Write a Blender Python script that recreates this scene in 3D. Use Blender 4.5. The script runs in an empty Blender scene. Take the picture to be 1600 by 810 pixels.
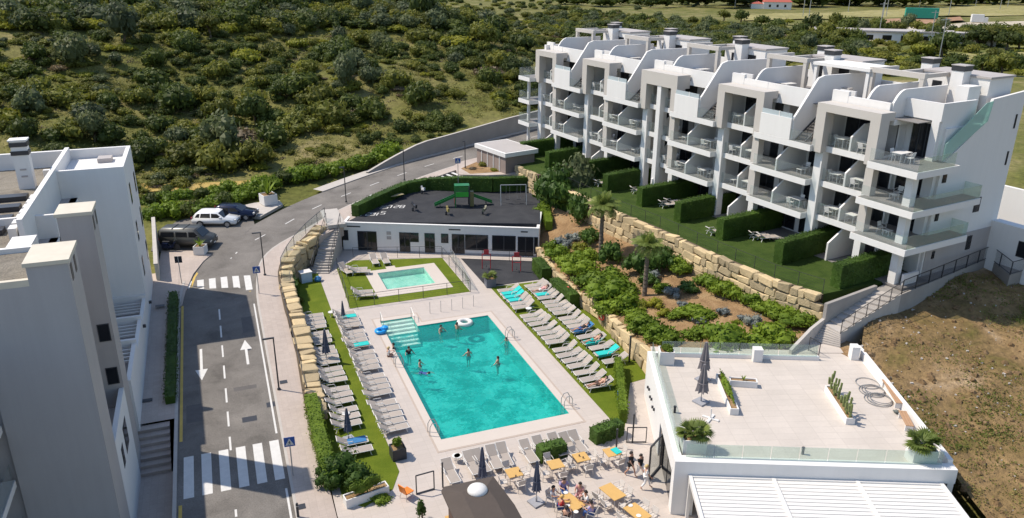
import bpy, bmesh, math, random
import numpy as np
from mathutils import Vector, Matrix
from mathutils.geometry import tessellate_polygon
random.seed(7); RNG = np.random.default_rng(7)
S = bpy.context.scene; COL = S.collection; PI = math.pi; R_ = math.radians

# ---------------------------------------------------------------- camera
FPX, HC = 1228.0, 28.0
_p, _r, _y = R_(20.75), R_(0.38), R_(20.95)
_F = Vector((math.sin(_y)*math.cos(_p), math.cos(_y)*math.cos(_p), -math.sin(_p)))
_R = Vector((math.cos(_y), -math.sin(_y), 0)); _U = _R.cross(_F)
_R = _R*math.cos(_r) + _U*math.sin(_r); _U = _R.cross(_F)
cam = bpy.data.cameras.new('camera'); co = bpy.data.objects.new('camera', cam); COL.objects.link(co)
cam.sensor_fit = 'HORIZONTAL'; cam.sensor_width = 36; cam.lens = FPX/1600*36
cam.clip_start = .5; cam.clip_end = 6000
co.matrix_world = Matrix(((_R.x, _U.x, -_F.x, 0), (_R.y, _U.y, -_F.y, 0), (_R.z, _U.z, -_F.z, HC), (0, 0, 0, 1)))
S.camera = co
# ---------------------------------------------------------------- daylight
SUN_EL, SUN_AZ = R_(54), math.atan2(-.83, .56)
w = bpy.data.worlds.new('World'); S.world = w; w.use_nodes = True
nt = w.node_tree; sky = nt.nodes.new('ShaderNodeTexSky'); sky.sky_type = 'NISHITA'; sky.sun_disc = False
sky.sun_elevation = SUN_EL; sky.sun_rotation = SUN_AZ; sky.air_density = 1.0; sky.dust_density = 0.6; sky.ozone_density = 1.5
nt.links.new(sky.outputs[0], nt.nodes['Background'].inputs[0]); nt.nodes['Background'].inputs[1].default_value = .15
sl = bpy.data.lights.new('sun', 'SUN'); so = bpy.data.objects.new('sun', sl); COL.objects.link(so)
sl.energy = 4.2; sl.angle = R_(.5); sl.color = (1, .92, .8)
_sd = Vector((math.sin(SUN_AZ)*math.cos(SUN_EL), math.cos(SUN_AZ)*math.cos(SUN_EL), math.sin(SUN_EL)))
so.rotation_euler = _sd.to_track_quat('Z', 'Y').to_euler(); so.location = (-60, 40, 90)
S.view_settings.view_transform = 'Standard'; S.view_settings.look = 'None'
S.view_settings.exposure = 0.36; S.view_settings.gamma = 1
S.cycles.max_bounces = 6; S.cycles.transparent_max_bounces = 12; S.cycles.use_denoising = True
S.cycles.caustics_reflective = False; S.cycles.caustics_refractive = False

# ---------------------------------------------------------------- measuring helpers (photo pixel on a level plane -> metres)
def at(px, py, z=0.0):
    d = _F*FPX + _R*(px-800) + _U*(405-py)
    t = (z-HC)/d.z
    return Vector((d.x*t, d.y*t, z))
CLN = [(-1.4,-40,-1.6),(-1.4,10,-.9),(-1.4,39,0),(-1.4,66,1.2),(-.6,73,1.7),(1.6,76.9,2.05)]
for _q in ((430,360,2.35),(480,330,2.8),(520,312,3.1),(560,297,3.35),(600,282,3.6),(640,268,3.85),(680,255,4.15),(720,245,4.45),(790,226,5.0)): CLN.append(tuple(at(*_q)))
CLN = np.array(CLN+[(46,101.5,5.6),(62,109,6.0),(90,120,5),(200,165,2),(700,380,-4)], float)
def cl_near(x, y):
    """distance to the road's centre line, side (+ = hill side), height there, x there"""
    x = np.asarray(x, float); y = np.asarray(y, float)
    bd = np.full(x.shape, 1e9); bs = np.zeros(x.shape); bz = np.zeros(x.shape); bx = np.zeros(x.shape)
    for a, b in zip(CLN[:-1], CLN[1:]):
        dx, dy = b[0]-a[0], b[1]-a[1]; L2 = dx*dx+dy*dy
        t = np.clip(((x-a[0])*dx+(y-a[1])*dy)/L2, 0, 1)
        d = np.hypot(x-a[0]-t*dx, y-a[1]-t*dy)
        s = np.sign(dx*(y-a[1])-dy*(x-a[0]))
        m = d < bd
        bd = np.where(m, d, bd); bs = np.where(m, s, bs); bz = np.where(m, a[2]+t*(b[2]-a[2]), bz); bx = np.where(m, a[0]+t*dx, bx)
    return bd, bs, bz, bx
def zr(x, y): return float(cl_near(x, y)[2])
def atr(px, py, dz=0.0):
    z = 1.
    for _ in range(12):
        p = at(px, py, z+dz); z = zr(p.x, p.y)
    return Vector((p.x, p.y, z+dz))

# ---------------------------------------------------------------- mesh builder
class MB:
    def __init__(s): s.v = []; s.f = []
    def add(s, vs, fs):
        n = len(s.v); s.v += [tuple(p) for p in vs]; s.f += [tuple(i+n for i in f) for f in fs]; return s
    def box(s, x0, x1, y0, y1, z0, z1):
        return s.add([(x0,y0,z0),(x1,y0,z0),(x1,y1,z0),(x0,y1,z0),(x0,y0,z1),(x1,y0,z1),(x1,y1,z1),(x0,y1,z1)],
                     [(3,2,1,0),(4,5,6,7),(0,1,5,4),(1,2,6,5),(2,3,7,6),(3,0,4,7)])
    def cbox(s, c, sx, sy, sz, rz=0):
        cx, cy, cz = c; k, q = math.cos(rz), math.sin(rz); vs = []
        for z in (-.5, .5):
            for (a, b) in ((-.5,-.5),(.5,-.5),(.5,.5),(-.5,.5)):
                x, y = a*sx, b*sy; vs.append((cx+x*k-y*q, cy+x*q+y*k, cz+z*sz))
        return s.add(vs, [(3,2,1,0),(4,5,6,7),(0,1,5,4),(1,2,6,5),(2,3,7,6),(3,0,4,7)])
    def bar(s, p, q, r, n=4, r2=None):
        p, q = Vector(p), Vector(q); d = (q-p).normalized()
        a = d.cross(Vector((0,0,1)))
        if a.length < .01: a = Vector((1,0,0))
        a.normalize(); b = d.cross(a); r2 = r if r2 is None else r2; vs = []
        for c, rr in ((p, r), (q, r2)):
            for i in range(n):
                t = 2*PI*(i+.5)/n; vs.append(c+a*math.cos(t)*rr+b*math.sin(t)*rr)
        fs = [(i, (i+1) % n, n+(i+1) % n, n+i) for i in range(n)]
        return s.add(vs, fs+[tuple(range(n-1, -1, -1)), tuple(range(n, 2*n))])
    def path(s, pts, r, n=5):
        for a, b in zip(pts[:-1], pts[1:]): s.bar(a, b, r, n)
        return s
    def prism(s, poly, z0, z1):
        n = len(poly); ar = sum(poly[i][0]*poly[(i+1) % n][1]-poly[(i+1) % n][0]*poly[i][1] for i in range(n))
        if ar < 0: poly = poly[::-1]
        f0 = z0 if callable(z0) else (lambda x, y: z0); f1 = z1 if callable(z1) else (lambda x, y: z1)
        vs = [(x, y, f0(x, y)) for x, y in poly]+[(x, y, f1(x, y)) for x, y in poly]
        return s.add(vs, [tuple(range(n-1, -1, -1)), tuple(range(n, 2*n))]+[(i, (i+1) % n, n+(i+1) % n, n+i) for i in range(n)])
    def slabpoly(s, pts3, thick):
        """polygon given in 3-D (any plane) extruded along its normal"""
        P = [Vector(p) for p in pts3]; n = len(P); nr = Vector((0,0,0))
        for i in range(n): nr += (P[i]-P[0]).cross(P[(i+1) % n]-P[0])
        nr.normalize(); Q = [p+nr*thick for p in P]
        return s.add(P+Q, [tuple(range(n-1, -1, -1)), tuple(range(n, 2*n))]+[(i, (i+1) % n, n+(i+1) % n, n+i) for i in range(n)])
    def strip(s, A, B):
        n = len(A); return s.add(list(A)+list(B), [(i, i+1, n+i+1, n+i) for i in range(n-1)])
    def lathe(s, prof, n=12, c=(0,0,0), cap=True):
        vs = []; m = len(prof)
        for r, z in prof:
            for i in range(n): t = 2*PI*i/n; vs.append((c[0]+r*math.cos(t), c[1]+r*math.sin(t), c[2]+z))
        fs = [(j*n+i, j*n+(i+1) % n, (j+1)*n+(i+1) % n, (j+1)*n+i) for j in range(m-1) for i in range(n)]
        if cap: fs += [tuple(range(n-1, -1, -1)), tuple(range((m-1)*n, m*n))]
        return s.add(vs, fs)
    def mesh(s, name, m, smooth=False):
        me = bpy.data.meshes.new(name); me.from_pydata(s.v, [], s.f); me.materials.append(m)
        if smooth: me.shade_smooth()
        me.update(); return me
    def build(s, name, m, parent=None, smooth=False, label=None, kind=None):
        return obj(name, s.mesh(name, m, smooth), parent, label, kind)
def obj(name, me, parent=None, label=None, kind=None, loc=None, rz=None):
    o = bpy.data.objects.new(name, me); COL.objects.link(o)
    if parent is not None: o.parent = parent
    if label: o['label'] = label
    if kind: o['kind'] = kind
    if loc is not None: o.location = loc
    if rz is not None: o.rotation_euler = (0, 0, rz)
    return o
def tag(o, label, cat, group=None):
    o['label'] = label; o['category'] = cat
    if group: o['group'] = group
    return o
def thing(name, label, cat, loc=(0,0,0), rz=0, group=None):
    o = bpy.data.objects.new(name, None); COL.objects.link(o); o.empty_display_size = .3
    o.location = loc; o.rotation_euler = (0, 0, rz)
    return tag(o, label, cat, group)
def dup(root, loc, rz=0, label=None, group=None, scale=None):
    r = root.copy(); COL.objects.link(r); r.location = loc; r.rotation_euler = (0, 0, rz)
    if scale: r.scale = (scale,)*3 if not isinstance(scale, tuple) else scale
    if label: r['label'] = label
    if group: r['group'] = group
    for ch in root.children:
        c = ch.copy(); COL.objects.link(c); c.parent = r
        for g in ch.children:
            d = g.copy(); COL.objects.link(d); d.parent = c
    return r
def np_mesh(name, verts, quads, m):
    me = bpy.data.meshes.new(name); nv, nq = len(verts), len(quads)
    me.vertices.add(nv); me.vertices.foreach_set('co', np.asarray(verts, np.float32).ravel())
    me.loops.add(nq*4); me.loops.foreach_set('vertex_index', np.asarray(quads, np.int32).ravel())
    me.polygons.add(nq); me.polygons.foreach_set('loop_start', np.arange(0, nq*4, 4, dtype=np.int32))
    me.materials.append(m); me.update(calc_edges=True); me.validate(); return me
def sheet(name, outer, holes, z, m, thick=0):
    zz = z if callable(z) else (lambda x, y: z)
    rings = [outer]+holes; tris = tessellate_polygon([[Vector((p[0], p[1], 0)) for p in r] for r in rings])
    vs = [p for r in rings for p in r]; b = MB()
    fs = []
    for t in tris:
        a, bb, c = [vs[i] for i in t]
        fs.append(t if (bb[0]-a[0])*(c[1]-a[1])-(bb[1]-a[1])*(c[0]-a[0]) > 0 else t[::-1])
    b.add([(p[0], p[1], zz(p[0], p[1])) for p in vs], fs)
    if thick:
        k = 0
        for r in rings:
            n = len(r); b.add([(p[0], p[1], zz(p[0], p[1])) for p in r]+[(p[0], p[1], zz(p[0], p[1])-thick) for p in r], [(i, n+i, n+(i+1) % n, (i+1) % n) for i in range(n)])
    return b.build(name, m, kind='structure')
ORD = ['first','second','third','fourth','fifth','sixth','seventh','eighth','ninth','tenth','eleventh','twelfth','thirteenth','fourteenth','fifteenth','sixteenth','seventeenth','eighteenth','nineteenth','twentieth','twenty-first','twenty-second','twenty-third','twenty-fourth','twenty-fifth','twenty-sixth','twenty-seventh','twenty-eighth','twenty-ninth','thirtieth','thirty-first','thirty-second','thirty-third','thirty-fourth','thirty-fifth']

# ---------------------------------------------------------------- materials
def _mat(name):
    m = bpy.data.materials.new(name); m.use_nodes = True
    n = m.node_tree; return m, n, n.nodes['Principled BSDF']
def _noise(n, scale, detail=4, rough=.55, pos=None, dist=0):
    t = n.nodes.new('ShaderNodeTexNoise'); t.inputs['Scale'].default_value = scale; t.inputs['Detail'].default_value = detail
    t.inputs['Roughness'].default_value = rough; t.inputs['Distortion'].default_value = dist
    if pos: n.links.new(pos, t.inputs['Vector'])
    return t.outputs['Fac']
def _ramp(n, fac, stops):
    r = n.nodes.new('ShaderNodeValToRGB'); e = r.color_ramp.elements
    while len(e) < len(stops): e.new(.5)
    for k, (p, c) in enumerate(stops): e[k].position = p; e[k].color = (*c, 1)
    n.links.new(fac, r.inputs[0]); return r.outputs[0]
def _mix(n, fac, a, b, mode='MIX'):
    x = n.nodes.new('ShaderNodeMix'); x.data_type = 'RGBA'; x.blend_type = mode
    if isinstance(fac, float): x.inputs[0].default_value = fac
    else: n.links.new(fac, x.inputs[0])
    for i, c in ((6, a), (7, b)):
        if isinstance(c, tuple): x.inputs[i].default_value = (*c, 1)
        else: n.links.new(c, x.inputs[i])
    return x.outputs[2]
def _bump(n, bs, h, strength, dist=.05):
    b = n.nodes.new('ShaderNodeBump'); b.inputs['Strength'].default_value = strength; b.inputs['Distance'].default_value = dist
    n.links.new(h, b.inputs['Height']); n.links.new(b.outputs[0], bs.inputs['Normal'])
def pos(n): return n.nodes.new('ShaderNodeNewGeometry').outputs['Position']
def sc(c, k): return tuple(min(1, x*k) for x in c)
def mat(name, col, rough=.65, var=.12, scale=1.5, bump=0., bscale=30., metal=0., spec=.4, fine=0., fscale=25., rnd=0., streak=0.):
    """plain surface: base colour with weathering at two scales, optional relief and per-object change"""
    m, n, b = _mat(name); P = pos(n)
    c = _ramp(n, _noise(n, scale, 5, .6, P), [(.25, sc(col, 1-var)), (.75, sc(col, 1+var*.6))])
    if fine: c = _mix(n, .5, c, _ramp(n, _noise(n, fscale, 3, .7, P), [(.3, sc(col, 1-fine)), (.7, sc(col, 1+fine))]))
    if streak:   # rain streaks running down the render
        mp = n.nodes.new('ShaderNodeMapping'); mp.inputs['Scale'].default_value = (2.2, 2.2, .12); n.links.new(P, mp.inputs[0])
        c = _mix(n, 1., c, _ramp(n, _noise(n, 1.0, 5, .65, mp.outputs[0]), [(.3, (1-streak, 1-streak, 1-streak*1.1)), (.62, (1, 1, 1))]), 'MULTIPLY')
    if rnd:
        oi = n.nodes.new('ShaderNodeObjectInfo').outputs['Random']
        c = _mix(n, 1., c, _ramp(n, oi, [(0, (1-rnd,)*3), (1, (1+rnd*.3, 1+rnd*.2, 1.)) ]), 'MULTIPLY')
    n.links.new(c, b.inputs['Base Color'])
    b.inputs['Roughness'].default_value = rough; b.inputs['Metallic'].default_value = metal; b.inputs['Specular IOR Level'].default_value = spec
    if bump: _bump(n, b, _noise(n, bscale, 4, .6, P), bump)
    return m
def leafmat(name, c1, c2, var=.35, trans=.25):
    m, n, b = _mat(name); g = n.nodes.new('ShaderNodeNewGeometry'); oi = n.nodes.new('ShaderNodeObjectInfo')
    c = _mix(n, g.outputs['Random Per Island'], c1, c2)
    c = _mix(n, .7, c, _ramp(n, _noise(n, .45, 3, .6, g.outputs['Position']), [(.3, sc(c1, .8)), (.7, sc(c2, 1.15))]))
    c = _mix(n, 1., c, _ramp(n, oi.outputs['Random'], [(0, (1-var, 1-var, 1-var*.9)), (.5, (1, 1, 1)), (1, (1.0+var*.5, 1+var*.25, .95))]), 'MULTIPLY')
    n.links.new(c, b.inputs['Base Color']); b.inputs['Roughness'].default_value = .6; b.inputs['Specular IOR Level'].default_value = .25
    t = n.nodes.new('ShaderNodeBsdfTranslucent'); n.links.new(c, t.inputs[0])
    x = n.nodes.new('ShaderNodeMixShader'); x.inputs[0].default_value = trans
    n.links.new(b.outputs[0], x.inputs[1]); n.links.new(t.outputs[0], x.inputs[2])
    n.links.new(x.outputs[0], n.nodes['Material Output'].inputs['Surface']); return m
def glassmat(name, tint, alpha, rough=.02):
    """thin pane: mostly see-through, a little tint, mirror reflection by angle"""
    m, n, b = _mat(name); n.nodes.remove(b)
    tr = n.nodes.new('ShaderNodeBsdfTransparent'); tr.inputs[0].default_value = (*tint, 1)
    gl = n.nodes.new('ShaderNodeBsdfGlossy'); gl.inputs['Roughness'].default_value = rough
    df = n.nodes.new('ShaderNodeBsdfDiffuse'); df.inputs[0].default_value = (*sc(tint, .75), 1)
    lw = n.nodes.new('ShaderNodeLayerWeight'); pw = n.nodes.new('ShaderNodeMath'); pw.operation = 'POWER'; pw.inputs[1].default_value = 4
    n.links.new(lw.outputs['Facing'], pw.inputs[0]); fr = n.nodes.new('ShaderNodeMath'); fr.operation = 'MULTIPLY_ADD'; fr.inputs[1].default_value = .6; fr.inputs[2].default_value = .035
    n.links.new(pw.outputs[0], fr.inputs[0])
    x1 = n.nodes.new('ShaderNodeMixShader'); x1.inputs[0].default_value = alpha
    n.links.new(tr.outputs[0], x1.inputs[1]); n.links.new(df.outputs[0], x1.inputs[2])
    x2 = n.nodes.new('ShaderNodeMixShader'); n.links.new(fr.outputs[0], x2.inputs[0])
    n.links.new(x1.outputs[0], x2.inputs[1]); n.links.new(gl.outputs[0], x2.inputs[2])
    n.links.new(x2.outputs[0], n.nodes['Material Output'].inputs['Surface']); return m
def watermat(name, t1, t2, scale, body=(.01, .4, .37), scat=.35):
    m, n, b = _mat(name); n.nodes.remove(b); P = pos(n)
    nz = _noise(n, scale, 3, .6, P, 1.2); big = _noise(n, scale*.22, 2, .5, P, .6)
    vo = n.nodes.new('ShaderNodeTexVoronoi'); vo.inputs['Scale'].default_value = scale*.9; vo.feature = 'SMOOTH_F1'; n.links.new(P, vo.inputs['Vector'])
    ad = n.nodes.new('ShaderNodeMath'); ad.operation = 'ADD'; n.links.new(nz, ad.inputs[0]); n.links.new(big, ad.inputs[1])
    c = _ramp(n, ad.outputs[0], [(.88, t1), (1.01, tuple((a+b)*.5 for a, b in zip(t1, t2))), (1.1, t2)])  # bright flecks of light refracted by ripples, painted into the see-through tint
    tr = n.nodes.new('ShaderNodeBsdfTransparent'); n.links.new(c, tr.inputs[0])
    gl = n.nodes.new('ShaderNodeBsdfGlossy'); gl.inputs['Roughness'].default_value = .08
    fr = n.nodes.new('ShaderNodeFresnel'); fr.inputs[0].default_value = 1.33
    bp = n.nodes.new('ShaderNodeBump'); bp.inputs['Strength'].default_value = .55; bp.inputs['Distance'].default_value = .06
    n.links.new(nz, bp.inputs['Height'])
    for q in (gl, fr): n.links.new(bp.outputs[0], q.inputs['Normal'])
    df = n.nodes.new('ShaderNodeBsdfDiffuse'); df.inputs[0].default_value = (*body, 1)
    xs = n.nodes.new('ShaderNodeMixShader'); xs.inputs[0].default_value = scat; n.links.new(tr.outputs[0], xs.inputs[1]); n.links.new(df.outputs[0], xs.inputs[2])
    x = n.nodes.new('ShaderNodeMixShader'); n.links.new(fr.outputs[0], x.inputs[0]); n.links.new(xs.outputs[0], x.inputs[1]); n.links.new(gl.outputs[0], x.inputs[2])
    n.links.new(x.outputs[0], n.nodes['Material Output'].inputs['Surface']); return m
def groundmat(name, cols, scale, fine=8., bump=.4):
    m, n, b = _mat(name); P = pos(n)
    c = _ramp(n, _noise(n, scale, 6, .62, P, .5), [(.3+.4*k/(len(cols)-1), c) for k, c in enumerate(cols)])
    f = _noise(n, fine, 4, .7, P)
    c = _mix(n, 1., c, _ramp(n, f, [(.25, (.55,)*3), (.75, (1.3, 1.28, 1.2))]), 'MULTIPLY')
    n.links.new(c, b.inputs['Base Color']); b.inputs['Roughness'].default_value = .9; b.inputs['Specular IOR Level'].default_value = .15
    _bump(n, b, f, bump, .2); return m
def tilemat(name, col, joint, tile, var=.05, rough=.55, wear=.08, rot=0., off=0.):
    m, n, b = _mat(name); P = pos(n)
    mp = n.nodes.new('ShaderNodeMapping'); mp.inputs['Rotation'].default_value = (0, 0, rot); n.links.new(P, mp.inputs[0])
    br = n.nodes.new('ShaderNodeTexBrick'); br.offset = off; br.inputs['Scale'].default_value = 1/tile[0]
    br.inputs['Brick Width'].default_value = 1; br.inputs['Row Height'].default_value = tile[1]/tile[0]; br.inputs['Mortar Size'].default_value = .012
    br.inputs['Color1'].default_value = (*sc(col, 1-var), 1); br.inputs['Color2'].default_value = (*sc(col, 1+var), 1); br.inputs['Mortar'].default_value = (*joint, 1)
    n.links.new(mp.outputs[0], br.inputs['Vector'])
    c = _mix(n, 1., br.outputs[0], _ramp(n, _noise(n, .35, 6, .65, P), [(.25, (1-wear*1.6,)*3), (.7, (1+wear*.5,)*3)]), 'MULTIPLY')
    c = _mix(n, 1., c, _ramp(n, _noise(n, 9, 4, .7, P), [(.25, (1-wear,)*3), (.7, (1+wear*.3,)*3)]), 'MULTIPLY')
    n.links.new(c, b.inputs['Base Color']); b.inputs['Roughness'].default_value = rough; b.inputs['Specular IOR Level'].default_value = .3; return m
WHITE = mat('white_render', (.71, .685, .655), .75, .05, .5, .08, 40, fine=.03, streak=.035)
WHITE_P = mat('white_painted_metal', (.66, .635, .6), .45, .03, 3)
BEIGE = mat('sand_stone_cladding', (.5, .46, .415), .7, .06, .7, .08, 30, fine=.05)
GREYW = mat('warm_grey_render', (.39, .37, .37), .8, .07, .35, .1, 40, fine=.05, streak=.06)
LOWGREY = mat('taupe_render', (.4, .365, .345), .8, .06, .4, .1, 40, streak=.05)
CREAM = mat('cream_coping_stone', (.58, .52, .42), .7, .1, 1.2, .1, 25)
COPE = mat('pale_pool_coping', (.53, .46, .4), .6, .06, .8, fine=.04)
DRAIN = mat('tan_drain_strip', (.42, .34, .28), .7, .1, 2)
ASPH = groundmat('asphalt', [(.12, .11, .103), (.165, .151, .142), (.195, .179, .168), (.23, .21, .197)], .33, 18, .2)
PAVE = tilemat('pink_grey_paving', (.44, .365, .315), (.34, .285, .25), (.4, .4), .04, .7, .1)
DECK = tilemat('pale_deck_tile', (.49, .425, .375), (.425, .37, .322), (.9, .45), .03, .5, .05)
TERR = tilemat('pale_terrace_tile', (.55, .485, .425), (.47, .412, .36), (1.2, .6), .035, .5, .07, R_(18))
TURF = groundmat('artificial_turf', [(.085, .125, .008), (.115, .155, .012), (.145, .18, .016)], .5, 30, .3)
LAWN = groundmat('garden_lawn', [(.03, .055, .01), (.043, .074, .013), (.058, .088, .018)], .8, 25, .3)
SOIL = groundmat('reddish_soil', [(.2, .12, .06), (.3, .19, .1), (.36, .25, .14)], .6, 9, .5)
RUBBER = groundmat('dark_rubber_surface', [(.035, .036, .042), (.045, .046, .052), (.055, .056, .062)], .6, 30, .1)
HILL = groundmat('hill_scrub_ground', [(.08, .09, .02), (.125, .128, .032), (.175, .16, .055), (.29, .235, .125)], .1, 1.3, 1.0)
FIELD = groundmat('rough_dry_field', [(.12, .105, .03), (.19, .13, .058), (.255, .17, .085), (.38, .275, .175)], .22, 2.6, 1.0)
LINE = mat('white_road_paint', (.6, .58, .55), .7, .2, 3, fine=.14)
YLINE = mat('yellow_road_paint', (.55, .37, .08), .7, .15, 2)
KERB = mat('pale_kerb_stone', (.44, .4, .36), .8, .1, 2)
CONC = mat('grey_concrete', (.3, .275, .25), .85, .12, .8, .15, 20)
STONE = mat('golden_sandstone', (.58, .455, .275), .85, .22, 1.4, .8, 6, fine=.18, fscale=9, rnd=.45)
STONE_S = mat('joint_earth', (.11, .08, .05), .9, .2, 2)
DARKM = mat('dark_grey_metal', (.05, .05, .055), .45, .1, 3, metal=.3)
GREYM = mat('light_grey_metal', (.42, .42, .42), .4, .05, 3, metal=.6)
DFLOOR = mat('grey_balcony_tile', (.2, .185, .175), .6, .08, 1)
DWIN = mat('dark_window_glass', (.014, .015, .018), .08, .1, .6, spec=.45)
BLIND = mat('pale_window_blind', (.34, .32, .3), .5, .1, 2)
FRAME = mat('anthracite_frame', (.035, .036, .04), .5, .05, 3)
GLASS = glassmat('clear_railing_glass', (.93, .96, .955), .05)
GLASS_T = glassmat('frosted_teal_glass', (.6, .86, .8), .6, .2)
GLASS_G = glassmat('pale_green_glass', (.87, .94, .9), .12)
GLASS_F = glassmat('frosted_pale_glass', (.8, .88, .9), .6, .2)
POOLT = tilemat('turquoise_mosaic', (.04, .57, .51), (.065, .61, .555), (.3, .3), .08, .3, .05)
POOLL = tilemat('pale_mosaic', (.78, .88, .82), (.8, .88, .84), (.3, .3), .06, .3, .05)
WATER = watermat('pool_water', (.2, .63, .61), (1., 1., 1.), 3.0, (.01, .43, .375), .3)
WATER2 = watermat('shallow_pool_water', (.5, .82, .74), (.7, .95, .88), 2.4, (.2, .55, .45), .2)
WATER3 = watermat('step_water', (.74, .93, .88), (.9, 1., .97), 3, (.45, .68, .6), .2)
TRUNK = mat('palm_trunk_bark', (.16, .12, .09), .9, .25, 6, .8, 12)
WOODB = mat('brown_branch_bark', (.12, .09, .06), .9, .2, 6, .5, 20)
HEDGE = leafmat('clipped_hedge_leaf', (.035, .075, .012), (.085, .15, .024), .15, 0.3)
PALM = leafmat('palm_frond_green', (.09, .14, .024), (.24, .29, .07), .2, 0.4)
L_DARK = leafmat('dark_green_leaf', (.055, .08, .016), (.115, .145, .03), .35, 0.4)
L_MID = leafmat('olive_green_leaf', (.11, .125, .017), (.21, .215, .042), .35, 0.4)
L_LIGHT = leafmat('yellow_green_leaf', (.17, .19, .016), (.3, .3, .04), .3, 0.4)
L_GREY = leafmat('grey_green_leaf', (.085, .11, .045), (.16, .185, .085), .3, 0.4)
L_DRY = leafmat('dry_brown_twig', (.12, .09, .05), (.22, .17, .1), .3)
L_BRIGHT = leafmat('bright_garden_leaf', (.095, .165, .013), (.21, .29, .03), .25, 0.4)
L_BLUE = leafmat('silver_blue_leaf', (.14, .16, .15), (.25, .27, .25), .2)
WEED = leafmat('green_weed', (.09, .12, .02), (.17, .2, .04), .2, .4)
GRASS = leafmat('wild_grass', (.11, .13, .028), (.26, .24, .08), .2, 0.4)
SLING = mat('grey_beige_sling', (.37, .32, .28), .8, .06, 3, rnd=.12)
TOWEL = mat('turquoise_towel', (.02, .46, .42), .9, .12, 5)
TOWEL_B = mat('blue_towel', (.04, .16, .34), .9, .1, 5)
UMBC = mat('slate_umbrella_cloth', (.085, .095, .135), .9, .15, 4)
UMBG = mat('taupe_umbrella_cloth', (.2, .18, .185), .9, .2, 3)
WOODT = mat('honey_wood_top', (.56, .34, .11), .45, .1, 4, fine=.1)
BROWN = mat('brown_felt_roof', (.075, .058, .048), .85, .18, .9, .15, 8, fine=.08, fscale=5)
GRAVEL = groundmat('roof_gravel', [(.22, .19, .16), (.3, .265, .22), (.37, .33, .28)], .7, 12, .8)
ORANGE = mat('orange_plastic', (.72, .2, .02), .4, .05, 3)
SLIDE = mat('green_slide_plastic', (.015, .15, .03), .35, .05, 3)
LIME = mat('lime_plastic', (.03, .35, .03), .4, .05, 3)
REDP = mat('red_painted_metal', (.42, .03, .04), .4, .05, 3)
SKIN = mat('skin', (.5, .28, .19), .55, .06, 8)
HAIR = mat('dark_hair', (.03, .022, .018), .6, .1, 8)
BLOND = mat('blond_hair', (.5, .36, .16), .6, .1, 8)
BLACKC = mat('black_cloth', (.018, .018, .02), .85, .1, 6)
WHITEC = mat('white_cloth', (.72, .7, .68), .85, .06, 6)
REDC = mat('red_cloth', (.5, .03, .03), .85, .08, 6)
LILAC = mat('lilac_cloth', (.36, .3, .5), .85, .08, 6)
PINKC = mat('pink_cloth', (.55, .28, .27), .85, .08, 6)
BLUEC = mat('blue_cloth', (.05, .1, .28), .85, .08, 6)
BROWNC = mat('brown_cloth', (.1, .06, .045), .85, .08, 6)
# ================================================================ THE SETTING
AO, AA = Vector((46.0, 39.7, 0)), R_(8.3)             # apartment corner and heading
def ap(u, v, z=0): return Vector((AO.x-math.sin(AA)*u+math.cos(AA)*v, AO.y+math.cos(AA)*u+math.sin(AA)*v, z))
def sst(a, b, x): t = np.clip((x-a)/(b-a), 0, 1); return t*t*(3-2*t)
def vnoise(x, y, s, seed=0):
    r = np.random.default_rng(seed); g = r.random((64, 64)); X = x/s; Y = y/s
    i = np.floor(X).astype(int); j = np.floor(Y).astype(int); a = X-i; b = Y-j; a = a*a*(3-2*a); b = b*b*(3-2*b)
    G = lambda p, q: g[p % 64, q % 64]
    return (G(i, j)*(1-a)+G(i+1, j)*a)*(1-b)+(G(i, j+1)*(1-a)+G(i+1, j+1)*a)*b
def terrain(x, y):
    x = np.asarray(x, float); y = np.asarray(y, float)
    d, s, z, xn = cl_near(x, y)
    u = -(x-AO.x)*math.sin(AA)+(y-AO.y)*math.cos(AA); v = (x-AO.x)*math.cos(AA)+(y-AO.y)*math.sin(AA)
    fall = 1-sst(62, 150, xn)
    dd = np.maximum(d-9, 0)
    hill = (.215*dd*dd/(dd+16))*(1-.35*sst(120, 320, dd))*fall
    bumps = ((vnoise(x, y, 26, 1)-.5)*5+(vnoise(x, y, 9, 2)-.5)*1.6)*np.clip(dd/28, 0, 1)*(.25+.75*fall)
    left = z-.12+hill+bumps
    right = np.where((v > 12.8) & (x > 40), np.minimum(z, 4.6)-.3+bumps*.3, -4.0)
    left = np.where((x > -7.4) & (x < -4) & (y < 50), -2.2, left)
    return np.where((s > 0) | (x < -6.5), np.where(d < 5.2, np.minimum(left, z-.35), left), right)
def terr(x, y): return float(terrain(x, y))
_xs = np.unique(np.concatenate([np.arange(-420, -60, 14), np.arange(-60, 150, 1.9), np.arange(150, 330, 6), np.arange(330, 1900, 60)]))
_ys = np.unique(np.concatenate([np.arange(-30, 60, 6), np.arange(60, 210, 1.9), np.arange(210, 420, 6), np.arange(420, 2400, 70)]))
_X, _Y = np.meshgrid(_xs, _ys, indexing='ij'); _Z = terrain(_X, _Y); ny = len(_ys)
_i, _j = np.meshgrid(np.arange(len(_xs)-1), np.arange(ny-1), indexing='ij'); _a = (_i*ny+_j).ravel()
gm = np_mesh('ground', np.stack([_X, _Y, _Z], -1).reshape(-1, 3), np.stack([_a, _a+ny, _a+ny+1, _a+1], -1), HILL); gm.shade_smooth()
obj('ground', gm, kind='structure')

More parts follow.
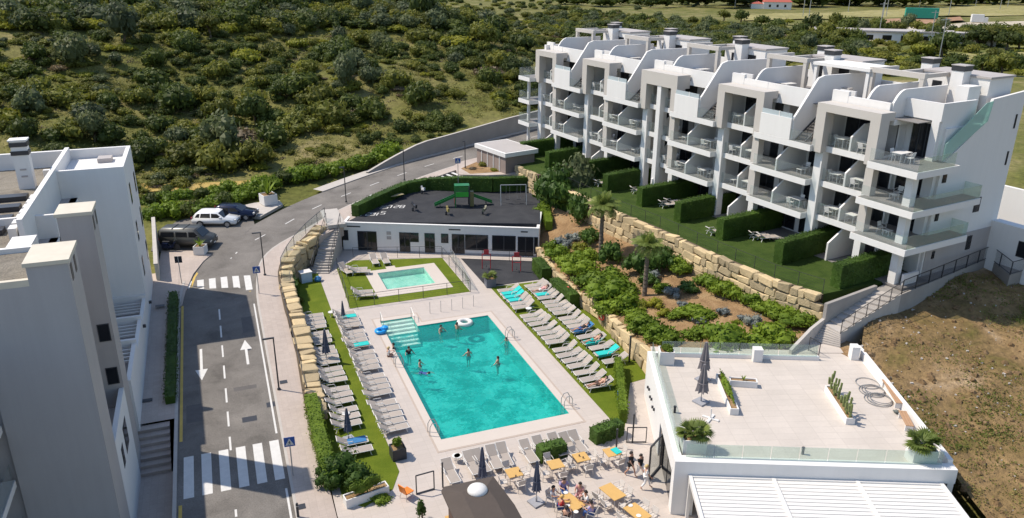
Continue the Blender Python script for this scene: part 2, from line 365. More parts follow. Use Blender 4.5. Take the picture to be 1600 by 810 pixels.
# --- pool level
BIG = [(10.93,40.72),(19.72,40.72),(19.72,57.15),(13.63,57.15),(13.63,59.05),(10.93,59.05)]
SMALL = [(12.93,65.5),(17.5,65.5),(17.5,69.75),(12.93,69.75)]
sheet('pool_deck', [(3.7,20),(31,20),(31,39.5),(27.4,43),(27.6,46),(28.3,53.5),(27.9,58),(28.2,62),(28.8,66.5),(29.3,69),(10.9,78.4),(7.4,81),(4.4,76),(4.4,64),(4.3,59),(4.0,50),(3.9,46),(3.7,36)], [BIG, SMALL], 0, DECK)
def basin(name, poly, depth, m, wm, zw, wname, wpoly=None):
    b = MB(); n = len(poly)
    b.add([(x, y, -depth) for x, y in poly], [tuple(range(n))])
    b.add([(x, y, -depth) for x, y in poly]+[(x, y, .0) for x, y in poly], [(i, n+i, n+(i+1) % n, (i+1) % n) for i in range(n)])
    o = b.build(name, m, kind='structure')
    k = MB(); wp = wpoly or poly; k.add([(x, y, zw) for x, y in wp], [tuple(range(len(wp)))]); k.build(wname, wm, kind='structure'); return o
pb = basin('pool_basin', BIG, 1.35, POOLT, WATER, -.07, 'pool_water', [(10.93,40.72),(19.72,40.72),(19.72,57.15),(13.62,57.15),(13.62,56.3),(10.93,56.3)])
b = MB(); b.add([(10.93,56.3,-.07),(13.62,56.3,-.07),(13.62,59.05,-.07),(10.93,59.05,-.07)], [(0,1,2,3)]); b.build('step_water', WATER3, kind='structure')
for k in range(7):
    y1 = 59.05-.42*k
    if y1 > 57.15: b = MB(); b.box(10.95, 13.61, y1-.42, y1-.004, -1.34, -.13-.16*k)
    else: b = MB(); b.box(10.95, 13.61, y1-.42, y1-.004, -1.34, -.13-.16*k)
    o = b.build('pool_step', POOLL, pb); c = MB(); c.box(10.96, 13.6, y1-.425, y1-.36, -.13-.16*k, -.122-.16*k); c.build('step_nosing', LINE, o)
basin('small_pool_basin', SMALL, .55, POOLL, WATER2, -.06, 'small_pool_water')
def ring(name, outer, inner, z, m, thick=.03):
    return sheet(name, outer, [inner], z, m, thick)
def off(poly, d): # polygon grown outward for axis-parallel shapes
    out = []; n = len(poly); ar = sum(poly[i][0]*poly[(i+1) % n][1]-poly[(i+1) % n][0]*poly[i][1] for i in range(n)); sg = 1 if ar > 0 else -1
    for i in range(n):
        p, q, r = poly[i-1], poly[i], poly[(i+1) % n]
        e1 = Vector((q[0]-p[0], q[1]-p[1])).normalized(); e2 = Vector((r[0]-q[0], r[1]-q[1])).normalized()
        n1 = Vector((e1.y, -e1.x))*sg; n2 = Vector((e2.y, -e2.x))*sg
        out.append((q[0]+(n1.x+n2.x)*d, q[1]+(n1.y+n2.y)*d))
    return out
O1 = [(10.45,39.55),(20.2,39.55),(20.2,57.75),(14.1,57.75),(14.1,59.6),(10.45,59.6)]
ring('pool_coping', O1, BIG, .016, COPE)
ring('pool_drain_strip', [(10.33,39.4),(20.34,39.4),(20.34,57.9),(14.24,57.9),(14.24,59.74),(10.33,59.74)], off(O1, .004), .012, DRAIN)
ring('small_pool_surround', [(11.8,64.0),(18.75,64.0),(18.75,70.55),(14.9,70.55),(14.9,71.15),(14.0,71.15),(14.0,70.55),(11.8,70.55)], SMALL, .04, COPE)
sheet('turf_beside_road_wall', [(4.2,36.9),(5.2,35.9),(7.0,36.9),(7.72,38.4),(7.5,62.5),(7.6,72.5),(4.4,75),(4.3,60)], [], .02, TURF, .03)
sheet('turf_beside_garden_wall', [(21.95,62.9),(28.1,62.55),(27.9,58),(28.1,53.5),(27.5,46),(27.2,43.1),(25.5,42.9),(22.2,37.7),(21.95,39)], [], .02, TURF, .03)
sheet('turf_around_small_pool', [(9.06,62.5),(19.9,62.5),(19.9,71.7),(11.4,74.0),(9.5,72.4)], [[(11.9,64.1),(18.65,64.1),(18.65,70.45),(11.9,70.45)]], .02, TURF, .03)
sheet('dark_exercise_court', [(21.65,70.9),(28.9,67.4),(28.6,63),(21.65,63)], [], .014, RUBBER, .03)
# --- planted slope
_lo = [(36,26.3),(43,27.2),(46,27.5),(53.5,28.2),(58,27.85),(62,28.1),(66.5,28.75),(69,29.35),(78,33.2)]
_hi = [(36,39.9),(40.6,39.5),(45,38.2),(49,37.5),(57,36.5),(64,35.2),(76,33.0),(78,33.3)]
_lz = [(36,2.6),(41,2.2),(46,1.5),(58,1.15),(69,1.0),(78,2.4)]
ip = lambda tab, y: float(np.interp(y, [t[0] for t in tab], [t[1] for t in tab]))
def bedz(x, y):
    a, b = ip(_lo, y), ip(_hi, y); t = min(1, max(0, (x-a)/max(.3, b-a)))
    return ip(_lz, y)+t*(3.25-ip(_lz, y))+.25*math.sin(x*1.3+y*.7)*t*(1-t)
b = MB(); rows = []
for k in range(85):
    y = 36+42*k/84; a, c = ip(_lo, y), ip(_hi, y)
    rows.append([(a+(c-a)*t/14, y, bedz(a+(c-a)*t/14, y)) for t in range(15)])
for r0, r1 in zip(rows[:-1], rows[1:]): b.strip(r1, r0)
b.build('planted_slope_soil', SOIL, kind='structure', smooth=True)
def atb(px, py):
    z = 2.
    for _ in range(15):
        p = at(px, py, z); z = bedz(p.x, min(78, max(36, p.y)))
    return Vector((p.x, p.y, z))
# --- apartment garden level
ALZ = 5.4
WTOP = [(32.95,84.6),(33.4,80.8),(33.1,77),(35.03,64.5),(36.2,58.5),(37.15,51),(38.2,45),(39.8,41.2)]
sheet('apartment_garden_lawn', WTOP+[(46.6,41.6),(57.5,44),(52,99),(34.4,90)], [], ALZ, LAWN, 3.2)
# --- rough field right of the restaurant
def fieldz(x, y):
    return 2.1+.085*(y-20)+.02*(x-36)+.9*(float(vnoise(np.array(x), np.array(y), 6, 4))-.5)+.34*(float(vnoise(np.array(x), np.array(y), 1.9, 5))-.5)+max(0, (x-60))*.03
def fx0(y): return float(np.interp(y, [0, 20, 24.5, 30, 36.3, 38, 40.9, 41.5], [31.5, 33.6, 35.2, 37.0, 39.4, 41.2, 46.9, 48.5]))
def fy1(x): return float(np.interp(x, [46.9, 58.6, 60, 120], [41.3, 42.7, 41.5, 46]))
b = MB(); rows = []
for k in range(72):
    y = 2+k*.62; row = []
    for t in range(70):
        x = fx0(y)+ (t/69)**1.5*70; row.append((x, y, fieldz(x, y)))
    rows.append(row)
for r0, r1 in zip(rows[:-1], rows[1:]): b.strip(r1, r0)
b.build('rough_field', FIELD, kind='structure', smooth=True)

# --- road
def resample(step=1.5, s0=0, s1=None):
    P = [Vector(p) for p in CLN[:-2]]; out = []
    seg = [(b-a).length for a, b in zip(P[:-1], P[1:])]; tot = sum(seg); s = 0
    while s < tot:
        k = 0; r = s
        while r > seg[k]: r -= seg[k]; k += 1
        out.append(P[k].lerp(P[k+1], r/seg[k])); s += step
    for _ in range(3): out = [out[0]]+[(out[i-1]+out[i]*2+out[i+1])/4 for i in range(1, len(out)-1)]+[out[-1]]
    return out
RC = resample()
def offset(i, d, dz=0.):
    a, b = RC[max(0, i-1)], RC[min(len(RC)-1, i+1)]; t = (b-a); t.z = 0; t.normalize()
    return RC[i]+Vector((t.y, -t.x, 0))*d+Vector((0, 0, dz))
NR = len(RC)
b = MB(); b.strip([offset(i, -3.0) for i in range(NR)], [offset(i, 3.0) for i in range(NR)])
road = b.build('road', ASPH, kind='structure')
def wout(p): return float(np.interp(p.y, [68, 73, 77, 79.5, 82.5, 84.6, 86.3, 92], [5.05, 5.05, 5.2, 5.7, 6.3, 5.6, 4.6, 4.6]))
b = MB(); ww = [min(wout(p), 5.05) if p.y < 68 else wout(p) for p in RC]
b.strip([offset(i, 3.14, .12) for i in range(NR)], [offset(i, ww[i], .12) for i in range(NR)])
b.strip([offset(i, ww[i], .12) for i in range(NR)], [offset(i, ww[i], -1.0) for i in range(NR)])
b.build('pavement_right', PAVE, kind='structure')
b = MB(); b.strip([offset(i, 3.0, .125) for i in range(NR)], [offset(i, 3.16, .125) for i in range(NR)]); b.strip([offset(i, 3.0, -.1) for i in range(NR)], [offset(i, 3.0, .125) for i in range(NR)])
b.build('kerb_right', KERB, kind='structure')
# left side: footpath by the building, corner pavement, parking bay, pale islands
def psheet(name, pix, dz, m, thick=.25):
    pts = [atr(px, py, dz) for px, py in pix]
    return sheet(name, [(p.x, p.y) for p in pts], [], lambda x, y: zr(x, y)+dz, m, thick)
b = MB()
ysl = [48.2+k*1.0 for k in range(25)]
b.strip([(-6.9, y, zr(-1.4, y)+.1) for y in ysl], [(-4.5, y, zr(-1.4, y)+.1) for y in ysl])
b.box(-6.9, -4.5, 20, 44.6, -1.6, -1.02)
for k in range(7): b.box(-6.9, -4.9, 44.6+k*.5, 48.2+.002*k, -1.5, -1.02+.2*(k+1))
b.build('footpath_left', PAVE, kind='structure')
psheet('corner_pavement', [(243,470),(247,420),(252,392),(300,392),(330,398),(318,408),(302,428),(290,455),(284,478)], .1, PAVE)
psheet('parking_bay', [(236,392),(246,350),(300,334),(352,318),(392,330),(398,352),(352,392),(330,402)], -.012, ASPH, .3)
psheet('pale_verge_island', [(383,338),(406,339),(442,319),(436,313),(398,317),(356,326),(350,331)], .11, KERB, .3)
i0 = [i for i in range(NR) if RC[i].y > 86.2][0]
b = MB(); b.strip([offset(i, -4.6, .1) for i in range(i0, NR)], [offset(i, -3.0, .1) for i in range(i0, NR)]); b.strip([offset(i, -3.0, .1) for i in range(i0, NR)], [offset(i, -3.0, -.1) for i in range(i0, NR)])
b.build('verge_kerb', KERB, kind='structure')
i1 = [i for i in range(NR) if RC[i].y > 70][0]
b = MB(); b.strip([offset(i, -3.2, .12) for i in range(0, i1)], [offset(i, -3.0, .12) for i in range(0, i1)]); b.strip([offset(i, -3.0, .12) for i in range(0, i1)], [offset(i, -3.0, -.1) for i in range(0, i1)])
b.build('kerb_left', KERB, kind='structure')
# markings, each a piece of the road
def mark(name, pts, m=LINE, dz=.006):
    k = MB(); n = len(pts); a = sum(pts[i][0]*pts[(i+1) % n][1]-pts[(i+1) % n][0]*pts[i][1] for i in range(n))
    if a < 0: pts = pts[::-1]
    k.add([(x, y, zr(x, y)+dz) for x, y in pts], [tuple(range(n))]); return k.build(name, m, road)
def quad(x0, x1, y0, y1): return [(x0, y0), (x1, y0), (x1, y1), (x0, y1)]
for k in range(6): mark('zebra_stripe', quad(-4.05+.98*k, -3.5+.98*k, 40.0, 43.9))
for k in range(6): mark('zebra_stripe', quad(-4.0+.98*k, -3.45+.98*k, 66.6, 69.9))
for a, c in ((483,499),(509,527),(540,558),(572,592),(608,630),(645,668),(685,706),(791,812)):
    p, q = atr(347, a), atr(350, c); mark('centre_dash', quad(-1.46, -1.34, q.y, p.y))
mark('edge_line', quad(1.3, 1.42, 44.6, 65.8)); mark('edge_line', quad(1.3, 1.42, 15, 39.4))
mark('yellow_line', quad(-4.3, -4.12, 45.6, 66), YLINE); mark('yellow_line', quad(-4.3, -4.12, 15, 39.6), YLINE)
for x0, x1 in ((-3.4,-2.2), (-.6,.2), (.6,1.3)): mark('ramp_mark', quad(x0, x1, 65.95, 66.35), YLINE)
_yl = [atr(*q) for q in ((290,462),(300,434),(316,410),(330,398))]
for a, c in zip(_yl[:-1], _yl[1:]):
    d = (c-a); d.z = 0; n_ = Vector((d.y, -d.x, 0)).normalized(); mark('yellow_line', [(a.x+n_.x*.12, a.y+n_.y*.12), (c.x+n_.x*.12, c.y+n_.y*.12), (c.x+n_.x*.3, c.y+n_.y*.3), (a.x+n_.x*.3, a.y+n_.y*.3)], YLINE)
def arrow(x, y0, y1, up):
    s = 1 if up else -1; a, c = (y0, y1) if up else (y1, y0); h = 1.5
    mark('lane_arrow', [(x-.09, a), (x+.09, a), (x+.09, c-s*h), (x+.42, c-s*h), (x, c), (x-.42, c-s*h), (x-.09, c-s*h)])
arrow(-2.9, 52.6, 57.2, False); arrow(.25, 53.8, 57.6, True)
for i in range(i1+2, NR-6, 3):
    a, c = offset(i, -.06, .006), offset(i, .06, .006); d, e = offset(i+1, .06, .006), offset(i+1, -.06, .006)
    k = MB(); k.add([a, c, d, e], [(0, 1, 2, 3)]); k.build('centre_dash', LINE, road)
for i in range(5):   # the third crossing, by the upper gate
    x, y = 655+i*10.5, 275.5-i*1.9; pp = [atr(x, y), atr(x+4.5, y-.8), atr(x+27, y+7.6), atr(x+22.5, y+8.4)]; mark('zebra_stripe', [(p.x, p.y) for p in pp])
for (px, py, wx) in ((390,655,.45),(425,632,.35),(387,545,.2)):
    p = atr(px, py); mark('manhole_cover', quad(p.x-wx, p.x+wx, p.y-.3, p.y+.3), DARKM, .004)

psheet('upper_pavement', [(709,259),(722,252),(760,243),(795,262),(835,264),(835,271),(760,274),(716,273)], .13, PAVE, .6)
psheet('upper_planting_bed', [(721,263),(757,248),(786,268),(735,272)], .17, SOIL, .2)
for (x0, x1, y0, y1) in ((-3.9,-2.9,47.5,49.6), (-.9,.6,50.4,50.9), (.2,1.2,58.8,61.5)): mark('tar_patch', quad(x0, x1, y0, y1), mat('fresh_tar', (.11, .1, .095), .9, .15, 3) if 'fresh_tar' not in bpy.data.materials else bpy.data.materials['fresh_tar'], .003)
# ================================================================ LARGE STRUCTURES
def part(name, m, root, x0, x1, y0, y1, z0, z1, label=None):
    b = MB(); b.box(x0, x1, y0, y1, z0, z1); return b.build(name, m, root, label=label)
_stones = []
for k in range(8):
    bm = bmesh.new(); bmesh.ops.create_cube(bm, size=1)
    for v in bm.verts: v.co += Vector((random.uniform(-.15,.15), random.uniform(-.1,.1), random.uniform(-.15,.15)))
    bmesh.ops.bevel(bm, geom=list(bm.edges), offset=.08, segments=1, affect='EDGES')
    me = bpy.data.meshes.new('stone'); bm.to_mesh(me); bm.free(); me.materials.append(STONE); _stones.append(me)
def stone_wall(name, label, pts, ztop, zbot, rows, ln, th, side=1, cap=1.0, core_w=.5):
    """dry wall along a plan line; every stone its own piece in front of an earth core. side=+1: faces to the left of the line"""
    root = thing(name, label, 'wall', (pts[0][0], pts[0][1], 0)); o0 = Vector((pts[0][0], pts[0][1], 0))
    P = [Vector((p[0], p[1], 0)) for p in pts]; seg = [(b-a).length for a, b in zip(P[:-1], P[1:])]; L = sum(seg)
    def pt(s):
        k = 0
        while k < len(seg)-1 and s > seg[k]: s -= seg[k]; k += 1
        return P[k]+(P[k+1]-P[k])*(s/seg[k]), (P[k+1]-P[k]).normalized()
    b = MB(); n = max(8, int(L/1.2)); A = [[], [], [], []]
    for k in range(n+1):
        p, t = pt(L*k/n*.9999); nr = Vector((-t.y, t.x, 0))*side; q = p-o0
        for i, (d, z) in enumerate(((-.08, zbot(p)-.3), (-.08, ztop(p)-.12), (-core_w, ztop(p)-.12), (-core_w, zbot(p)-.3))): A[i].append(q+nr*d+Vector((0, 0, z)))
    b.strip(A[0], A[1]); b.strip(A[1], A[2]); b.strip(A[2], A[3])
    if side > 0: b.f = [f[::-1] for f in b.f]
    b.build('earth_core', STONE_S, root)
    for r in range(rows):
        s = -random.uniform(0, .4)
        while s < L-.15:
            l = ln*random.choice((.5, .7, .9, 1.1, 1.35, 1.6))
            p, t = pt(min(L*.9999, max(0, s+l/2))); zt, zb = ztop(p), zbot(p); h = (zt-zb)/rows
            if h > .18:
                nr = Vector((-t.y, t.x, 0))*side; top = r == rows-1
                d = th*random.uniform(.85, 1.2)*(cap if top else 1); hh = h*random.uniform(.9, 1.12)
                o = obj('stone', random.choice(_stones), root)
                c = p-o0+nr*(.02+random.uniform(-.05, .05)-(d-th)/2)
                o.location = (c.x, c.y, zb+h*(r+.5)+random.uniform(-.05, .05)); o.scale = (l*.93, d, hh*.95)
                o.rotation_euler = (random.uniform(-.05, .05), random.uniform(-.1, .1), math.atan2(t.y, t.x)+random.uniform(-.06, .06))
            s += l
    return root
# wall under the apartment gardens
stone_wall('stone_retaining_wall', 'long golden rubble retaining wall below the apartment gardens', [(34.0,74),(35.03,64.5),(36.2,58.5),(37.15,51),(38.2,45),(39.55,40.9)],
           lambda p: ALZ+.18, lambda p: bedz(p.x-.6, min(78, max(36, p.y)))-.15, 4, .95, .55, -1)
stone_wall('stone_retaining_wall', 'golden rubble wall behind the swing at the playground corner', [(32.95,84.4),(33.5,80.6),(33.9,77.2),(34.0,74)],
           lambda p: ALZ+.1, lambda p: 2.9, 4, .7, .5, -1)
part('wall_slot_post', BROWNC, None, 33.15, 33.55, 78.6, 79.1, 2.8, ALZ+.3)
tag(bpy.data.objects['wall_slot_post'], 'dark rusty post set in the rubble wall beside the playground', 'post')
stone_wall('garden_stone_wall', 'low sandstone wall between the sunbathing lawn and the planted slope', [(29.3,69.2),(28.75,66.5),(28.1,62),(27.9,58),(28.25,53.5),(27.55,46),(27.3,43.2)],
           lambda p: ip(_lz, p.y)+.12, lambda p: 0., 2, .95, .5, -1)
_lw = [(496.6,353,3.0),(479,373,2.6),(459,389,2.2),(449,403,2.0),(441,420,1.8),(442,438,1.6),(452,480,1.4),(466,520,1.2),(480,600,.85),(488,640,.7)]
_lwp = [at(*q) for q in _lw]
def _lwz(p): return float(np.interp(p.y, [q.y for q in _lwp[::-1]], [q.z for q in _lwp[::-1]]))
stone_wall('stone_retaining_wall', 'curved sandstone boulder wall between the road pavement and the sunken lawn', [(q.x+.5, q.y) for q in _lwp], lambda p: _lwz(p)+.1, lambda p: 0., 3, .9, .75, 1, 1.5, .9)

bw = thing('boundary_wall', 'cream boundary wall between the white block and the parked van', 'wall', (0, 0, 0))
_a, _b2 = atr(246, 364, .0), atr(251, 440, .0); b = MB(); b.slabpoly([(_a.x, _a.y, _a.z-1), (_b2.x, _b2.y, _b2.z-1), (_b2.x, _b2.y, _b2.z+1.6), (_a.x, _a.y, _a.z+1.6)], .3); b.build('wall_face', CREAM, bw); b = MB(); b.slabpoly([(_a.x, _a.y, _a.z+1.61), (_b2.x, _b2.y, _b2.z+1.61), (_b2.x, _b2.y, _b2.z+1.69), (_a.x, _a.y, _a.z+1.69)], .34); b.build('coping', KERB, bw)
# ---------------------------------------------------------------- left apartment block
def left_block():
    R = thing('apartment_block', 'grey and white apartment block with two chimney towers left of the road', 'building', (-6.6, 50, 0)); ox, oy = 6.6, -50
    def B(name, m, x0, x1, y0, y1, z0, z1, parent=None, label=None):
        return part(name, m, parent or R, x0+ox, x1+ox, y0+oy, y1+oy, z0, z1, label)
    # white rear block with roof recess
    B('rear_wing', WHITE, -10.99, -6.6, 63.12, 70.65, -1, 12.9); 
    for n in ((-11.0,-6.6,63.12,63.42),(-11.0,-6.6,70.35,70.65),(-6.9,-6.6,63.42,70.35),(-24,-11.0,70.3,70.66)): B('roof_parapet', WHITE, *n, 12.902 if n[0] > -20 else 12, 13.65)
    B('side_parapet', WHITE, -11.3, -11.0, 50.4, 70.3, 11, 13.9); B('cross_parapet', WHITE, -13.5, -9.9, 53.7, 53.95, 11, 13.1)
    B('west_wing', WHITE, -30, -11.3, 41.4, 70.3, -1, 12.4); B('west_roof_gravel', GRAVEL, -29.9, -11.32, 41.5, 70.2, 12.4, 12.42)
    B('patio_floor', LOWGREY, -11, -9.95, 50.4, 63.1, 8, 11.6)
    for k in range(7):
        a = B('roof_condenser', WHITE_P, -11.95, -11.5, 50.9+k*1.15, 51.75+k*1.15, 12.43, 13.25); b = MB(); b.lathe([(.0,0),(.28,0),(.28,.02),(0,.02)], 10, cap=False)
        f = b.build('fan_grille', DARKM, a); f.rotation_euler = (0, PI/2, 0); f.location = (-11.49+ox, 51.32+k*1.15+oy, 12.84)
    for k in range(4): B('solar_panel', DARKM, -14.6, -12.6, 52.5+k*2.6, 53.4+k*2.6, 12.45, 12.75)
    c = B('chimney', WHITE, -13.6, -12.6, 63.6, 64.4, 12.42, 15.9)
    for z in (14.9, 15.5): B('chimney_louvre', DARKM, -13.66, -12.54, 63.54, 64.46, z, z+.3, c)
    B('chimney_cap', WHITE, -13.7, -12.5, 63.5, 64.5, 15.9, 16.0, c)
    for k in range(2): B('chimney_vent', LOWGREY, -13.3, -12.9, 63.57, 63.6, 13.3+k*.5, 13.42+k*.5, c)
    B('roof_cabinet', WHITE, -11.2, -10.0, 46.5, 48.4, 11.6, 13.5)
    a = B('air_conditioner', WHITE_P, -12.4, -11.7, 66.2, 66.6, 12.43, 13.1); B('skylight', LOWGREY, -8.9, -7.9, 68.2, 69.4, 12.9, 13.25); B('roof_cap_strip', WHITE, -9.9, -8.1, 64.2, 64.8, 12.9, 13.1)
    # front mass
    B('front_block', GREYW, -10.4, -8.2, 36.35, 41.4, -2, 14.85); B('front_roof_gravel', GRAVEL, -30, -8.25, 36.62, 41.1, 14.85, 14.87); B('front_parapet', CREAM, -10.4, -8.2, 36.352, 36.6, 14.852, 15.15); B('rear_edge_parapet', WHITE, -30, -8.2, 41.15, 41.4, 14.852, 15.1)
    B('front_block_west', GREYW, -30, -10.4, 36.6, 41.4, -2, 14.849); B('patio_block', WHITE, -11.3, -9.9, 41.4, 50.4, -2, 11.6)
    for (y0, y1, zt) in ((36.35,38.8,15.75),(44.68,46.58,15.45)):
        t = B('chimney_tower', GREYW if y0 < 40 else LOWGREY, -8.2, -6.62, y0+.002, y1, -2, zt-.02); B('tower_side', CREAM if 0 else LOWGREY, -6.62, -6.6, y0, y1, -2, zt-.02, t)
        B('tower_cap', CREAM, -8.3, -6.52, y0-.08, y1+.08, zt-.02, zt+.16, t)
        for k in range(2): B('tower_vent', DARKM, -6.6, -6.585, y0+.35+k*1.05, y0+.75+k*1.05, zt-1.0, zt-.25, t)
    for z in (2.5, 5.4, 8.1): 
        f = B('window', FRAME, -7.35, -6.75, 44.65, 44.676, z, z+1.05); B('pane', DWIN, -7.3, -6.8, 44.63, 44.65, z+.06, z+.99, f)
    B('balcony_wall', WHITE, -6.86, -6.6, 38.8, 44.66, -2, 5.1); B('balcony_floor', LOWGREY, -8.2, -6.86, 38.8, 44.66, 3.6, 3.9)
    B('link_wall', WHITE, -10.4, -9.9, 50.4, 63.1, -1, 11.6)
    for (y0, y1, z0, z1) in ((41.6,43.0,2.6,4.2),(40.0,40.7,2.7,3.9)):
        f = B('window', FRAME, -6.6, -6.585, y0, y1, z0, z1); B('pane', DWIN, -6.585, -6.57, y0+.1, y1-.1, z0+.1, z1-.1, f)
    for (y, z) in ((65.0,10.4),(69.4,10.2),(65.2,7.3),(69.8,7.1),(65.1,4.4),(69.9,4.1)):
        f = B('window', FRAME, -6.6, -6.58, y-.35, y+.35, z-.1, z+1.5); B('pane', DWIN, -6.58, -6.565, y-.27, y+.27, z, z+1.4, f)
    # stepped patios along the path
    for k, (y0, y1, zt) in enumerate(((58.3,63.1,3.2),(53.2,58.3,3.5),(47.6,53.2,4.0))):
        B('patio_wall', WHITE, -6.86, -6.6, y0+.002, y1-.25, -1.5, zt); B('patio_cross_wall', WHITE, -9.9, -6.6, y1-.25, y1, -1.5, zt+.25); B('patio_deck', LOWGREY, -9.9, -6.86, y0, y1-.25, zt-1.6, zt-1.2)
        for j in range(4): B('patio_screen_slat', WHITE_P, -9.88, -6.9, y1-.9-.55*j, y1-.78-.55*j, zt-.25, zt-.13)
        B('patio_window', DWIN, -9.9, -9.87, y0+.8, y1-1.2, zt-1.1, zt+.6)
    # nearer wing with balconies, cut by the frame edge
    B('near_wing', GREYW, -30, -12.0, 22, 36.3, -2, 12.6)
    for z in (-.6, 2.3, 5.2, 8.1):
        s = B('balcony_slab', WHITE, -12.0, -10.5, 22, 36.3, z, z+.35); B('balcony_rail', GLASS, -10.56, -10.53, 22, 36.2, z+.35, z+1.3, s); B('balcony_door', DWIN, -12.0, -11.97, 30.5, 35.2, z+.4, z+2.5, s); B('door_mullion', FRAME, -11.97, -11.94, 32.8, 32.9, z+.4, z+2.5, s)
    for (y, z) in ((58, 2.0), (64.5, 1.2)): B('wall_lamp', DARKM, -6.6, -6.4, y, y+.2, z+.8, z+1.0)
left_block()

# ---------------------------------------------------------------- apartment building
ZF = {0: 5.55, 1: 8.65, 2: 11.5, 3: 14.35, 4: 17.2}
BV = 3.6
APT = thing('apartment_building', 'long white terraced apartment building with staggered balconies above the gardens', 'building', AO, AA)
def B(name, m, v0, v1, u0, u1, z0, z1, parent=None, label=None): return part(name, m, parent or APT, v0, v1, u0, u1, z0, z1, label)
def wallpoly(name, m, u, pts, th=.16, parent=None):   # a wall across the facade given by its (v, z) outline
    b = MB(); n = len(pts); b.add([(v, u-th/2, z) for v, z in pts]+[(v, u+th/2, z) for v, z in pts], [tuple(range(n)), tuple(range(2*n-1, n-1, -1))]+[(i, n+i, n+(i+1) % n, (i+1) % n) for i in range(n)])
    return b.build(name, m, parent or APT)
def doors(u0, u1, z, v=BV, h=2.4, n=2):
    f = B('glass_door_frame', FRAME, v-.03, v, u0, u1, z, z+h); w_ = (u1-u0)/n
    for k in range(n): B('glass_pane', BLIND if random.random() < .1 else DWIN, v-.045, v-.03, u0+k*w_+.06, u0+(k+1)*w_-.06, z+.06, z+h-.06, f)
B('body', WHITE, BV, 13, 4.9, 53.2, 4, 13.86); B('body', WHITE, 3.9, 13, 1.6, 4.898, 4, 13.86); B('body', WHITE, 4.25, 13, 1.6, 4.898, 13.862, 16.75)
UR = [0, 10.0, 21.2, 32.4, 43.2]; UL = [10.0, 21.2, 32.4, 43.2, 53.6]
for mi in range(5):
    ur, ul = UR[mi], UL[mi]; um = ur+6.15 if mi else 4.75; end = mi == 0
    pw = .75; umid = (um+ul-pw)/2+.1
    B('upper_storey', WHITE, BV, 13, um-.4 if mi else 4.9, ul-.001, 13.862, 16.748)
    if mi: B('upper_storey', WHITE, 4.7, 13, ur, um-.402, 13.862, 16.746); B('stair_terrace_floor', DFLOOR, BV, 4.7, ur, um-.41, 13.862, 14.34)
    B('pier', WHITE, .7, 1.4, ul-pw, ul, 4.6, ZF[3]-.05); B('party_wall', WHITE, 1.4, BV-.002, ul-.14, ul, 4.6, 16.74)
    for lv in (1, 2, 3):
        z = ZF[lv]
        B('balcony_slab', WHITE, .95, BV-.002, um, ul-pw-.002, z-.48, z-.012); B('balcony_floor', DFLOOR, 1.05, BV-.01, um+.02, ul-pw-.01, z-.012, z)
        if lv < 3 or not end: pass
        B('balcony_slab', WHITE, 1.402, BV-.003, ul-pw-.002, ul-.142, z-.48, z)
        g = B('glass_railing', GLASS, .99, 1.01, um+.55, ul-pw-.02, z, z+1.0)
        if mi == 2: B('glass_railing_post', WHITE, .75, 1.2, umid-.3, umid+.3, z-2.35, z+.001)
        wallpoly('privacy_wall', WHITE, umid, [(1.0, z), (BV-.01, z), (BV-.01, z+2.05), (2.35, z+2.0), (1.0, z+1.1)])
        doors(umid+.2, ul-.25, z); doors(um+.3, umid-.2, z)
        if not end:
            B('balcony_slab', WHITE, 0, BV-.002, ur+.002, um-.002, z-.5, z-.012); B('balcony_floor', DFLOOR, .1, BV-.01, ur+.1, um-.02, z-.012, z)
            if lv < 3:
                B('pillar', BEIGE, .5, 1.15, um-.25, um+.5, z, z+2.36)
                B('glass_railing', GLASS, .04, .06, ur+.05, um-.3, z, z+1.0); B('side_glass', GLASS, .07, .93, ur+.05, ur+.07, z, z+1.0)
                wallpoly('privacy_wall', WHITE, ur+3.35, [(.1, z), (BV-.01, z), (BV-.01, z+2.1), (1.6, z+2.1), (.1, z+1.05)])
                doors(ur+3.6, um-.3, z); doors(ur+.5, ur+3.0, z)
            else:
                B('solid_balustrade', WHITE, .02, .2, ur+2.25, um-.55, z, 16.1); B('balustrade_glass', GLASS_F, .1, .12, ur+2.3, um-.6, 16.1, 16.5); B('glass_post', WHITE_P, .08, .14, ur+3.6, ur+3.7, 16.1, 16.52)
                B('glass_railing', GLASS, .04, .06, ur+.05, ur+2.2, z, z+.95)
                sw = wallpoly('stair_wall', WHITE, ur+2.25, [(.2, z), (.2, 16.15), (.5, 16.5), (2.5, 19.2), (3.2, 19.4), (8.3, 19.35), (8.3, 17.22), (4.66, 17.22), (4.66, z)], .2)
                b = MB()
                for k in range(14): b.box(.75+k*.26, 1.0+k*.26, ur+1.1, ur+2.05, z+.12+k*.2, z+.16+k*.2)
                b.build('stair_treads', DARKM, sw)
                for uu in (ur+1.08, ur+2.07): 
                    b = MB(); b.bar((.6, uu, z+.02), (4.4, uu, z+2.9), .07); b.build('stair_stringer', DARKM, sw)
                b = MB(); b.path([(.7, ur+1.05, z+.1), (.7, ur+1.05, z+1.05), (4.3, ur+1.05, z+3.85), (4.3, ur+1.05, z+2.9)], .03); b.build('stair_handrail', DARKM, sw)
                doors(ur+.3, ur+1.9, z, 4.7); doors(ur+2.6, um-.6, z, 4.7)
    # ground floor
    doors(umid+.25, ul-.25, ZF[0]); doors(um+.5, umid-.25, ZF[0])
    B('pillar', WHITE, .75, 1.35, um-.2, um+.4, 4.6, ZF[1]-.5)
    wallpoly('garden_wall', WHITE, umid, [(.2, 5.3), (BV-.01, 5.3), (BV-.01, 8.1), (2.2, 8.1), (.2, 6.9)])
    if not end: doors(ur+.5, ur+3.0, ZF[0]); doors(ur+3.5, um-.4, ZF[0])
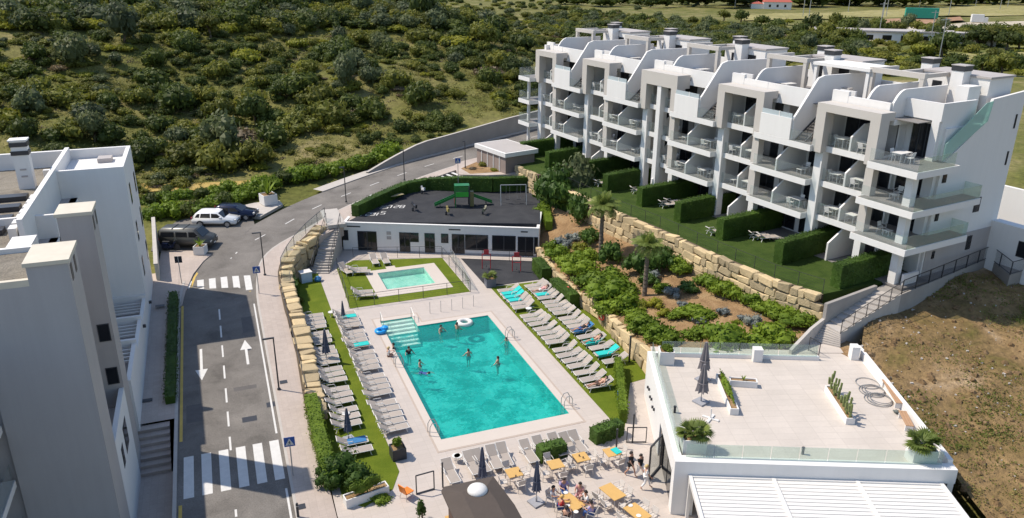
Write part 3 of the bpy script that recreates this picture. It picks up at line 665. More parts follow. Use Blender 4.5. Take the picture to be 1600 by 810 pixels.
    B('patio_floor', DFLOOR, .3, BV-.01, ur+.2, ul-pw-.01, 5.3, 5.44)
    # portal frame of the top floor
    p0, p1 = um-.45, um+.4
    lz = 16.45 if mi == 2 else 17.12
    B('portal_leg', BEIGE, .3, 1.3, ul-.8, ul+.1, ZF[3]-.5, lz); B('portal_leg', BEIGE, .3, 1.35, p0, p1, ZF[3]-.5+.003, lz); B('portal_beam', BEIGE, .3, 1.9, p0, ul+.1, lz, 17.75)
    if mi == 2: B('portal_post', WHITE, .35, 1.3, umid-.3, umid+.3, 4.6, lz)
    B('balcony_ceiling', WHITE, 1.9, BV, p0, ul, 16.75, 17.15)
    # roof terrace
    B('terrace_parapet', WHITE, 2.0, 2.2, um+.9 if mi else 4.95, ul+.2, 17.15, 18.3); B('parapet_block', WHITE, 1.98, 2.25, ul-1.3, ul+.21, 17.15, 18.62)
    if not end:
        B('terrace_parapet', WHITE, 2.02, 2.22, ur+2.4, um+.9, 16.75, 18.28); B('terrace_parapet', WHITE, 3.8, 4.0, ur-.5, ur+1.0, 17.2, 18.4)
    for uu in ((umid+.3,) if mi else (umid, 4.9)):
        wallpoly('terrace_divider', WHITE, uu, [(2.2, 17.2), (2.2, 18.3), (2.55, 18.8), (2.9, 19.1), (3.3, 19.25), (8.4, 19.25), (8.4, 17.2)], .18)
    B('roof_deck', DFLOOR, 2.22, 12.9, ur+1.2 if mi else 2.6, ul-.1, 17.15, 17.2)
    # pergola and stair heads
    pa, pb_ = um+.85, ul+.1
    pg = BEIGE
    for (v, u) in ((6.4, pa), (6.4, pb_)): B('pergola_leg', pg, v, v+.35, u, u+.35, 17.2, 19.7)
    B('pergola_beam', pg, 6.38, 6.78, pa-.05, pb_+.4, 19.7, 20.1)
    for u in (pa, (pa+pb_)/2, pb_): B('pergola_rafter', pg, 6.78, 9.6, u, u+.32, 19.75, 20.05)
    h = B('stair_head', WHITE, 9.6, 12.6, um-2.4, um+3.2, 17.2, 19.9); B('stair_head_roof', LOWGREY, 9.5, 12.7, um-2.5, um+3.3, 19.9, 20.05, h)
    doors(um-1.2, um+.4, 17.2, 9.6, 2.1, 1); w_ = B('window', FRAME, 9.57, 9.6, um+1.4, um+2.2, 18.2, 19.3); B('pane', DWIN, 9.555, 9.57, um+1.46, um+2.14, 18.26, 19.24, w_)
    for (v, u, zt) in ((8.6, ur+6.0 if mi else 3.9, 20.35), (11.4, ur+9.2 if mi else 8.4, 20.3)):
        c = B('chimney', WHITE, v, v+.95, u, u+1.0, 17.2, zt); B('chimney_louvre', FRAME, v-.04, v+.99, u-.04, u+1.04, zt, zt+.38, c); B('chimney_cap', LOWGREY, v-.08, v+1.03, u-.08, u+1.08, zt+.38, zt+.44, c)
    for k in range(2):
        a = B('roof_condenser', WHITE_P, 10.6, 11.0, ul-2.6+k*1.1, ul-1.8+k*1.1, 17.2, 17.95); B('fan_grille', DARKM, 10.58, 10.6, ul-2.5+k*1.1, ul-1.9+k*1.1, 17.28, 17.86, a)
# white pergola with a solid top on the second unit
for u in (10.4, 15.7): B('pergola_post', WHITE, 6.3, 6.6, u, u+.3, 17.2, 19.7)
B('pergola_roof', WHITE, 6.2, 9.6, 10.3, 16.1, 19.7, 19.95); B('garden_bar', BEIGE, 5.4, 5.9, 11.4, 12.9, 17.2, 18.3)
# near end
for lv, (uf, vb) in ((1, (0, 6.9)), (2, (0, 7.6))):
    z = ZF[lv]
    B('corner_slab', WHITE, -.45, 4.1, uf, 4.748, z-.5, z-.012); B('corner_floor', DFLOOR, -.35, 4.0, uf+.1, 4.72, z-.012, z)
    B('side_slab', WHITE, 4.1, vb, uf, 1.45, z-.5, z-.012); B('side_floor', DFLOOR, 4.0, vb-.1, uf+.1, 1.45, z-.012, z)
    B('side_glass', GLASS_G, -.3, vb-.05, uf+.06, uf+.09, z, z+1.0); B('end_glass', GLASS_G, vb-.09, vb-.06, uf+.1, 1.44, z, z+1.0); B('front_glass', GLASS, -.4, -.38, uf+.1, 4.4, z, z+1.0)
    B('corner_pillar', WHITE, .5, 1.1, 1.0, 1.6, z, z+2.35); B('pillar', BEIGE, .45, 1.1, 4.3, 5.0, z, z+2.36)
    B('corner_room', WHITE, 3.7, 3.9, 1.6, 2.4, z, z+2.35); doors(2.4, 4.7, z, 3.9)
B('corner_pillar', WHITE, .5, 1.1, 1.0, 1.6, 4.6, 8.15); B('garden_gate_wall', WHITE, .9, 2.6, .55, .75, 4.6, 6.3)
B('corner_slab', WHITE, -.45, 4.4, .2, 4.3, 13.85, 14.338); B('corner_floor', DFLOOR, -.35, 4.3, .3, 4.28, 14.338, 14.35)
B('front_glass', GLASS, -.4, -.38, .3, 4.2, 14.35, 15.35); B('side_glass', GLASS_G, -.38, 3.8, .24, .27, 14.35, 15.35)
B('corner_pier', WHITE, 3.6, 4.4, 1.9, 2.5, 14.35, 17.3); doors(2.5, 4.3, 14.35, 4.2, 2.8, 3)
B('corner_parapet', WHITE, 3.6, 3.8, 1.8, 5.0, 17.3, 18.6); B('corner_lintel', WHITE, 3.8, 4.3, 1.9, 5.0, 17.0, 17.4); B('corner_side_wall', WHITE, 3.8, 7.6, 1.8, 2.0, 14.4, 18.6)
ew = wallpoly('end_wall', WHITE, 1.5, [(4.11, 3.6), (13.05, 3.6), (13.05, 18.95), (8.9, 18.6), (8.55, 16.95), (4.4, 14.34), (4.11, 14.34)], .22)
wallpoly('stair_glass', GLASS_T, 1.33, [(3.95, 14.4), (8.6, 17.0), (8.85, 18.5), (8.0, 18.4), (3.95, 15.7)], .03)
B('rear_parapet', WHITE, 12.8, 13.05, 1.6, 53.2, 16.75, 18.2); B('roof_planter', CREAM, 9.5, 12.4, 1.7, 2.6, 17.2, 17.7); B('roof_lantern', WHITE, 7.7, 9.2, 2.7, 3.7, 17.2, 19.4)
for (v, z, wv, hz) in ((9.35, 9.7, .8, 1.2), (9.3, 6.5, .8, 1.3), (4.5, 12.7, .5, .9), (3.95+.6, 9.7, .45, .8), (5.0, 6.5, .5, .75), (12.3, 16.1, .22, 1.1), (12.3, 13.2, .22, 1.1)):
    f = B('window', FRAME, v, v+wv, 1.36, 1.388, z, z+hz); B('pane', DWIN, v+.05, v+wv-.05, 1.34, 1.36, z+.06, z+hz-.06, f); B('window_mullion', FRAME, v+wv/2-.03, v+wv/2+.03, 1.33, 1.34, z, z+hz, f)
# lower annex behind
B('annex_wall', WHITE, 12.4, 13.4, -3.4, 1.38, 3.4, 8.6); B('annex_wall', WHITE, 13.4, 25, -3.6, -3.2, 3.4, 8.6); B('annex_inner_wall', WHITE, 20, 20.4, -3.2, 6, 3.4, 9.6); B('annex_floor', LOWGREY, 13.06, 25, -3.2, 9, 4.0, 5.6)
f = B('window', FRAME, 12.38, 12.4, -1.9, -1.0, 6.3, 7.6); B('pane', DWIN, 12.36, 12.38, -1.83, -1.07, 6.37, 7.53, f)
B('wall_plinth', LOWGREY, 4.3, 12.4, 1.34, 1.386, 3.6, 8.1)
# far end balconies
for lv in (1, 2, 3):
    z = ZF[lv]
    B('end_balcony_slab', WHITE, -.6, 3, 53.62, 56.4, z-.48, z-.01); B('end_balcony_floor', DFLOOR, -.5, 2.9, 53.7, 56.3, z-.01, z); B('end_balcony_glass', GLASS, -.55, -.52, 53.7, 56.3, z, z+1.0); B('end_balcony_side', GLASS, -.5, 2.9, 56.3, 56.33, z, z+1.0); B('end_balcony_post', WHITE, .2, .5, 55.2, 55.5, z-2.9, z-.48)
wallpoly('end_privacy_wall', WHITE, 55.2, [(1.2, 14.35), (3.8, 14.35), (3.8, 16.7), (2.6, 16.7), (1.2, 15.4)])
B('far_end_wall', WHITE, 1.5, 13, 53.2, 53.6, 4, 18.3)

# ---------------------------------------------------------------- pool clubhouse with the playground on its roof
CL, CR = Vector((11.0, 77.35, 0)), Vector((29.2, 68.7, 0)); CA = math.atan2(CR.y-CL.y, CR.x-CL.x); CLEN = (CR-CL).length
CLUB = thing('clubhouse', 'low white clubhouse with dark windows under the playground roof', 'building', CL, CA)
def K(name, m, x0, x1, y0, y1, z0, z1, parent=None): return part(name, m, parent or CLUB, x0, x1, y0, y1, z0, z1)
def cloc(v): d = v-CL; return (d.x*math.cos(CA)+d.y*math.sin(CA), -d.x*math.sin(CA)+d.y*math.cos(CA))
K('front_wall', WHITE, 0, CLEN, 0, .3, 0, 2.95); K('side_wall', WHITE, 0, .3, .3, 6, 0, 2.94); K('side_wall', WHITE, CLEN-.3, CLEN, .3, 6, 0, 2.94)
K('roof_coping', WHITE, -.02, CLEN+.02, -.04, .26, 2.95, 3.05); K('plinth', LOWGREY, 0, CLEN, -.02, 0, 0, .14)
for i, (a, c, z0, z1) in enumerate(((1.55,3.55,.05,2.15),(5.9,7.0,.05,2.15),(8.5,9.55,.05,2.15),(11.3,12.6,.05,2.15),(18.0,19.6,.05,2.1))):
    f = K('door', FRAME, a, c, -.03, 0, z0, z1)
    n = 2
    for k in range(n): K('door_pane', DWIN, a+(c-a)*k/n+.06, a+(c-a)*(k+1)/n-.06, -.045, -.03, z0+.08, z1-.08, f)
for a, c, z0, z1 in ((7.0,7.9,1.15,2.15),(10.2,10.95,1.15,2.15),(12.65,15.0,.5,2.15),(15.4,17.8,.5,2.15),(19.65,20.05,.3,2.1),(.0,.6,1.1,2.2)):
    f = K('window', FRAME, a, c, -.03, 0, z0, z1); n = 2 if c-a > 1.5 else 1
    for k in range(n): K('window_pane', DWIN, a+(c-a)*k/n+.06, a+(c-a)*(k+1)/n-.06, -.045, -.03, z0+.07, z1-.07, f)
for a, c in ((.5,1.9),(11.0,12.2),(18.3,19.0)): K('wall_grille', FRAME, a, c, -.02, 0, 2.55, 2.68)
for x in (4.7, 4.7): pass
for z in (1.35, 1.85): K('notice_board', LOWGREY, 4.6, 5.05, -.03, 0, z, z+.35)
# playground surface = roof
_HG = [at(556,320,4.2), at(590,304,4.2), at(632,286,4.2), at(668,279,4.3), at(712,277,4.6), at(770,278,4.7), at(832,276,4.7)]
PG = [at(541,347,3.04), at(843.5,349.5,3.04), Vector((33.2,78.2,0))]+[Vector((p.x+.2, p.y-.2, 0)) for p in _HG[::-1]]
sheet('playground_surface', [(p.x, p.y) for p in PG], [], 3.03, RUBBER, 2.9)

# ---------------------------------------------------------------- restaurant
RL, RR = Vector((20.71, 29.79, 0)), Vector((34.12, 24.01, 0)); RA = math.atan2(RR.y-RL.y, RR.x-RL.x); RW = (RR-RL).length
REST = thing('restaurant', 'white restaurant pavilion with a tiled roof terrace and glass railing', 'building', RL, RA)
def Q(name, m, x0, x1, y0, y1, z0, z1, parent=None): return part(name, m, parent or REST, x0, x1, y0, y1, z0, z1)
RD = 12.3; TZ = 3.15
Q('roof_slab', WHITE, .02, RW-.02, .02, RD, 2.75, TZ-.03); Q('terrace_floor', TERR, .35, RW-.35, .35, 13.5, TZ-.03, TZ)
Q('front_fascia', WHITE, 0, RW, -.25, .35, 2.55, 3.4); Q('left_parapet', WHITE, 0, .42, .35, RD, 2.3, 3.4); Q('right_parapet', WHITE, RW-.26, RW, .35, 13.55, -1, 3.62)
Q('rear_kerb', WHITE, .42, 11.4, RD-.25, RD, TZ, 3.4)
Q('corner_column', WHITE, 0, 1.15, -.25, .5, 0, 2.55); Q('left_wall', WHITE, .0, .35, 5.9, RD, 0, 2.3); Q('left_pier', WHITE, 0, .5, 5.2, 5.9, 0, 2.3); Q('inner_wall', LOWGREY, 3.5, 3.7, .5, RD, 0, 2.7)
Q('right_wall', WHITE, RW-.34, RW-.02, -.2, .35, -1, 2.55); Q('rear_wall', CONC, .4, RW-.4, RD-.3, RD-.02, -1, 2.74)
for k, (a, c) in enumerate(((.55,2.0),(2.05,3.5),(3.55,5.15))):
    f = Q('glass_door', FRAME, .1, .2, a, c, .02, 2.3); Q('door_glass', DWIN, .06, .1, a+.1, c-.1, .12, 2.2, f)
for k in range(9): 
    n = 9; a = .6+(RW-1.2)*k/n; Q('railing_pane', GLASS_G, a+.02, a+(RW-1.2)/n-.02, .2, .22, 3.4, 4.2)
for k in range(7): a = .6+(RD-.8)*k/7; Q('railing_pane', GLASS_G, .28, .3, a+.02, a+(RD-.8)/7-.02, 3.4, 4.2)
for k in range(8): a = .9+10.4*k/8; Q('railing_pane', GLASS_G, a+.02, a+1.27, RD-.14, RD-.12, 3.4, 4.25)
for k in range(6): Q('wall_spotlight', DARKM, -.12, 0, 7.4+k*.62, 7.52+k*.62, 1.75-.2*(k % 2), 1.9-.2*(k % 2))
# louvred pergola in front
PGT = thing('louvred_pergola', 'white slatted pergola roof in front of the restaurant terrace', 'pergola', RL, RA)
def V(name, m, x0, x1, y0, y1, z0, z1): return part(name, m, PGT, x0, x1, y0, y1, z0, z1)
for k in range(4): V('beam', WHITE_P, .75+k*4.35, .93+k*4.35, -9, -.27, 2.35, 2.62)
V('beam', WHITE_P, .75, 13.98, -.42, -.27, 2.36, 2.6)
for k in range(29): 
    for j in range(3):
        b = MB(); y = -.43-k*.29; b.box(.95+j*4.35, 5.1+j*4.35, y-.252, y, 2.5, 2.52); b.build('slat', WHITE_P, PGT)
for x in (.75, 13.8): V('post', WHITE_P, x, x+.16, -.6, -.44, 0, 2.35)
# service building beyond the upper crossing
G0 = at(790, 271, 4.6); GA = R_(14)
GB = thing('gatehouse', 'brown and white flat roofed service building beside the upper road', 'building', G0, GA)
part('wall', mat('brown_stone_cladding', (.27, .21, .18), .85, .12, 1, .2, 12), GB, 0, 4.2, 0, 6.3, -1.2, 1.9); part('roof_fascia', WHITE, GB, -.2, 4.6, -.2, 6.5, 1.9, 2.4); part('roof_gravel', LOWGREY, GB, .1, 4.4, .1, 6.3, 2.4, 2.42)
for k in range(4): part('wall_fin', WHITE_P, GB, -.06, 0, 1.2+k*1.3, 1.32+k*1.3, -.2, 1.85)
# concrete wall on the hill side of the upper road
cw = thing('concrete_wall', 'grey concrete retaining wall curving along the hill side of the upper road', 'wall', (0, 0, 0))
b = MB(); lo = []; hi = []; lo2 = []; hi2 = []
for i in range(NR):
    if RC[i].x > 18.5 and RC[i].x < 56:
        h = float(np.interp(RC[i].x, [18.5, 22, 26, 40], [.15, 1.0, 1.9, 2.3]))
        lo.append(offset(i, -3.5, -.4)); hi.append(offset(i, -3.5, h)); lo2.append(offset(i, -3.85, -.4)); hi2.append(offset(i, -3.85, h))
b.strip(hi, lo); b.strip(hi2, hi); b.strip(lo2, hi2); b.build('wall_face', CONC, cw)
b = MB(); b.strip([p+Vector((0,0,.06)) for p in hi2], [p+Vector((0,0,.06)) for p in hi]); b.strip([p+Vector((0,0,.06)) for p in hi], [p+Vector((0,0,-.06)) for p in hi]); b.build('wall_coping', KERB, cw)
# ================================================================ VEGETATION
def atT(px, py):
    """where the sight line of a photo pixel first meets the open ground"""
    d = (_F*FPX+_R*(px-800)+_U*(405-py)).normalized(); t = np.arange(40, 2600, .7)
    P = np.array([0, 0, HC])+np.outer(t, np.array(d)); z = terrain(P[:, 0], P[:, 1]); k = np.argmax(P[:, 2] < z)
    return Vector((P[k, 0], P[k, 1], z[k]))
_ico = bmesh.new(); bmesh.ops.create_icosphere(_ico, subdivisions=1, radius=1); _iv = np.array([v.co[:] for v in _ico.verts]); _if = [[v.index for v in f.verts] for f in _ico.faces]; _ico.free()
def leaf_quads(c, nr, size, rng):
    """one quad per leaf centre, facing roughly along nr"""
    n = len(c); nr = nr+rng.normal(0, .55, (n, 3)); nr /= np.linalg.norm(nr, axis=1)[:, None]
    a = np.cross(nr, rng.normal(0, 1, (n, 3))); a /= np.linalg.norm(a, axis=1)[:, None]+1e-9; b = np.cross(nr, a)
    s = (size*rng.uniform(.55, 1.3, n))[:, None]; w = s*.62
    v = np.stack([c-a*s*.5-b*w*.2, c+b*w*.5, c+a*s*.5+b*w*.1, c-b*w*.5], 1)
    return v.reshape(-1, 3)
def crown(rx, ry, rz, nb, nl, leaf, seed, flat=.0, core=.74, z0=0.):
    rng = np.random.default_rng(seed); d = rng.normal(0, 1, (nb, 3)); d /= np.linalg.norm(d, axis=1)[:, None]; d[:, 2] = np.abs(d[:, 2])*(1-flat)-.15
    R = np.array([rx, ry, rz]); cen = d*rng.uniform(.3, .68, (nb, 1))*R; rad = rng.uniform(.3, .52, nb)
    per = np.maximum(6, (nl*rad**2/np.sum(rad**2)).astype(int)); V = []; N = []
    for k in range(nb):
        q = rng.normal(0, 1, (per[k], 3)); q /= np.linalg.norm(q, axis=1)[:, None]
        V.append(cen[k]+q*rad[k]*R*rng.uniform(.72, 1.12, (per[k], 1))); N.append(q)
    V = np.concatenate(V); N = np.concatenate(N); V[:, 2] += rz*.55; m = V[:, 2] > .02*rz; V, N = V[m], N[m]
    v = leaf_quads(V, N, leaf, rng); nq = len(V); v[:, 2] += z0
    return v, np.arange(nq*4).reshape(-1, 4), [(cen[k]+np.array([0, 0, rz*.55+z0]), rad[k]*R*core) for k in range(nb)]
def crown_mesh(name, m, *a, **k):
    v, q, cores = crown(*a, **k); n = len(v); vs = [v]; fs = [tuple(f) for f in q]
    for c, r in cores:
        w = _iv*r+c; w[:, 2] = np.maximum(w[:, 2], k.get('z0', 0.)-.3*0); vs.append(w); fs += [tuple(i+n for i in f) for f in _if]; n += len(_iv)
    me = bpy.data.meshes.new(name); me.from_pydata(np.concatenate(vs).tolist(), [], fs); me.materials.append(m); me.update(); return me
def trunk_mesh(name, m, h, r, lean=.1, limbs=4, seed=0):
    rr = random.Random(seed); b = MB(); p = Vector((0,0,-.3)); rad = r
    for k in range(4):
        q = p+Vector((rr.uniform(-lean, lean), rr.uniform(-lean, lean), (h+.3)/4)); b.bar(p, q, rad, 7, rad*.85); p, rad = q, rad*.85
        if k >= 2:
            for j in range(limbs//2): a = rr.uniform(0, 2*PI); b.bar(p, p+Vector((math.cos(a)*h*.45, math.sin(a)*h*.45, h*.4)), rad*.6, 5, rad*.2)
    return b.mesh(name, m)
SHR = {}
for kind, m, dims in (('dark', L_DARK, (1, 1, .85)), ('olive', L_MID, (1, 1, .75)), ('yellow', L_LIGHT, (1, 1, .5)), ('grey', L_GREY, (1, .95, 1.05)), ('dry', L_DRY, (1.1, 1, .45))):
    SHR[kind] = [crown_mesh(kind+'_crown', m, *dims, 13, 620, .2, 100+i*7+len(kind), flat=.25 if kind in ('yellow', 'dry') else 0) for i in range(3)]
SHL = {'dark': 'dark green rounded shrub on the scrub hillside', 'olive': 'olive green bush on the scrub hillside', 'yellow': 'low yellow green bush spreading on the scrub hillside', 'grey': 'grey green upright bushy tree on the scrub hillside', 'dry': 'low dry brownish bush on the scrub hillside'}
def shrub(kind, p, r, h=1., label=None, group=None, name='shrub', mesh=None):
    o = obj(name, mesh or random.choice(SHR[kind]), loc=(p.x, p.y, p.z-.12*r)); o.scale = (r*random.uniform(.9, 1.1), r*random.uniform(.9, 1.1), r*h); o.rotation_euler = (0, 0, random.uniform(0, 6.28))
    tag(o, label or SHL[kind], 'shrub', group or ('hillside '+kind+' shrubs')); return o
_stem = trunk_mesh('trunk', WOODB, 1.0, .1, .12, 4, 3)
def hill_tree(px, py, r, h, kind, label):
    p = atT(px, py); t = thing('hillside_tree', label, 'tree', (p.x, p.y, p.z), random.uniform(0, 6))
    s = obj('trunk', _stem, t); s.scale = (r*.9, r*.9, r*.7); c = obj('crown', random.choice(SHR[kind]), t); c.location = (0, 0, r*.22); c.scale = (r, r*.95, r*h)
for a in ((350, 252, 3.3, 1.2, 'grey', 'big round grey green tree nearest the road on the hillside'), (196, 68, 3.6, 1.25, 'grey', 'tall grey green tree high on the hillside toward the left frame edge'), (397, 195, 2.6, 1.3, 'dark', 'dark leafy tree just right of its paler neighbour at mid slope'),
          (345, 190, 2.5, 1.15, 'olive', 'olive tree left of the dark leafy tree at mid slope'), (540, 145, 2.4, 1.5, 'grey', 'slim upright silvery tree alone at mid slope'), (660, 30, 3.8, 1.2, 'dark', 'large dark tree at the top edge of the picture above the pool'),
          (148, 222, 2.3, 1.1, 'grey', 'pale grey green tree above the white roof corner'), (730, 40, 2.8, 1.1, 'olive', 'olive tree near the top edge beside a large dark tree'), (440, 160, 2.4, .9, 'dark', 'dark spreading tree above the middle of the hillside'),
          (330, 60, 3.0, 1.1, 'olive', 'olive tree casting deep shade in the upper left hillside')): hill_tree(*a)
_hp = []
for i in range(5200):
    if len(_hp) >= 275: break
    px = random.uniform(-30, 1010); py = random.uniform(0, 290)**1.0
    if py > 268-max(0, px-420)*.26 or (px < 215 and py > 225): continue
    p = atT(px, py); d, s, z, xn = cl_near(p.x, p.y)
    if d < 11 or (p.x < 8 and d < 17): continue
    r = random.choice((1.6, 2.0, 2.4, 2.8, 3.2, 3.7))*random.uniform(.8, 1.15)
    dens = float(vnoise(np.array(p.x), np.array(p.y), 17, 9))
    if dens < .36 and random.random() < .75: continue
    if any((p.x-q.x)**2+(p.y-q.y)**2 < ((r+k)*.62)**2 for q, k in _hp): continue
    _hp.append((p, r))
for p, r in _hp:
    n = float(vnoise(np.array(p.x), np.array(p.y), 30, 11))
    k = random.choices(('dark', 'olive', 'yellow', 'grey', 'dry'), (4, 4, 3 if n > .4 else 1.4, 1.3, .8 if n < .45 else .2))[0]
    shrub(k, p, r, random.uniform(.8, 1.25))
# the undergrowth nobody could count: small clumps and grass tufts over the hill
def undergrowth(name, m, num, r0, r1, leaf, nl, seed, thr, lo=10.5, zsq=.5):
    rng = np.random.default_rng(seed); X = np.concatenate([rng.uniform(-75, 110, num*3), rng.uniform(-130, 190, num)]); Y = np.concatenate([rng.uniform(74, 175, num*3), rng.uniform(110, 320, num)])
    d, s, z, xn = cl_near(X, Y); den = vnoise(X, Y, 11, seed)*.6+vnoise(X, Y, 3.7, seed+1)*.4
    sc_ = np.hypot(X, Y); az = np.degrees(np.arctan2(X, Y))
    m_ = (s > 0) & (d > lo) & (den > thr) & (az > -16) & (az < 62) & ((X > 9) | (d > 17)); X, Y = X[m_][:num], Y[m_][:num]; Z = terrain(X, Y)
    V = []
    for k in range(len(X)):
        r = rng.uniform(r0, r1); q = rng.normal(0, 1, (nl, 3)); q /= np.linalg.norm(q, axis=1)[:, None]; q[:, 2] = np.abs(q[:, 2])
        V.append(leaf_quads(np.array([X[k], Y[k], Z[k]-.05])+q*np.array([r, r, r*zsq])*rng.uniform(.6, 1.1, (nl, 1)), q, leaf, rng))
    v = np.concatenate(V); o = obj(name, np_mesh(name, v, np.arange(len(v)).reshape(-1, 4), m), kind='stuff'); return o
def scatter(name, P, kinds, seed):
    '''bushes too many to count: one object, its points carry shared crown meshes'''
    rng = np.random.default_rng(seed); col = bpy.data.collections.new(name+'_kinds'); k0 = []
    for kd in sorted(kinds):
        for me in SHR[kd]: o = bpy.data.objects.new('%02d_bush' % len(k0), me); col.objects.link(o); k0.append(kd)
    me = bpy.data.meshes.new(name); me.from_pydata([p[:3] for p in P], [], []); ids = []
    for p in P: ids.append(rng.choice([i for i, q in enumerate(k0) if q == p[4]]))
    for nm, ty, dat in (('size', 'FLOAT', [p[3] for p in P]), ('which', 'INT', [int(i) for i in ids]), ('turn', 'FLOAT', list(rng.uniform(0, 6.28, len(P)))), ('tall', 'FLOAT', list(rng.uniform(.55, 1.05, len(P))))):
        at_ = me.attributes.new(nm, ty, 'POINT'); at_.data.foreach_set('value', dat)
    o = obj(name, me, kind='stuff'); g = bpy.data.node_groups.new(name, 'GeometryNodeTree'); g.interface.new_socket('Geometry', in_out='INPUT', socket_type='NodeSocketGeometry'); g.interface.new_socket('Geometry', in_out='OUTPUT', socket_type='NodeSocketGeometry')
    N = g.nodes.new; gi, go = N('NodeGroupInput'), N('NodeGroupOutput'); ip_ = N('GeometryNodeInstanceOnPoints'); ci = N('GeometryNodeCollectionInfo'); ci.inputs['Collection'].default_value = col; ci.inputs['Separate Children'].default_value = True; ci.inputs['Reset Children'].default_value = True
    def attr(nm, ty): q = N('GeometryNodeInputNamedAttribute'); q.data_type = ty; q.inputs['Name'].default_value = nm; return q.outputs['Attribute']
    sz, tl = attr('size', 'FLOAT'), attr('tall', 'FLOAT'); mu = N('ShaderNodeMath'); mu.operation = 'MULTIPLY'; g.links.new(sz, mu.inputs[0]); g.links.new(tl, mu.inputs[1])
    cx = N('ShaderNodeCombineXYZ'); g.links.new(sz, cx.inputs[0]); g.links.new(sz, cx.inputs[1]); g.links.new(mu.outputs[0], cx.inputs[2]); cr = N('ShaderNodeCombineXYZ'); g.links.new(attr('turn', 'FLOAT'), cr.inputs[2])
    L = g.links.new; L(gi.outputs[0], ip_.inputs['Points']); L(ci.outputs[0], ip_.inputs['Instance']); ip_.inputs['Pick Instance'].default_value = True; L(attr('which', 'INT'), ip_.inputs['Instance Index']); L(cr.outputs[0], ip_.inputs['Rotation']); L(cx.outputs[0], ip_.inputs['Scale']); L(ip_.outputs[0], go.inputs[0])
    o.modifiers.new('scatter', 'NODES').node_group = g; return o
def hill_points(num, seed):
    rng = np.random.default_rng(seed); X = np.concatenate([rng.uniform(-75, 110, num*2), rng.uniform(-150, 200, num*2)]); Y = np.concatenate([rng.uniform(74, 180, num*2), rng.uniform(110, 380, num*2)]); rng.shuffle(X[:0])
    d, s, z, xn = cl_near(X, Y); den = vnoise(X, Y, 13, seed)*.55+vnoise(X, Y, 4.5, seed+1)*.45; sp = vnoise(X, Y, 21, seed+2); az = np.degrees(np.arctan2(X, Y))
    ok = (s > 0) & (d > 10.5) & (den > .37) & (az > -16) & (az < 62) & ((X > 9) | (d > 17)); I = np.where(ok)[0]; rng.shuffle(I); out = []
    Z = terrain(X, Y)
    for i in I[:num]:
        r = rng.choice((.5, .7, .9, 1.1, 1.4, 1.8), p=(.2, .24, .22, .16, .12, .06))*(1.25 if Y[i] > 180 else 1); q = sp[i]+rng.normal(0, .13)
        kd = 'dark' if q < .36 else 'olive' if q < .56 else 'yellow' if q < .7 else rng.choice(('olive', 'grey', 'dry', 'dark'), p=(.4, .25, .2, .15)); out.append((X[i], Y[i], Z[i]-.1*r, r, kd))
    return out
scatter('hillside_undergrowth', hill_points(6600, 21), SHR, 22)
undergrowth('wild_grass', GRASS, 11000, .3, .9, .24, 14, 61, .35, zsq=.7)
undergrowth('dry_twigs', L_DRY, 500, .4, 1.1, .24, 30, 73, .56, zsq=.45)
def px_points(num, x0, x1, f, r0, r1, kinds, seed):
    rng = np.random.default_rng(seed); out = []
    while len(out) < num:
        px = rng.uniform(x0, x1); p = atT(px, f(px, rng.random()))
        r = rng.uniform(r0, r1); out.append((p.x, p.y, p.z-.1*r, r, rng.choice(kinds))) if p.y > 98 else None
    return out
scatter('ridge_scrub', px_points(900, 850, 1350, lambda x, t: 12+(x-850)*.1+t*46, 1.6, 4.2, ('dark', 'olive', 'olive', 'yellow', 'dry', 'dark', 'grey'), 81), SHR, 82)
scatter('hilltop_scrub', px_points(620, -15, 880, lambda x, t: t**1.3*48, 1.4, 3.8, ('dark', 'dark', 'olive', 'olive', 'yellow', 'grey'), 91), SHR, 92)
scatter('plain_scrub', px_points(170, 1330, 1620, lambda x, t: 64+t*56, 1.4, 3.6, ('dark', 'olive', 'olive', 'yellow'), 95), SHR, 96)
# grass and weeds on the rough field
def weeds(name, m, num, seed, thr, size, leaf, n):
    rng = np.random.default_rng(seed); V = []
    for k in range(num):
        y = rng.uniform(12, 41.5); x = fx0(y)+rng.random()**1.15*36
        if float(vnoise(np.array(x), np.array(y), 5.5, seed+3))*.7+float(vnoise(np.array(x), np.array(y), 1.6, seed+4))*.3 < thr+.1*rng.random() or y > fy1(x)-.4: continue
        q = rng.normal(0, 1, (n, 3)); q[:, 2] = np.abs(q[:, 2]); q /= np.linalg.norm(q, axis=1)[:, None]; s_ = size*rng.uniform(.6, 1.5)
        V.append(leaf_quads(np.array([x, y, fieldz(x, y)])+q*np.array([s_, s_, s_*.6]), q, leaf, rng))
    v = np.concatenate(V); obj(name, np_mesh(name, v, np.arange(len(v)).reshape(-1, 4), m), kind='stuff')
weeds('field_weeds', WEED, 6500, 5, .5, .26, .15, 7); weeds('dry_field_grass', GRASS, 7000, 15, .42, .24, .13, 6); weeds('dry_field_twigs', L_DRY, 3000, 25, .48, .2, .12, 6)
V = MB(); CLOD = groundmat('earth_clod', [(.14, .09, .045), (.2, .13, .07), (.25, .17, .1)], .8, 8, .6)
for k in range(1100):
    y = random.uniform(13, 41); x = fx0(y)+random.random()**1.3*32; s_ = random.choice((.08, .1, .14, .2, .32)); V.bar((x, y, fieldz(x, y)-s_*.3), (x+random.uniform(-.5, .5)*s_, y+random.uniform(-.5, .5)*s_, fieldz(x, y)+s_*.5), s_*random.uniform(.6, 1.1), 5, s_*.4)
V.build('field_clods', CLOD, kind='stuff')
V = MB()
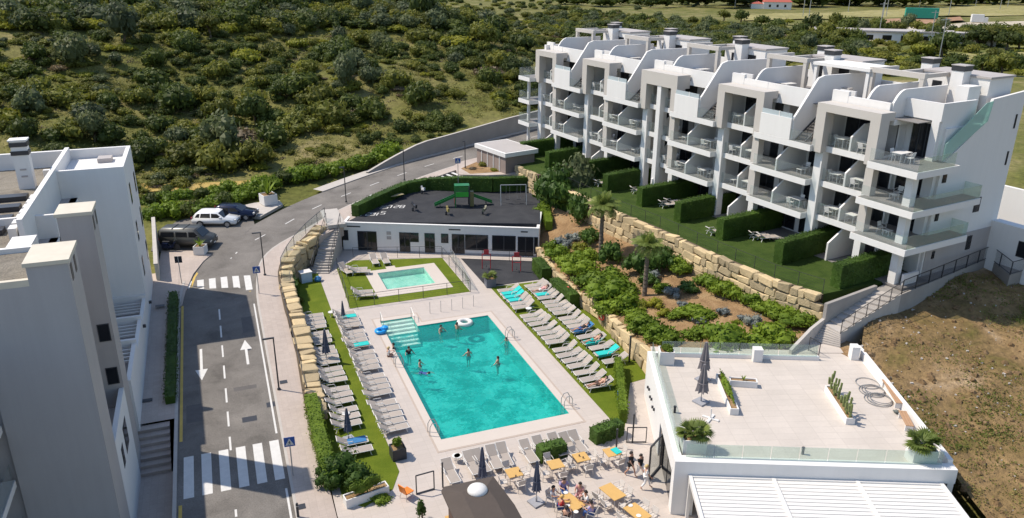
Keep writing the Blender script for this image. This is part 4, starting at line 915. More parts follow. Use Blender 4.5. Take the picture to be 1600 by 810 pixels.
for k in range(420):
    y = random.uniform(15, 41); x = fx0(y)+random.random()**1.2*30; s = random.choice((.04, .05, .06, .08, .12))
    V.cbox((x, y, fieldz(x, y)+s*.3), s*random.uniform(.7, 1.6), s, s*.7, random.uniform(0, 3))
V.build('field_stones', KERB, kind='stuff')
# clipped hedges
def hedge_mesh(name, m, pts, wd, h, leaf=.13, dens=95, zf=None, seed=1):
    """pts: plan line; a box hedge with leaves standing off every face"""
    rng = np.random.default_rng(seed); P = [Vector((p[0], p[1], p[2] if len(p) > 2 else 0)) for p in pts]; vs = []; fs = []; C = []; N = []
    for a, b in zip(P[:-1], P[1:]):
        t = (b-a); L = t.length; t.normalize(); s = Vector((-t.y, t.x, 0)).normalized()
        n = int(dens*L*(wd+2*h)); u = rng.random(n)*L; w = rng.random(n)*(wd+2*h)-h; hh = h*1.0
        for uu, ww in zip(u, w):
            base = a+t*uu
            if ww < 0: c = base+s*(-wd/2)+Vector((0,0,hh+ww)); nn = -s
            elif ww > wd: c = base+s*(wd/2)+Vector((0,0,hh-(ww-wd))); nn = s
            else: c = base+s*(ww-wd/2)+Vector((0,0,hh)); nn = Vector((0,0,1))
            C.append(c+nn*rng.normal(.01, .065)); N.append(nn)
        k = len(vs); i = .05
        for e in (a-t*(wd*.25 if a is P[0] else 0), b+t*(wd*.25 if b is P[-1] else 0)):
            for dx, dz in ((-wd/2+i, -.2), (wd/2-i, -.2), (wd/2-i, h-i), (-wd/2+i, h-i)): vs.append(e+s*dx+Vector((0,0,dz)))
        fs += [(k+j, k+(j+1) % 4, k+4+(j+1) % 4, k+4+j) for j in range(4)]+[(k+3, k+2, k+1, k), (k+4, k+5, k+6, k+7)]
    for e, sg, q in ((P[0], -1, P[1]), (P[-1], 1, P[-2])):
        t = (P[1]-P[0]).normalized() if sg < 0 else (P[-1]-P[-2]).normalized(); s = Vector((-t.y, t.x, 0)).normalized(); n = int(dens*wd*h)
        for _ in range(n): C.append(e+s*((rng.random()-.5)*wd)+Vector((0,0,rng.random()*h))+t*(sg*wd*.25)); N.append(t*sg)
    C = np.array([c[:] for c in C]); N = np.array([c[:] for c in N]); v = leaf_quads(C, N*1.6, leaf, rng); k = len(v)
    me = bpy.data.meshes.new(name); me.from_pydata(v.tolist()+[p[:] for p in vs], [], np.arange(k).reshape(-1, 4).tolist()+[tuple(i+k for i in f) for f in fs]); me.materials.append(m); me.update(); return me
_gh = hedge_mesh('hedge', HEDGE, [(-3.6,0,0),(3.3,0,0)], .9, 1.9, .15, 110)
for k, u in enumerate((2.9, 8.7, 15.2, 21.0, 26.5, 32.5, 38.0, 44.1, 49.9)):
    p = ap(u, 0, ALZ); o = obj('hedge', _gh, loc=p, rz=AA+R_(4)*(1 if k % 2 else .3))
    tag(o, f'tall clipped hedge dividing the apartment gardens, {ORD[k]} counted from the rough field end', 'hedge', 'hedges between the apartment gardens')
def hedge(label, pts, wd, h, m=HEDGE, z=None, dens=95):
    o = obj('hedge', hedge_mesh('hedge', m, pts, wd, h, .14, dens)); tag(o, label, 'hedge'); return o
hedge('long trimmed hedge curving round the back of the playground roof', [(p.x, p.y, p.z-1.35) for p in _HG], .95, 1.4)
hedge('narrow shaded hedge strip between the left footpath and the road', [(-4.85,50.2,.4),(-4.85,66.5,1.2)], .7, .8)
hedge('sprawling hedge along the pavement edge beside the lower lawn', [(3.85,47.0,.1),(3.75,43,.05),(3.8,38.4,0)], .9, 1.1, L_BRIGHT)
hedge('hedge line beside the path at the right edge of the sunbathing lawn', [(25.6,45.0,0),(24.2,42,0),(22.6,38.6,0)], .55, 1.0, L_BRIGHT)
hedge('boxy hedge against the low garden wall nearest the exercise court', [(27.6,65.2,0),(27.35,62.6,0)], 1.0, 1.35)
hedge('boxy hedge against the low garden wall below the planted slope', [(27.1,59.8,0),(27.2,56.2,0)], 1.0, 1.35)
hedge('small clipped box hedge between dining tables left of its twin', [(16.0,36.6,0),(17.3,36.7,0)], .85, .95, dens=140)
hedge('small clipped box hedge at the right end of the dining area', [(19.9,37.2,0),(21.6,37.5,0)], .85, .95, dens=140)
hedge('low green strip of lawn hedge between clubhouse corner and stone wall', [(31.2,70.9,2.2),(33.2,76.6,2.6)], .8, .8, L_BRIGHT)
hedge('leafy hedge bank against the boulder wall beside left loungers', [(4.75,69.5,0),(4.85,66,0)], .8, 1.5, dens=70)
for k, (px, py, r) in enumerate(((470,520,.8),(476,545,.9),(483,585,.8),(488,620,.8),(462,470,.7))):
    p = at(px, py, .3); p.x += .25; p.z = 0; shrub('olive', p, r*.75, 1.3, f'leafy bush in the shade of the boulder wall, {ORD[k]} in the row behind the loungers', 'bushes along the boulder wall')
_vb = [crown_mesh('crown', L_BRIGHT, 1, 1, .8, 12, 620, .2, 700+i) for i in range(3)]
def vrow(lab, n, pix, r, grp):
    for k in range(n):
        t = k/(n-1)*(len(pix)-1); i = min(int(t), len(pix)-2); f = t-i; px = pix[i][0]+(pix[i+1][0]-pix[i][0])*f; py = pix[i][1]+(pix[i+1][1]-pix[i][1])*f
        p = atr(px+random.uniform(-3, 3), py+random.uniform(-2, 2)); shrub('x', p, r*random.uniform(.8, 1.25), random.uniform(.9, 1.3), f'{lab}, {ORD[k]} from the left', grp, 'verge_shrub', random.choice(_vb+SHR['dark'][:1]))
vrow('leafy verge shrub in the row directly behind the parked cars', 13, [(240,345),(300,336),(350,322),(412,305)], 1.5, 'verge shrubs behind the parked cars'); vrow('leafy verge shrub in the upper row below the dry track', 14, [(228,322),(300,312),(400,299),(425,297)], 1.4, 'verge shrubs below the dry track'); vrow('leafy verge shrub on the bank above the bend of the road', 12, [(440,288),(500,278),(560,263),(612,250)], 1.6, 'verge shrubs above the bend')
# the dry track on the bend
tr = [atr(222, 300), atr(330, 294), atr(420, 291), atr(418, 281), atr(330, 284), atr(222, 289)]
# planted slope
BR = [crown_mesh('crown', L_BRIGHT, 1, 1, .62, 12, 620, .17, 300+i) for i in range(3)]; BL = [crown_mesh('crown', L_BLUE, 1, 1, .8, 9, 380, .15, 340+i) for i in range(2)]
DK = [crown_mesh('crown', HEDGE, 1, 1, .9, 12, 600, .17, 380+i) for i in range(2)]; YL = [crown_mesh('crown', L_LIGHT, 1, 1, .8, 12, 560, .17, 390+i) for i in range(2)]; GY = [crown_mesh('crown', L_GREY, 1, 1, 1.0, 12, 620, .2, 395+i) for i in range(2)]
def bed(meshes, lab, lst, grp):
    lst = sorted(lst, key=lambda a: -a[1])
    for k, (px, py, r, h) in enumerate(lst):
        p = atb(px, py); shrub('x', p, r*1.3, h*1.05, f'{lab}, {ORD[k]} from the restaurant terrace', grp, 'garden_shrub', random.choice(meshes))
bed(BR, 'bright green spreading mound on the planted slope', [(864,392,1.1,1),(884,420,1.5,.9),(905,432,1.6,.9),(928,452,1.8,.9),(952,470,1.9,.9),(975,482,1.7,.9),(1005,515,1.5,.9),(1030,530,1.5,.9),(1090,492,1.3,.7),(1120,538,2.0,.8),(1060,492,.9,.6),(1185,540,1.4,.7),(1215,530,1.5,.8),(1245,512,1.3,.8),(958,440,1.4,.9),(915,408,1.2,.9),(1065,425,1.2,1.1),(1105,448,1.1,1),(1138,462,1.2,1),(1172,478,1.1,1),(1208,490,1.1,1),(1240,492,1,1),(870,405,1.2,1),(898,420,1.3,.9),(940,485,1.1,.8),(990,500,1.2,.8),(1045,535,1.2,.8),(1085,525,1.2,.7),(1155,535,1.2,.8),(1035,455,.9,.9),(975,455,1.1,1)], 'green mounds on the planted slope')
bed(DK, 'dark dense bush on the planted slope', [(990,425,1.3,1.1),(955,412,1.2,1.2),(1040,418,1.4,1.1),(1018,445,.8,1),(905,345,1.3,1.6),(925,380,1,1.1),(1075,455,.8,.8),(1225,480,.9,1.2)], 'dark bushes on the planted slope')
bed(BL, 'silvery lavender clump on the bare soil of the slope', [(1018,438,.8,1),(1050,462,.7,.9),(1130,492,.55,.9),(1092,506,.6,.8),(1065,480,.5,.8),(880,385,1.0,.9),(895,378,.9,.9),(1175,512,.7,1.1),(1160,500,.5,.8)], 'silvery clumps on the planted slope')
bed(YL, 'yellowish leafy bush on the planted slope', [(1022,478,.7,.8),(1040,492,.6,.7),(905,392,.8,.8),(1000,482,.7,.7),(1150,505,.4,.5)], 'yellowish bushes on the planted slope')
for k, (px, py, z, r, h, ms, lab) in enumerate(((868,330,2.6,3.0,1.4,DK,'large dusky evergreen bush left of the tall palm'),(898,318,3,3.0,1.4,GY,'grey green evergreen bush touching the tall palm crown'),(862,300,3.6,2.1,1.2,YL,'bright yellow green bush spilling over the rubble wall corner'),(888,292,4.2,2.0,.9,YL,'yellow green bush below the fourth garden hedge'),
        (925,300,4.6,1.4,.7,BR,'flat green creeper on the wall top behind the tall palm'),(850,335,2.4,1.2,1.3,BR,'green bush wedged between clubhouse roof and evergreen'))):
    p = at(px, py, z); p.z = max(2.2, bedz(p.x, min(78, p.y)))if k < 2 or k == 5 else p.z-.9; shrub('x', p, r, h, lab, 'bushes at the top of the planted slope', 'garden_shrub', random.choice(ms))
def creeper(px, py, z, r, h, m, lab):
    p = at(px, py, z); o = obj('climbing_plant', crown_mesh('crown', m, r, .35, h, 9, 300, .14, int(px)), loc=(p.x, p.y, p.z-h*.8), rz=R_(98)); tag(o, lab, 'climber')
creeper(1120, 415, 4.6, .9, .9, L_LIGHT, 'yellow flowering climber on the golden wall right of the palms'); creeper(1206, 445, 4.4, .7, 1.0, L_LIGHT, 'yellow flowering climber near the concrete end of the golden wall'); creeper(1122, 440, 4.0, .3, .9, L_BRIGHT, 'thin green climber hanging on the golden wall')
for k, (px, py, r, m_) in enumerate(((738, 264, .6, 'dry'), (757, 259, .8, 'olive'), (772, 266, .7, 'yellow'))): shrub(m_, atr(px, py, .17), r, .7, ('dry low plant at the tip of the upper planting bed', 'green plant in the middle of the upper planting bed', 'yellow green plant at the gatehouse end of the upper planting bed')[k], 'plants in the upper planting bed', 'garden_shrub')
# palms
def frond_mesh(name, L, droop, wid, n=15, m=PALM):
    b = MB(); pts = []
    for k in range(n+1):
        t = k/n; a = 1.05-droop*t*1.9; pts.append((pts[-1][0]+L/n*math.cos(a), pts[-1][1]+L/n*math.sin(a)) if pts else (0, 0))
    for k in range(n):
        (x0, z0), (x1, z1) = pts[k], pts[k+1]; r = .03*(1-k/n)+.008; b.bar((x0, 0, z0), (x1, 0, z1), r, 3)
        if k < 2: continue
        w = wid*math.sin(PI*min(.97, .18+.8*k/n))
        for s in (-1, 1):
            b.add([(x0, 0, z0), (x1*.6+x0*.4, 0, z1*.6+z0*.4), (x1+.35*w, s*w*.95, z1-.28*w), (x0+.45*w, s*w, z0-.32*w)], [(0, 1, 2, 3)])
    return b.mesh(name, m)
FR = [frond_mesh('frond', 2.5, .75, .62), frond_mesh('frond', 2.3, 1.0, .6), frond_mesh('frond', 1.9, .35, .5)]
def palm(name, label, p, h, r, nf, s=1., group=None):
    t = thing(name, label, 'palm', p, 0, group); b = MB(); n = max(4, int(h/.35)); 
    for k in range(n): b.lathe([(r*(1.18-.25*k/n), h*k/n-.1*(k == 0)), (r*(.98-.25*k/n), h*(k+.8)/n), (r*(1.1-.25*k/n), h*(k+1)/n)], 9, cap=False)
    b.build('trunk', TRUNK, t)
    for k in range(nf):
        q = k/nf; me = FR[2] if q < .25 else FR[0] if q < .62 else FR[1]
        o = obj('frond', me, t); o.location = (0, 0, h); tilt = -.45 if q < .25 else (.1 if q < .62 else .55); o.rotation_euler = (random.uniform(-.15, .15), tilt+random.uniform(-.15, .15), k*2.399); o.scale = (s*random.uniform(.85, 1.1),)*3
    return t
palm('palm_tree', 'tall feathery palm nearer the clubhouse on the planted slope', atb(938, 402), 4.9, .2, 46, .8); palm('palm_tree', 'shorter feathery palm in the middle of the planted slope', atb(1007, 462), 4.4, .19, 34, .66)
# ================================================================ OBJECTS
# --- sun loungers: local +x is the head end
def make_lounger(sling=SLING, fr=WHITE_P, xb=.93, zb=.74):
    t = thing('sun_lounger', '', 'sun lounger')
    b = MB()
    for s in (-.31, .31): b.path([(-.95, s, .33), (.3, s, .33), (xb, s, zb)], .028, 4); b.bar((.3, s, .33), (.85, s, .33), .025)
    b.bar((-.95, -.31, .33), (-.95, .31, .33), .028); b.bar((xb, -.31, zb), (xb, .31, zb), .028); b.bar((.62, -.31, .33), (.62, .31, .33), .02)
    b.build('frame', fr, t)
    b = MB(); b.slabpoly([(-.92, -.29, .33), (.3, -.29, .33), (.3, .29, .33), (-.92, .29, .33)], .03); b.build('seat_sling', sling, t)
    b = MB(); b.slabpoly([(.31, -.29, .345), (xb-.01, -.29, zb+.01), (xb-.01, .29, zb+.01), (.31, .29, .345)], .03); b.build('backrest_sling', sling, t)
    for x in (-.75, .6):
        for s in (-.3, .3): b = MB(); b.bar((x, s, .33), (x+(.12 if x > 0 else -.1), s*1.08, 0), .03); b.build('leg', fr, t)
    for s in (-.33, .33): b = MB(); b.path([(-.1, s, .34), (.0, s, .56), (.5, s, .56)], .022, 4); b.build('armrest', fr, t)
    return t
LG0 = make_lounger(); LGS = [LG0, make_lounger(xb=.98, zb=.62), make_lounger(xb=.86, zb=.85)]; _used = []
def lounger(p, rz, label, group):
    if not _used: _used.append(1); LG0.location = p; LG0.rotation_euler = (0, 0, rz); tag(LG0, label, 'sun lounger', group); return LG0
    return dup(random.choices(LGS, (5, 2, 2))[0], p, rz, label, group)
def groups(y0, sizes, pitch, gap):
    y = y0; out = []
    for n in sizes:
        for _ in range(n): out.append(y); y -= pitch
        y -= gap
    return out
ROWS = {'R1': (23.0, groups(61.0, (6,), .78, .0)+groups(55.25, (3,), .82, 0)+groups(52.6, (4,), .84, 0)+groups(48.7, (4,), .9, 0)+[44.9, 43.9, 42.9, 42.0][:3], 0, 'first row right of the pool'),
        'R2': (25.75, groups(61.2, (5,), .74, 0)+groups(57.2, (4,), .78, 0)+groups(53.7, (4,), .8, 0)+groups(50.1, (4,), 1.02, 0)+[45.75], 0, 'row along the low garden wall'),
        'L1': (8.3, groups(61.0, (4, 4, 4, 4, 5), .8, .62), PI, 'row between lawn strip and pool deck'),
        'L2': (5.65, groups(61.4, (4, 3, 4), .76, .5)+groups(51.6, (3,), .82, 0)+groups(48.6, (3,), .84, 0)+groups(45.7, (3,), .86, 0)+[41.9, 40.9], PI, 'shaded row beside the boulder wall')}
LPOS = {}
for k, (x, ys, rz, nm) in ROWS.items():
    for i, y in enumerate(ys):
        p = Vector((x+random.uniform(-.06, .06), y, .02 if k != 'L1' else 0)); LPOS[k, i] = p
        lounger(p, rz+random.uniform(-.06, .06), f'white sun lounger, {ORD[i]} from far end, {nm}', 'loungers in the '+nm)
for k, (px, py, a) in enumerate(((585,412,PI/2),(602,411,PI/2),(558,425,2.9),(563,429,2.9),(566,461,2.95),(570,466,2.95),(540,427,1.9))):
    lounger(at(px, py, .02), a, 'white lounger on small pool lawn, '+('left of the pair at the far edge','right of the pair at the far edge','upper of the pair at the left','lower of the pair at the left','upper of the pair at the near left corner','lower of the pair at the near left corner','tilted one in the far left corner')[k], 'loungers round the small pool')
def towel(k, i, m, lab, back=True):
    p = LPOS[k, i]; s = 1 if k[0] == 'R' else -1; t = thing('towel', lab, 'towel', p, 0 if s > 0 else PI)
    b = MB(); b.slabpoly([(-.85, -.3, .375), (.28, -.3, .375), (.28, .3, .375), (-.85, .3, .375)], .02)
    if back: b.slabpoly([(.29, -.31, .4), (.9, -.31, .8), (.9, .31, .8), (.29, .31, .4)], .02)
    b.slabpoly([(-.85, -.33, .2), (.2, -.33, .22), (.2, -.33, .39), (-.85, -.33, .39)], .012); b.build('cloth', m, t)
towel('R1', 1, TOWEL, 'turquoise towel covering a lounger second from the far end right of the pool'); towel('R1', 2, TOWEL, 'turquoise towel on the third lounger right of the pool'); towel('R1', 3, TOWEL, 'turquoise towel on the lounger with a folded top right of the pool', False)
towel('R2', 3, TOWEL, 'turquoise towel on a lounger near the exercise court', False); towel('R2', 12, TOWEL_B, 'blue towel beside a dark bag on a lounger by the garden wall'); towel('R2', 14, TOWEL, 'pale turquoise towel under a sunbather by the garden wall'); towel('R2', 16, TOWEL, 'turquoise towel draped over the second last lounger by the garden wall')
towel('L1', 1, TOWEL, 'green towel on the second lounger of the row left of the pool', False); towel('L1', 7, TOWEL, 'green towel half way down the row left of the pool', False); towel('L2', 20, TOWEL_B, 'blue towel on the lounger beside the planter bushes', False)
def side_table(p, lab):
    t = thing('side_table', lab, 'side table', p); b = MB(); b.lathe([(.26, .40), (.27, .43), (.25, .45)], 10); b.build('table_top', WHITE_P, t)
    for k in range(3): a = k*2.09; b = MB(); b.bar((.05*math.cos(a), .05*math.sin(a), .4), (.2*math.cos(a), .2*math.sin(a), 0), .02); b.build('leg', WHITE_P, t)
for (px, py, l) in ((826,489,'white side table at the end of the first lounger group right of the pool'),(818,467,'white side table among the turquoise towels'),(541,655,'white side table between umbrella and last loungers on the left'),(893,478,'white side table behind the lounger with turquoise towel'),(492,592,'white side table amid the shaded lounger row'),(518,495,'white side table at the far end of the pool side row')): side_table(at(px, py, .02), l)
# --- closed umbrellas
def umbrella(p, h, label, m, base=True, fat=1.):
    t = thing('closed_umbrella', label, 'umbrella', p)
    b = MB(); b.bar((0, 0, 0), (0, 0, h), .03, 8); b.build('pole', GREYM, t)
    b = MB(); n = 16; prof = [(.05, h-.02), (.09, h*.86), (.15, h*.62), (.2, h*.44), (.24, h*.32), (.1, h*.34)]; vs = []
    for r, z in prof:
        for i in range(n): a = 2*PI*i/n; q = r*fat*(1.15 if i % 2 else .72); vs.append((q*math.cos(a), q*math.sin(a), z+(-.08 if i % 2 and r > .15 else 0)))
    b.add(vs, [(j*n+i, j*n+(i+1) % n, (j+1)*n+(i+1) % n, (j+1)*n+i) for j in range(len(prof)-1) for i in range(n)]+[tuple(range(n))]); b.build('folded_canopy', m, t)
    b = MB(); b.lathe([(.2*fat, h*.52), (.215*fat, h*.53), (.2*fat, h*.55)], 12, cap=False); b.build('tie_strap', m, t)
    if base: b = MB(); b.cbox((0, 0, .05), .75, .75, .1, .3); b.bar((0, 0, .1), (0, 0, .35), .05, 8); b.build('base', mat('umbrella_base_grey', (.3, .3, .32), .7) if 'umbrella_base_grey' not in bpy.data.materials else bpy.data.materials['umbrella_base_grey'], t)
umbrella(at(838, 786), 2.75, 'closed slate blue umbrella standing beside the group at lunch', UMBC); umbrella(at(754, 763), 2.75, 'closed slate blue umbrella behind the brown kiosk roof', UMBC); umbrella(at(511, 566), 2.7, 'closed grey umbrella in the shaded row nearer the small pool', UMBC, fat=1.2)
umbrella(at(545, 688), 2.3, 'closed dark umbrella between the last loungers on the left', UMBC); umbrella(at(537, 503), 1.9, 'slim closed umbrella at the far end of the pool side loungers', UMBC, fat=.7)
umbrella(at(1095, 629, TZ), 2.6, 'closed taupe umbrella on the roof terrace, the nearer of two', UMBG, fat=1.55); umbrella(at(1098, 594, TZ), 2.7, 'closed taupe umbrella on the roof terrace, the farther of two', UMBG, fat=1.5)
t = thing('umbrella_base', 'white empty umbrella base with a short tube on the roof terrace', 'umbrella base', at(1110, 655, TZ)); b = MB(); b.cbox((0, 0, .04), 1.0, .16, .08, .6); b.cbox((0, 0, .041), .16, 1.0, .08, .6); b.build('cross_foot', WHITE_P, t); b = MB(); b.bar((0, 0, .08), (0, 0, .7), .04, 8); b.build('tube', WHITE_P, t)
for (px, py, l) in ((1054, 645, 'small dark bollard light on the left edge of the roof terrace'), (1254, 710, 'small dark bollard light behind the front glass of the roof terrace')):
    t = thing('bollard_light', l, 'light', at(px, py, TZ)); b = MB(); b.lathe([(.07, 0), (.07, .38)], 10); b.build('post', DARKM, t); b = MB(); b.lathe([(.09, .38), (.09, .44)], 10); b.build('cap', DARKM, t)
# --- tables and chairs
def make_table(w, d, top, leg, h=.74):
    t = thing('dining_table', '', 'table'); b = MB(); b.box(-w/2, w/2, -d/2, d/2, h-.04, h); b.build('table_top', top, t)
    for sx in (-1, 1):
        for sy in (-1, 1): b = MB(); b.bar((sx*(w/2-.06), sy*(d/2-.06), h-.04), (sx*(w/2-.05), sy*(d/2-.05), 0), .028); b.build('leg', leg, t)
    return t
def make_chair(m, seatm):   # back on the -x side
    t = thing('chair', '', 'chair'); b = MB(); b.box(-.22, .22, -.22, .22, .42, .45); b.build('seat', seatm, t)
    b = MB(); b.slabpoly([(-.22, -.22, .5), (-.22, .22, .5), (-.31, .22, .86), (-.31, -.22, .86)], .025); b.build('backrest', seatm, t)
    for sx in (-1, 1):
        for sy in (-1, 1): b = MB(); b.bar((sx*.2, sy*.2, .45), (sx*.25, sy*.24, 0), .022); b.build('leg', m, t)
    for s in (-.24, .24): b = MB(); b.path([(.2, s, .45), (.16, s, .66), (-.25, s, .68)], .018, 4); b.build('armrest', m, t)
    return t
PALEC = mat('pale_wire_mesh', (.55, .5, .45), .6, .06, 5)
TBL = make_table(.85, .85, WOODT, PALEC); TBL2 = make_table(.85, 1.35, WOODT, PALEC); CHR = make_chair(PALEC, PALEC); WT = make_table(.8, 1.3, WHITE_P, WHITE_P); WC = make_chair(WHITE_P, WHITE_P); LB = make_table(.55, .55, WHITE_P, WHITE_P, .42)
PROTO = [LGS[1], LGS[2], TBL, TBL2, CHR, WT, WC, LB]
def put(pr, p, rz, label, cat, group=None):
    o = dup(pr, p, rz, label, group); o['category'] = cat; return o
TP = [(803, 738, TBL, 'with two glasses nearest the kiosk', 4), (868, 725, TBL, 'bare between two box hedges', 4), (908, 714, TBL, 'with brown cups behind the bare one', 4), (956, 706, TBL, 'with a turquoise towel at the right', 3), (957, 768, TBL2, 'long and bare right of the lunch party', 5), (996, 800, TBL2, 'with white menus at the bottom edge', 5)]
for px, py, pr, l, nc in TP:
    p = at(px, py, .74); p.z = 0; rz = .22 if pr is TBL2 else 0
    put(pr, p, rz, 'honey wood table '+l, 'table', 'wooden dining tables')
    d = .72; spots = [(-d, -.2, 0), (d, .1, PI), (.1, -d*1.05, PI/2), (-.1, d*1.05, -PI/2)] if pr is TBL else [(-d, -.35, 0), (-d, .35, 0), (d, -.35, PI), (d, .35, PI), (0, -1.0, PI/2)]
    nm = ('left side', 'right side', 'near side', 'far side') if pr is TBL else ('left front', 'left back', 'right front', 'right back', 'near end')
    for (dx, dy, a), n_ in list(zip(spots, nm))[:nc]:
        put(CHR, p+Vector((dx*math.cos(rz)-dy*math.sin(rz), dx*math.sin(rz)+dy*math.cos(rz), 0)), a+rz+random.uniform(-.15, .15), f'mesh chair, {n_} of wooden table {l}', 'chair', 'chairs around the wooden tables')
LT = at(893, 784, .74); LT.z = 0; put(TBL2, LT, .3, 'honey wood table where the group is having lunch', 'table', 'wooden dining tables')
tp = thing('towel', 'turquoise towel lying on the right hand wooden table', 'towel', at(963, 705, .745)); b = MB(); b.cbox((0, 0, .02), .45, .6, .03, .2); b.build('cloth', TOWEL, tp)
for k, (px, py) in enumerate(((812, 737), (806, 745), (911, 716), (905, 713), (985, 790), (998, 806), (884, 770), (900, 800), (887, 790))):
    c = thing('plate', ('white menu at the far end of the bottom table','white menu at the near end of the bottom table','white plate at the left of the lunch table','white plate at the near end of the lunch table','white plate in the middle of the lunch table')[k-4] if k > 3 else f'brown cup on the wooden table {("nearest the kiosk, right","nearest the kiosk, front","behind the bare one, right","behind the bare one, left")[k]}', 'tableware', at(px, py, .745), 0, 'tableware on the wooden tables'); b = MB()
    if k > 3: b.lathe([(.1, 0), (.14, .015), (.13, .02)], 10)
    else: b.lathe([(.035, 0), (.045, .1)], 8)
    b.build('dish', WHITE_P if k > 3 else BROWNC, c)
# row of high backed folding loungers along the deck edge
for k, (px, py) in enumerate(((704, 740), (738, 727), (751, 724), (772, 718), (788, 714), (826, 709), (846, 703), (871, 698), (889, 697), (902, 694))):
    p = at(px, py, .3); p.z = 0; o = dup(LG0, p, PI/2+random.uniform(-.08, .08), f'grey sling lounger with raised back, {ORD[k]} from the left along the dining area', 'loungers along the dining area')
for k, (px, py) in enumerate(((693, 716.5), (820, 703), (716, 718))):
    side_table(at(px+(0 if k else 20), py+(4 if k else 5), .0), ('white table by the leftmost raised lounger', 'white table among the raised loungers', 'white table beside the orange board')[k])
# orange chair, boards, gate frames
oc = thing('orange_chair', 'orange shell chair standing on the deck beside the lawn corner', 'chair', at(636, 778), .5); b = MB(); b.slabpoly([(-.28,-.28,.45),(.28,-.28,.42),(.28,.28,.42),(-.28,.28,.45)], .05); b.build('seat', ORANGE, oc); b = MB(); b.slabpoly([(-.28,-.28,.47),(-.28,.28,.47),(-.42,.24,1.0),(-.42,-.24,1.0)], .05); b.build('backrest', ORANGE, oc)
for sx in (-1, 1):
    for sy in (-1, 1): b = MB(); b.bar((sx*.2, sy*.2, .44), (sx*.28, sy*.28, 0), .02); b.build('leg', PALEC, oc)
def gate_frame(label, p, rz, w, h, m=DARKM, r=.035, pane=True):
    t = thing('glass_gate', label, 'gate', p, rz)
    for a, c in (((0,0,0),(0,0,h)), ((w,0,0),(w,0,h)), ((0,0,h),(w,0,h)), ((0,0,.06),(w,0,.06))): b = MB(); b.bar(a, c, r); b.build('frame_bar', m, t)
    if pane: b = MB(); b.box(.05, w-.05, -.005, .005, .1, h-.05); b.build('pane', GLASS, t)
    return t
gate_frame('small dark open gate frame left of the kiosk', at(651, 773), R_(5), 1.05, 1.25, DARKM, .04, False); gate_frame('tall black framed glass door leaf standing open at the restaurant', at(1013, 751), R_(35), 1.6, 2.25, FRAME, .06); gate_frame('low dark gate beside the hedge end near the restaurant', at(979, 692), R_(-20), 1.2, 1.1, DARKM, .035, False)
def post(label, p, h, r=.05, m=DARKM, cat='post'):
    t = thing('post', label, cat, p); b = MB(); b.bar((0,0,0), (0,0,h), r, 6); b.build('shaft', m, t); b = MB(); b.lathe([(r*1.3, h), (r*1.3, h+.06), (0.01, h+.09)], 8); b.build('cap', m, t); return t
post('dark post at the left end of the raised lounger row', at(692, 762), 1.6); post('dark post at the right end of the dining area', at(963, 700), 1.3); post('slim dark post beside the hedge by the restaurant', at(988, 692), 2.0); post('dark garden post with a base slab near the last lounger', at(983, 566), 2.1, .07)
bn = thing('litter_bin', 'blue litter bin on the turf beside the hedge', 'bin', at(970, 626, .02)); b = MB(); b.lathe([(.22, 0), (.28, .6), (.25, .72)], 12); b.build('body', BLUEC, bn); b = MB(); b.lathe([(.29, .72), (.2, .85), (.02, .9)], 12); b.build('lid', TOWEL_B, bn)
bx = thing('glass_cabinet', 'pale blue storage box at the foot of the road stairs', 'box', at(478, 440, 0), .2); b = MB(); b.box(-.5, .5, -.4, .4, 0, .95); b.build('body', mat('pale_blue_plastic', (.45, .55, .66), .4), bx); b = MB(); b.box(-.55, .55, -.45, .45, .95, 1.02); b.build('lid', WHITE_P, bx)
pf = thing('folded_parasol', 'blue and white bundle lying on the path near the stairs', 'bundle', at(497, 440, 0), .4); b = MB(); b.lathe([(.05, 0), (.3, .1), (.34, .3), (.15, .5), (.02, .55)], 9); b.build('cloth', TOWEL_B, pf); b = MB(); b.lathe([(.05, .1), (.2, .3), (.05, .45)], 8, (.3, .1, 0)); b.build('white_cloth', WHITEC, pf)
# kiosk with brown roof
kc = at(746, 764, 3.05); KX, KY = 10.15, 30.15
KS = thing('kiosk', 'round lit brown felt roofed kiosk with a white dome on top', 'kiosk', (KX, KY, 0)); KS['label'] = 'brown felt roofed kiosk with a white skylight dome on the deck'
b = MB(); rp = [(-1.5, 2.35), (-1.3, 2.6), (1.4, 2.55), (1.62, .0), (1.55, -2.9), (-1.55, -2.9)]
b.add([(x, y, 2.5) for x, y in rp]+[(x, y, 2.62) for x, y in rp]+[(x*.45, y*.45+.3, 2.95) for x, y in rp], [tuple(range(5, -1, -1)), tuple(range(12, 18))]+[(i+o, (i+1) % 6+o, (i+1) % 6+o+6, i+o+6) for i in range(6) for o in (0, 6)]); b.build('roof', BROWN, KS)
b = MB(); b.lathe([(.52, 2.9), (.52, 3.0), (.46, 3.1), (.28, 3.2), (.02, 3.23)], 20, (kc.x-KX, kc.y-KY, 0)); b.build('skylight_dome', WHITE_P, KS, smooth=True)
part('wall', BROWNC, KS, -1.25, 1.25, -2.4, 2.0, 0, 2.5); part('serving_counter', WHITE_P, KS, -1.95, -1.5, -2.4, .9, .95, 1.05); part('counter_front', LOWGREY, KS, -1.9, -1.55, -2.3, .8, 0, .95); part('bar_shelf', WOODT, KS, 1.5, 2.0, -2.2, .1, 1.0, 1.08); part('bar_front', mat('brown_wood', (.14, .065, .03), .5), KS, 1.3, 1.9, -2.2, -.1, 0, 1.0)
part('slat_bench', WOODT, KS, -1.2, .6, 2.5, 2.95, .42, .48); part('orange_panel', ORANGE, KS, -.1, .5, 2.6, 3.0, .9, 1.0)
